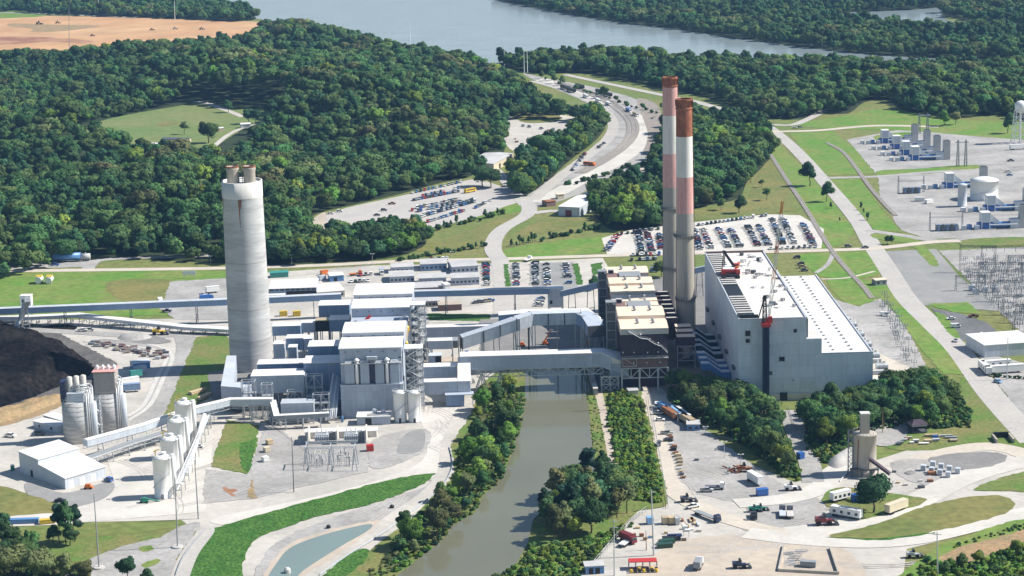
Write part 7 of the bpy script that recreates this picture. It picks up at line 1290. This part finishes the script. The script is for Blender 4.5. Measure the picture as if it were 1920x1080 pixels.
for (s_, x, y, rz, kind, col, where, grp) in CARS[NIND:]:
    src = car_mb(kind); c_, s2 = math.cos(rz), math.sin(rz); key = ['white' if col == 'white' else 'paint_'+col, 'glass_dark', 'tyre']
    for m_ in key: REST.setdefault(m_, len(REST))
    off = len(rest.v); rest.v += [(x+c_*vx-s2*vy, y+s2*vx+c_*vy, vz+.3) for vx, vy, vz in src.v]; rest.f += [tuple(k+off for k in f) for f in src.f]; rest.m += [REST[key[k]] for k in src.m]
if rest.f: tag(rest.build('far_cars', list(REST)), 'smaller parked cars filling the farther lines of the northern car parks', 'cars', None, 'stuff')
# lorries, buses, machines
def truck(px, py, dirpx, label, cab='white', bodym='white', L=9, flat=False, name='truck', cat='truck'):
    a = Vector(G(px, py)); d = Vector(G(px+dirpx[0], py+dirpx[1]))-a; t = thing(name, label, cat, (a.x, a.y, .25), math.atan2(d.y, d.x)); b = MB(); b.hull([(L-2, -1.2, .6), (L, -1.2, .6), (L, 1.2, .6), (L-2, 1.2, .6)], [(L-2, -1.2, 2.9), (L-.6, -1.2, 2.9), (L-.6, 1.2, 2.9), (L-2, 1.2, 2.9)]); b.build('cab', cab, t, local=True); b = MB(); b.box(L-.55, -1.0, 1.7, L-.2, 1.0, 2.5); b.build('windscreen', 'glass_dark', t, local=True)
    b = MB(); b.box(0, -1.25, 1.0, L-2.2, 1.25, 1.35 if flat else 3.3); b.build('body', bodym, t, local=True); b = MB(); b.box(.2, -.5, .55, L-.3, .5, .98); b.build('chassis', 'steel_dark', t, local=True)
    for x in (1.2, 2.4, L-1.4):
        for y in (-1.25, .95): q = MB(); q.tube((x, y, .5), (x, y+.3, .5), .5, 12); q.build('wheel', 'tyre', t, local=True)
def bus(px, py, dirpx, label, m): 
    a = Vector(G(px, py)); d = Vector(G(px+dirpx[0], py+dirpx[1]))-a; t = thing('bus', label, 'bus', (a.x, a.y, .3), math.atan2(d.y, d.x)); b = MB(); b.box(0, -1.2, .5, 10, 1.2, 3); b.box(10.002, -1.1, .5, 11, 1.1, 1.7); b.build('body', m, t, local=True); b = MB(); b.box(.6, -1.24, 1.7, 9.4, -1.205, 2.5); b.build('window_band', 'glass_dark', t, local=True)
    for x in (2, 8.6):
        for y in (-1.24, .95): q = MB(); q.tube((x, y, .5), (x, y+.3, .5), .5, 12); q.build('wheel', 'tyre', t, local=True)
bus(872, 363, (10, -2), 'yellow school bus parked in the western car park', 'paint_yellow'); bus(1095, 310, (10, 1), 'orange bus at the bend of the corridor lot', 'paint_orange')
for a in ((1412, 966, (2, 10), 'black flatbed trailer truck on the grey yard', 'paint_black', 'paint_gunmetal', 7, True), (1468, 974, (-1, -10), 'flatbed lorry left of two standing side by side', 'paint_gunmetal', 'cladding_pale', 9, True), (1482, 975, (-1, -10), 'flatbed lorry right of two standing side by side', 'paint_gunmetal', 'concrete_plain', 9, True), (1305, 964, (10, 4), 'long dark flatbed trailer lying in the south yard', 'paint_navy', 'steel_mid', 14, True), (1322, 918, (10, 0), 'small crane truck above the silver pickup', 'white', 'paint_gunmetal', 8, True), (1165, 1012, (10, 4), 'maroon skip truck at the southern fence', 'paint_maroon', 'paint_maroon', 8, False), (1165, 1028, (8, -6), 'white flatbed truck below the maroon one', 'white', 'white', 8, True), (1306, 1072, (5, -10), 'grey tank truck alone on the sandy yard', 'white', 'steel_mid', 8, False), (375, 565, (10, -1), 'blue lorry in the contractor yard', 'paint_blue', 'paint_blue', 8, False), (300, 568, (5, 10), 'white box lorry at the edge of the contractor yard', 'white', 'white', 8, False), (655, 518, (10, -1), 'orange flatbed lorry in the workshop yard', 'paint_orange', 'paint_orange', 8, True), (715, 512, (3, 10), 'white lorry left of the office row', 'white', 'cladding', 8, False), (985, 492, (10, -4), 'white lorry turning at the office car park', 'white', 'white', 7, True), (1390, 913, (1, 10), 'x', 'white', 'white', 8, True)):
    if a[3] != 'x': truck(*a)
for i, (px, py, l) in enumerate(((1095, 182, 'first white lorry on the haul road below the masts'), (1118, 190, 'second white lorry on the haul road'), (1137, 196, 'third white lorry on the haul road nearest the bend'), (1175, 208, 'blue white lorry at the top of the haul road bend'), (1188, 216, 'brown lorry on the haul road bend'))): truck(px, py, (10, 4), l, 'white', 'white' if i < 3 else ['paint_steelblue', 'paint_tan'][i-3], 13)
for i, (px, py) in enumerate(((1050, 166), (1062, 171), (1078, 164), (1116, 174), (1130, 179))): trailer((px, py), (px+13, py+4), 'black rail wagon standing in the corridor, %s from the masts' % ordw[i], 'paint_black', 3.8, 3, cat='rail wagon', name='rail_wagon')
def loader(px, py, label, m, s=1.0, name='wheel_loader', cat='loader', rz=0):
    a = G(px, py); t = thing(name, label, cat, (a[0], a[1], .25), rz); t.scale = (s, s, s); b = MB(); b.box(-2.6, -1.1, .9, .4, 1.1, 2.3); b.box(.4, -.9, .8, 2.2, .9, 1.6); b.build('body', m, t, local=True); b = MB(); b.hull([(-.6, -.8, 2.3), (.8, -.8, 2.3), (.8, .8, 2.3), (-.6, .8, 2.3)], [(-.4, -.7, 3.5), (.4, -.7, 3.5), (.4, .7, 3.5), (-.4, .7, 3.5)]); b.build('cab', 'glass_dark', t, local=True)
    for x in (-1.7, 1.5):
        for y in (-1.35, .85): q = MB(); q.tube((x, y, .75), (x, y+.5, .75), .75, 12); q.build('wheel', 'tyre', t, local=True)
    b = MB(); b.bar((1.6, -.6, 1.6), (3.4, -.6, .9), .3); b.bar((1.6, .6, 1.6), (3.4, .6, .9), .3); b.build('lift_arm', m, t, local=True); b = MB(); b.hull([(3.2, -1.3, .2), (4.4, -1.3, .2), (4.4, 1.3, .2), (3.2, 1.3, .2)], [(3.0, -1.3, 1.4), (3.6, -1.3, 1.4), (3.6, 1.3, 1.4), (3.0, 1.3, 1.4)]); b.build('bucket', 'steel_dark', t, local=True)
for px, py, l, m, s_ in ((298, 628, 'yellow brown loader beside the grey gravel heap', 'paint_yellow', 1.3), (1545, 985, 'red telehandler with white canopy at the road corner', 'paint_maroon', 1.3), (1414, 960, 'green compact loader, left of two on the grey yard', 'paint_green', .8), (1426, 958, 'green compact loader, right of two on the grey yard', 'paint_green', .8), (1288, 942, 'dark telehandler above the white pickup', 'paint_gunmetal', 1.0), (1395, 885, 'rust coloured loader beside the white box trailer', 'rust', 1.1), (38, 640, 'dusty yellow bulldozer on the coal heap', 'paint_yellow', 1.6), (73, 46, 'dusty scraper on the orange field, largest machine', 'rubble', 1.5), (108, 44, 'scraper right of the largest machine on the orange field', 'rubble', 1.1), (285, 57, 'pair machine at the middle of the orange field', 'rubble', 1.0), (328, 55, 'pale machine right of the middle of the orange field', 'cladding_pale', 1.0), (378, 56, 'blue machine at the eastern end of the orange field', 'steel_mid', 1.1), (173, 68, 'red machine on the lower part of the orange field', 'paint_maroon', .9), (1712, 1046, 'small grey machine on the gravel beside the bushes', 'steel', .9), (1483, 920, 'white bucket machine on the grey yard before the tower', 'white', 1.0), (1387, 1066, 'dark machine lying on the sandy yard', 'paint_navy', 1.0)): loader(px, py, l, m, s_)
loc = thing('portable_toilet', 'green portable toilet beside the stepped shed', 'toilet', (*G(24, 883)[:2], 0)); x, y = loc.location[:2]; b = MB(); b.box(x-.7, y-.7, .2, x+.7, y+.7, 2.5); b.build('cabin', 'paint_green', loc); b = MB(); b.lathe(x, y, [(.95, 2.5), (.4, 2.9)], 4); b.build('roof', 'white', loc)
# barges of blue hoppers at the corner
for px0, px1, l, m in ((-30, 72, 'long blue covered hopper strip at the left lower edge of the apron', 'paint_steelblue'), (74, 104, 'short yellow end of the covered hopper strip', 'paint_yellow')): container((px0, 985), (px1, 982), l, m, 1.6, 2.2, 'hopper', 'hopper')
# office trailers by the tree belt
for A, B_, l, m in (((1232, 768), (1250, 778), 'blue ended trailer, first beside the tree belt', 'paint_steelblue'), ((1240, 776), (1262, 790), 'rusty brown trailer second beside the tree belt', 'rust'), ((1252, 774), (1278, 792), 'pale blue roofed trailer third beside the tree belt', 'paint_skyblue'), ((1262, 776), (1286, 794), 'long white trailer fourth beside the tree belt', 'white'), ((1274, 790), (1294, 802), 'tan roofed trailer fifth beside the tree belt', 'paint_tan')): trailer(A, B_, l, m, 3.4)
bld('grey roofed blue hut at the end of the trailer row by the tree belt', (1288, 808), (1312, 808), 7, 2.8, 'paint_steelblue', 'roof_grey', 0, 'hut', windows=2)
for A, B_, l in (((378, 752), (398, 742), 'stacked lumber pile nearest the gallery on the grass slope'), ((385, 763), (404, 757), 'stacked lumber pile below the first on the grass slope'), ((360, 742), (388, 734), 'highest stacked lumber pile on the grass slope')): container(A, B_, l, 'lumber', 1.3, 2.6, 'lumber_stack', 'lumber')
for k, (px, py) in enumerate(((495, 868), (498, 850), (503, 836))): container((px, py), (px+10, py-2), 'pale crate in the line beside the grass bank, %s from the road' % ordw[k], ['white', 'paint_cream', 'lumber'][k], 2, 2.6, 'crate', 'crate')
for k, px in enumerate((525, 550)): container((px, 594), (px+14, 593), '%s yellow container on the grass under the tube conveyor' % ('left' if k == 0 else 'right'), 'paint_yellow', 2.6)
# ------------------------------------------------------------------ single trees and bushes
def desc(kind, lm): return {'leaf': 'mid green', 'leaf_dark': 'dark green', 'leaf_bright': 'bright green', 'leaf_olive': 'yellowish green', 'leaf_pine': 'dark'}[lm]+' '+{'round': 'round tree', 'wide': 'spreading tree', 'tall': 'tall narrow tree', 'pine': 'pine', 'cedar': 'pointed cedar', 'shrub': 'bush', 'sparse': 'thin crowned tree'}[kind]
def belt(pts, step, seed, where, group, kinds, s=1.0, key=0, nmax=60, svar=.2):
    P = scatter(wpoly(pts), step, seed); r_ = random.Random(seed)
    P = sorted(P.tolist(), key=lambda p: W2P(p[0], p[1], 0)[key])[:nmax]
    for i, p in enumerate(P):
        k, lm = r_.choice(kinds); tree(0, 0, k, lm, '%s, %s %s' % (desc(k, lm), ordw[i], where), group, s*r_.uniform(1-svar, 1+svar), world=p)
R_ = [('round', 'leaf'), ('round', 'leaf_dark'), ('wide', 'leaf'), ('tall', 'leaf_dark'), ('wide', 'leaf_bright'), ('round', 'leaf_olive')]
belt([(1248, 745), (1262, 728), (1310, 738), (1370, 752), (1420, 765), (1448, 778), (1455, 810), (1482, 888), (1466, 890), (1420, 855), (1350, 808), (1290, 778)], 6.8, 5, 'from the canal side in the belt before the powerhouse', 'tree belt west of the lane', [('round', 'leaf_dark'), ('wide', 'leaf'), ('round', 'leaf'), ('sparse', 'leaf_olive'), ('wide', 'leaf_dark'), ('round', 'leaf_bright')] , 1.0)
belt([(1514, 795), (1520, 775), (1560, 768), (1640, 755), (1700, 735), (1770, 725), (1805, 770), (1805, 800), (1750, 805), (1690, 800), (1600, 820), (1585, 845), (1548, 862), (1530, 835)], 7.4, 6, 'from the lane in the belt east of the lane', 'tree belt east of the lane', [('wide', 'leaf_dark'), ('round', 'leaf'), ('wide', 'leaf'), ('round', 'leaf_bright'), ('wide', 'leaf'), ('round', 'leaf_dark')], 1.05)
belt([(950, 735), (975, 750), (970, 790), (958, 840), (945, 885), (915, 925), (880, 955), (855, 985), (835, 1000), (795, 1035), (755, 1060), (735, 1030), (765, 990), (800, 975), (860, 900), (880, 850), (890, 800), (915, 750)], 8.4, 9, 'down the west canal bank from the duct bridge', 'trees on the west canal bank', [('round', 'leaf_bright'), ('round', 'leaf'), ('tall', 'leaf_dark'), ('round', 'leaf_bright'), ('round', 'leaf_olive'), ('wide', 'leaf'), ('round', 'leaf_dark')], .82, 1, svar=.38)
belt([(990, 1015), (1010, 960), (1060, 930), (1110, 905), (1165, 900), (1185, 930), (1190, 965), (1150, 990), (1090, 1010), (1020, 1030)], 7.2, 12, 'from the water on the wooded canal point', 'trees on the canal point', [('wide', 'leaf_dark'), ('round', 'leaf_bright'), ('wide', 'leaf'), ('pine', 'leaf_pine'), ('tall', 'leaf_dark'), ('tall', 'leaf_olive'), ('sparse', 'leaf_olive')], 1.08, svar=.32)
tree(1060, 985, 'pine', 'leaf_pine', 'tall dark pine, left of the bare trunked pair on the canal point', None, 1.45); tree(1075, 985, 'pine', 'leaf_pine', 'tall dark pine, right of the bare trunked pair on the canal point', None, 1.4)
tree(1638, 962, 'wide', 'leaf_dark', 'big dark tree alone among the trailers in front of the concrete tower', None, 1.3); tree(1655, 940, 'round', 'leaf_dark', 'smaller dark tree close behind the big yard tree', None, .9)
for px, py, k, lm, s_, l in ((1518, 349, 'round', 'leaf_dark', 1.65, 'large round dark tree on the lawn west of the main road'), (1550, 378, 'round', 'leaf_dark', 1.25, 'round tree below the large one on the same lawn'), (1558, 392, 'cedar', 'leaf_dark', .9, 'small pointed tree at the lane below the round pair'), (1615, 394, 'cedar', 'leaf_dark', 1.0, 'upper young tree of three on the eastern lawn'), (1619, 402, 'cedar', 'leaf', .8, 'middle young tree of three on the eastern lawn'), (1627, 413, 'cedar', 'leaf_dark', 1.1, 'lowest young tree of three on the eastern lawn'), (1574, 416, 'cedar', 'leaf_dark', .6, 'tiny lone tree on the fenced lawn'), (1352, 394, 'round', 'leaf', .8, 'left tree at the edge of the dry lawn'), (1386, 400, 'round', 'leaf_dark', 1.15, 'big round tree at the edge of the dry lawn'), (1408, 342, 'sparse', 'leaf_olive', .9, 'thin tree high on the dry lawn'), (1428, 352, 'sparse', 'leaf', .6, 'small thin tree in the middle of the dry lawn'), (1438, 376, 'sparse', 'leaf', .9, 'thin tree at the lower right of the dry lawn'), (1412, 318, 'round', 'leaf_dark', .9, 'tree at the top corner of the dry lawn'), (1324, 388, 'wide', 'leaf_olive', 1.0, 'olive tree beside the smokestacks'), (1345, 366, 'round', 'leaf_olive', 1.0, 'brownish tree above the olive one'),
                              (391, 268, 'wide', 'leaf', 1.6, 'big round tree beside the farm lane on the meadow'), (346, 252, 'sparse', 'leaf', 1.2, 'thin tree standing alone on the meadow'), (428, 211, 'round', 'leaf_dark', 1.25, 'dark tree beside the upper farm drive'), (466, 232, 'round', 'leaf_dark', 1.4, 'left dark tree behind the white barn'), (480, 232, 'round', 'leaf_dark', 1.3, 'right dark tree behind the white barn'), (404, 246, 'cedar', 'leaf_dark', 1.3, 'small dark cedar behind the big meadow tree'), (905, 350, 'wide', 'leaf_dark', 1.55, 'big dark tree before the cream depot, left half'), (920, 352, 'wide', 'leaf_dark', 1.4, 'big dark tree before the cream depot, right half'), (702, 478, 'wide', 'leaf_dark', 1.7, 'largest dark tree below the western car park'), (565, 490, 'round', 'leaf_bright', 1.3, 'bright round tree at the site road beside the chimney'), (770, 450, 'sparse', 'leaf_olive', 1.4, 'bare looking pale tree below the western car park'),
                              (1664, 458, 'round', 'leaf_dark', .5, 'left small dark tree on the traffic island'), (1672, 458, 'round', 'leaf_dark', .5, 'right small dark tree on the traffic island'), (1112, 545, 'round', 'leaf_dark', .9, 'dark tree beside the rear stair tower'), (1240, 520, 'wide', 'leaf', .9, 'green tree behind the boiler house by the rear smokestack'), (1890, 250, 'round', 'leaf_dark', 1.5, 'dark tree beside the water tower'), (1770, 236, 'round', 'leaf_bright', 1.3, 'bright green tree on the lawn behind the far turbines'), (1792, 234, 'round', 'leaf_olive', 1.1, 'olive tree right of the bright green lawn tree'), (1240, 205, 'cedar', 'leaf', 1.2, 'small tree at the bend beside the rear smokestack'), (1335, 218, 'round', 'leaf_dark', .7, 'small dark tree on the grass beyond the smokestacks'), (1440, 300, 'tall', 'leaf_dark', 1.0, 'tall dark tree at the top of the dry lawn by the railway'), (1426, 278, 'tall', 'leaf_dark', 1.1, 'taller dark tree behind the railway tree'), (1265, 780, 'shrub', 'leaf', .8, 'small bush beside the trailer row'), (8, 1030, 'tall', 'leaf_dark', 1.25, 'dark tree at the left lower edge beside the apron'), (30, 1010, 'round', 'leaf_dark', .7, 'x'), (50, 1018, 'cedar', 'leaf_dark', .9, 'dark pointed cedar on the south-west verge'), (112, 1019, 'pine', 'leaf_pine', 1.25, 'left dark pine of the clump on the south-west verge'), (124, 1022, 'pine', 'leaf_dark', 1.3, 'middle dark pine of the clump on the south-west verge'), (140, 1016, 'pine', 'leaf_pine', 1.2, 'right dark pine of the clump on the south-west verge'), (20, 1045, 'round', 'leaf_dark', 1.15, 'round dark tree below the cedar at the left edge'), (62, 1042, 'round', 'leaf', 0.85, 'small round tree right of the dark trees at the left edge'), (25, 1085, 'wide', 'leaf_olive', 1.25, 'yellowish tree at the lower left corner'), (75, 1090, 'wide', 'leaf_olive', 1.15, 'yellowish tree right of the corner one'), (125, 1088, 'round', 'leaf_olive', 0.9, 'small yellowish tree at the bottom left'), (240, 1092, 'round', 'leaf_dark', 0.9, 'dark bushy tree at the bottom edge of the gravel lot'), (280, 1094, 'round', 'leaf_dark', .6, 'dark bush at the bottom edge beside the access road')):
    if l != 'x': tree(px, py, k, lm, l, None, s_)
def hedge(p0, p1, n, where, group, kinds, s, jit=3):
    r_ = random.Random(int(p0[0]))
    for i in range(n):
        f = (i+.5)/n; k, lm = r_.choice(kinds); tree(p0[0]+(p1[0]-p0[0])*f+r_.uniform(-jit, jit), p0[1]+(p1[1]-p0[1])*f+r_.uniform(-jit, jit)*.5, k, lm, '%s, %s %s' % (desc(k, lm), ordw[i], where), group, s*r_.uniform(.7, 1.3))
SH = [('shrub', 'leaf_dark'), ('shrub', 'leaf'), ('cedar', 'leaf_dark')]
hedge((955, 464), (1125, 428), 22, 'from the service road in the dark hedge above the lawn', 'hedge above the lawn', SH, 1.0); hedge((745, 490), (915, 462), 20, 'from the west in the hedge along the site road', 'hedge along the site road', SH, .95); hedge((775, 442), (945, 402), 20, 'from the west in the row below the western car park', 'row below the western car park', SH, 1.05); hedge((1010, 146), (1235, 215), 26, 'from the masts in the row along the rail corridor', 'row along the rail corridor', [('shrub', 'leaf'), ('shrub', 'leaf_dark'), ('round', 'leaf')], .9)
hedge((1060, 350), (1235, 300), 14, 'from the west in the row along the haul road', 'row along the haul road', [('shrub', 'leaf_dark'), ('shrub', 'leaf')], 1.1); hedge((1852, 706), (1935, 712), 9, 'from the road in the clipped hedge before the trailers', 'clipped hedge', [('shrub', 'leaf_dark')], .5, 1)
hedge((1760, 1075), (1940, 1040), 12, 'from the west in the bushes at the lower right corner', 'bushes at the lower right', [('round', 'leaf_bright'), ('shrub', 'leaf_bright'), ('round', 'leaf')], .62, 8)
def cover(name, label, pts, step, seed, smin, smax, pal, holes=()):
    P = scatter(wpoly(pts), step, seed, holes); r_ = np.random.default_rng(seed); gn_scatter(name, label, P, np.full(len(P), .3), r_.uniform(smin, smax, len(P)), np.array([pal[i] for i in r_.integers(0, len(pal), len(P))]), pcs, 'undergrowth', seed)
CAN = wpoly([(1000, 610), (1085, 610), (1098, 700), (1110, 740), (1112, 780), (1106, 800), (1112, 850), (1116, 885), (1090, 915), (1040, 940), (1000, 975), (990, 1020), (970, 1055), (900, 1120), (700, 1120), (745, 1080), (790, 1045), (830, 1012), (850, 985), (890, 962), (905, 932), (940, 900), (960, 852), (975, 800), (984, 750), (985, 700)])
cover('bank_undergrowth', 'tangled green undergrowth covering the west canal bank', [(925, 715), (965, 735), (987, 745), (980, 800), (965, 852), (945, 900), (908, 935), (893, 964), (852, 988), (832, 1014), (792, 1048), (750, 1080), (722, 1050), (735, 1015), (790, 965), (850, 905), (858, 850), (890, 790)], 2.2, 41, .35, 1.0, [0, 0, 1, 2, 3, 1, 4], [CAN])
cover('thicket', 'dense bright green thicket between canal path and yard road', [(1142, 742), (1165, 735), (1200, 745), (1212, 800), (1225, 850), (1242, 920), (1240, 945), (1190, 940), (1160, 900), (1150, 850), (1140, 790)], 2.3, 43, .55, 1.45, [1, 1, 1, 4, 1, 0])
cover('bank_weeds', 'low weeds between the canal edge and the pale canal path', [(1100, 745), (1116, 740), (1126, 780), (1136, 830), (1146, 885), (1120, 890), (1116, 850), (1110, 800)], 2.4, 44, .15, .42, [2, 1, 2, 1])
cover('point_weeds', 'low green weeds on the canal point below its trees', [(985, 1030), (1100, 1015), (1180, 985), (1205, 960), (1185, 985), (1140, 1030), (1080, 1090), (960, 1095), (920, 1095), (975, 1055)], 2.3, 45, .4, 1.25, [1, 0, 4, 1]); cover('corner_weeds', 'green weeds on the lower right slope', [(1700, 1095), (1740, 1052), (1800, 1062), (1890, 1032), (1960, 1006), (1960, 1095)], 2.6, 46, .5, 1.5, [1, 4, 0, 1]); cover('slope_weeds', 'strip of weeds along the upper edge of the orange dirt track', [(1745, 1055), (1800, 1020), (1960, 972), (1960, 985), (1850, 1012), (1780, 1032)], 2.0, 48, .3, .6, [1, 0, 3])
cover('lane_weeds', 'green weeds along the slope between lane and tree belt', [(1500, 885), (1478, 880), (1440, 865), (1490, 900), (1500, 903)], 2.2, 47, .5, .9, [1, 0, 4]); cover('pond_weeds', 'dry and green weeds between the pond track and the canal trees', [(690, 1075), (740, 1030), (750, 1075), (735, 1090), (680, 1095)], 2.2, 50, .3, .6, [2, 2, 0])
cover('belt_undergrowth', 'undergrowth beneath the tree belts before the powerhouse', [(1248, 750), (1262, 726), (1310, 736), (1370, 748), (1430, 760), (1450, 772), (1458, 800), (1500, 892), (1470, 898), (1420, 855), (1350, 810), (1290, 780)], 2.6, 51, .6, 1.2, [0, 3, 1, 0])
cover('belt_undergrowth', 'undergrowth beneath the tree belt east of the lane', [(1508, 796), (1514, 768), (1560, 762), (1640, 746), (1700, 725), (1775, 708), (1820, 770), (1818, 805), (1750, 806), (1690, 798), (1605, 820), (1594, 848), (1548, 872), (1512, 838)], 2.6, 52, .6, 1.2, [0, 3, 1, 0])
# odds and ends along the yard edges
_oe = random.Random(61)
for k in range(16):
    f = k/16; a = G(1249+f*32+_oe.uniform(-3, 3), 812+f*92); o = MB(); w = _oe.uniform(.8, 1.8); o.box(a[0], a[1], .35, a[0]+w*1.5, a[1]+w, .35+w*.7); o.tube((a[0]-.8, a[1]+.3, .7), (a[0]+1.8, a[1]+.6, 1.0), .3, 8)
    tag(o.build('yard_crate', _oe.choice(['steel_dark', 'paint_black', 'rust', 'lumber', 'white', 'steel_mid', 'paint_tan'])), 'crate or machine part, %s from the trailers in the strip along the lay-down yard' % ordw[k], 'crate', 'strip of crates along the lay-down yard')
for k in range(12):
    a = G(1372+_oe.uniform(-12, 14), 884+_oe.uniform(-6, 7)); o = MB(); o.bar((a[0], a[1], .5), (a[0]+_oe.uniform(-3, 3), a[1]+_oe.uniform(-1, 1), .7+_oe.uniform(0, 1.2)), .5); tag(o.build('scrap_beam', _oe.choice(['rust', 'brown_pale', 'steel_mid', 'rust'])), 'rusty beam lying in the heap beside the white box trailer', 'scrap', 'rusty beams beside the box trailer')
for k in range(14):
    a = G(_oe.choice([1690, 1715, 1740, 1765, 1780])+_oe.uniform(-10, 10), 826+_oe.uniform(-8, 9)); o = MB(); L_ = _oe.uniform(2, 6); o.box(a[0], a[1], .5, a[0]+L_, a[1]+_oe.uniform(.7, 1.6), _oe.uniform(.8, 1.3)); tag(o.build('stacked_panel', _oe.choice(['white', 'cladding_pale', 'lumber', 'steel_mid', 'concrete_plain'])), 'stack of pale panels lying on the lawn around the brown roofed pavilion', 'panel stack', 'panel stacks by the pavilion')
for px, py, k, lm, s_, l in ((100, 1020, 'round', 'leaf_dark', .7, 'low dark round tree at the foot of the pine clump'), (132, 1024, 'round', 'leaf_dark', .75, 'low dark round tree in front of the pine clump'), (2, 1060, 'wide', 'leaf_dark', 1.0, 'dark spreading tree cut by the left edge'), (48, 1062, 'wide', 'leaf', .9, 'mid green tree among the trees at the lower left'), (160, 1092, 'round', 'leaf_olive', .9, 'yellowish tree nearest the gravel lot at the bottom')): tree(px, py, k, lm, l, None, s_)
cover('corner_undergrowth', 'dark and yellowish undergrowth in the lower left corner', [(-60, 1040), (20, 1030), (70, 1045), (110, 1060), (170, 1080), (170, 1110), (-60, 1110)], 2.4, 53, .5, 1.4, [0, 2, 3, 2])
# ------------------------------------------------------------------ the air
hm = bpy.data.materials.new('haze'); hm.use_nodes = True; _hn = hm.node_tree.nodes; _hn.remove(_hn['Principled BSDF'])
_pv = _hn.new('ShaderNodeVolumePrincipled'); _pv.inputs['Color'].default_value = (.30, .58, 1, 1); _pv.inputs['Density'].default_value = 4.2e-5; _pv.inputs['Anisotropy'].default_value = 0
hm.node_tree.links.new(_pv.outputs[0], _hn['Material Output'].inputs['Volume'])
MAT['haze'] = hm
b = MB(); b.box(-9500, -700, -1.5, 9500, 16500, 290); tag(b.build('haze', 'haze'), 'thin bluish summer haze over the whole valley', None, None, 'stuff')
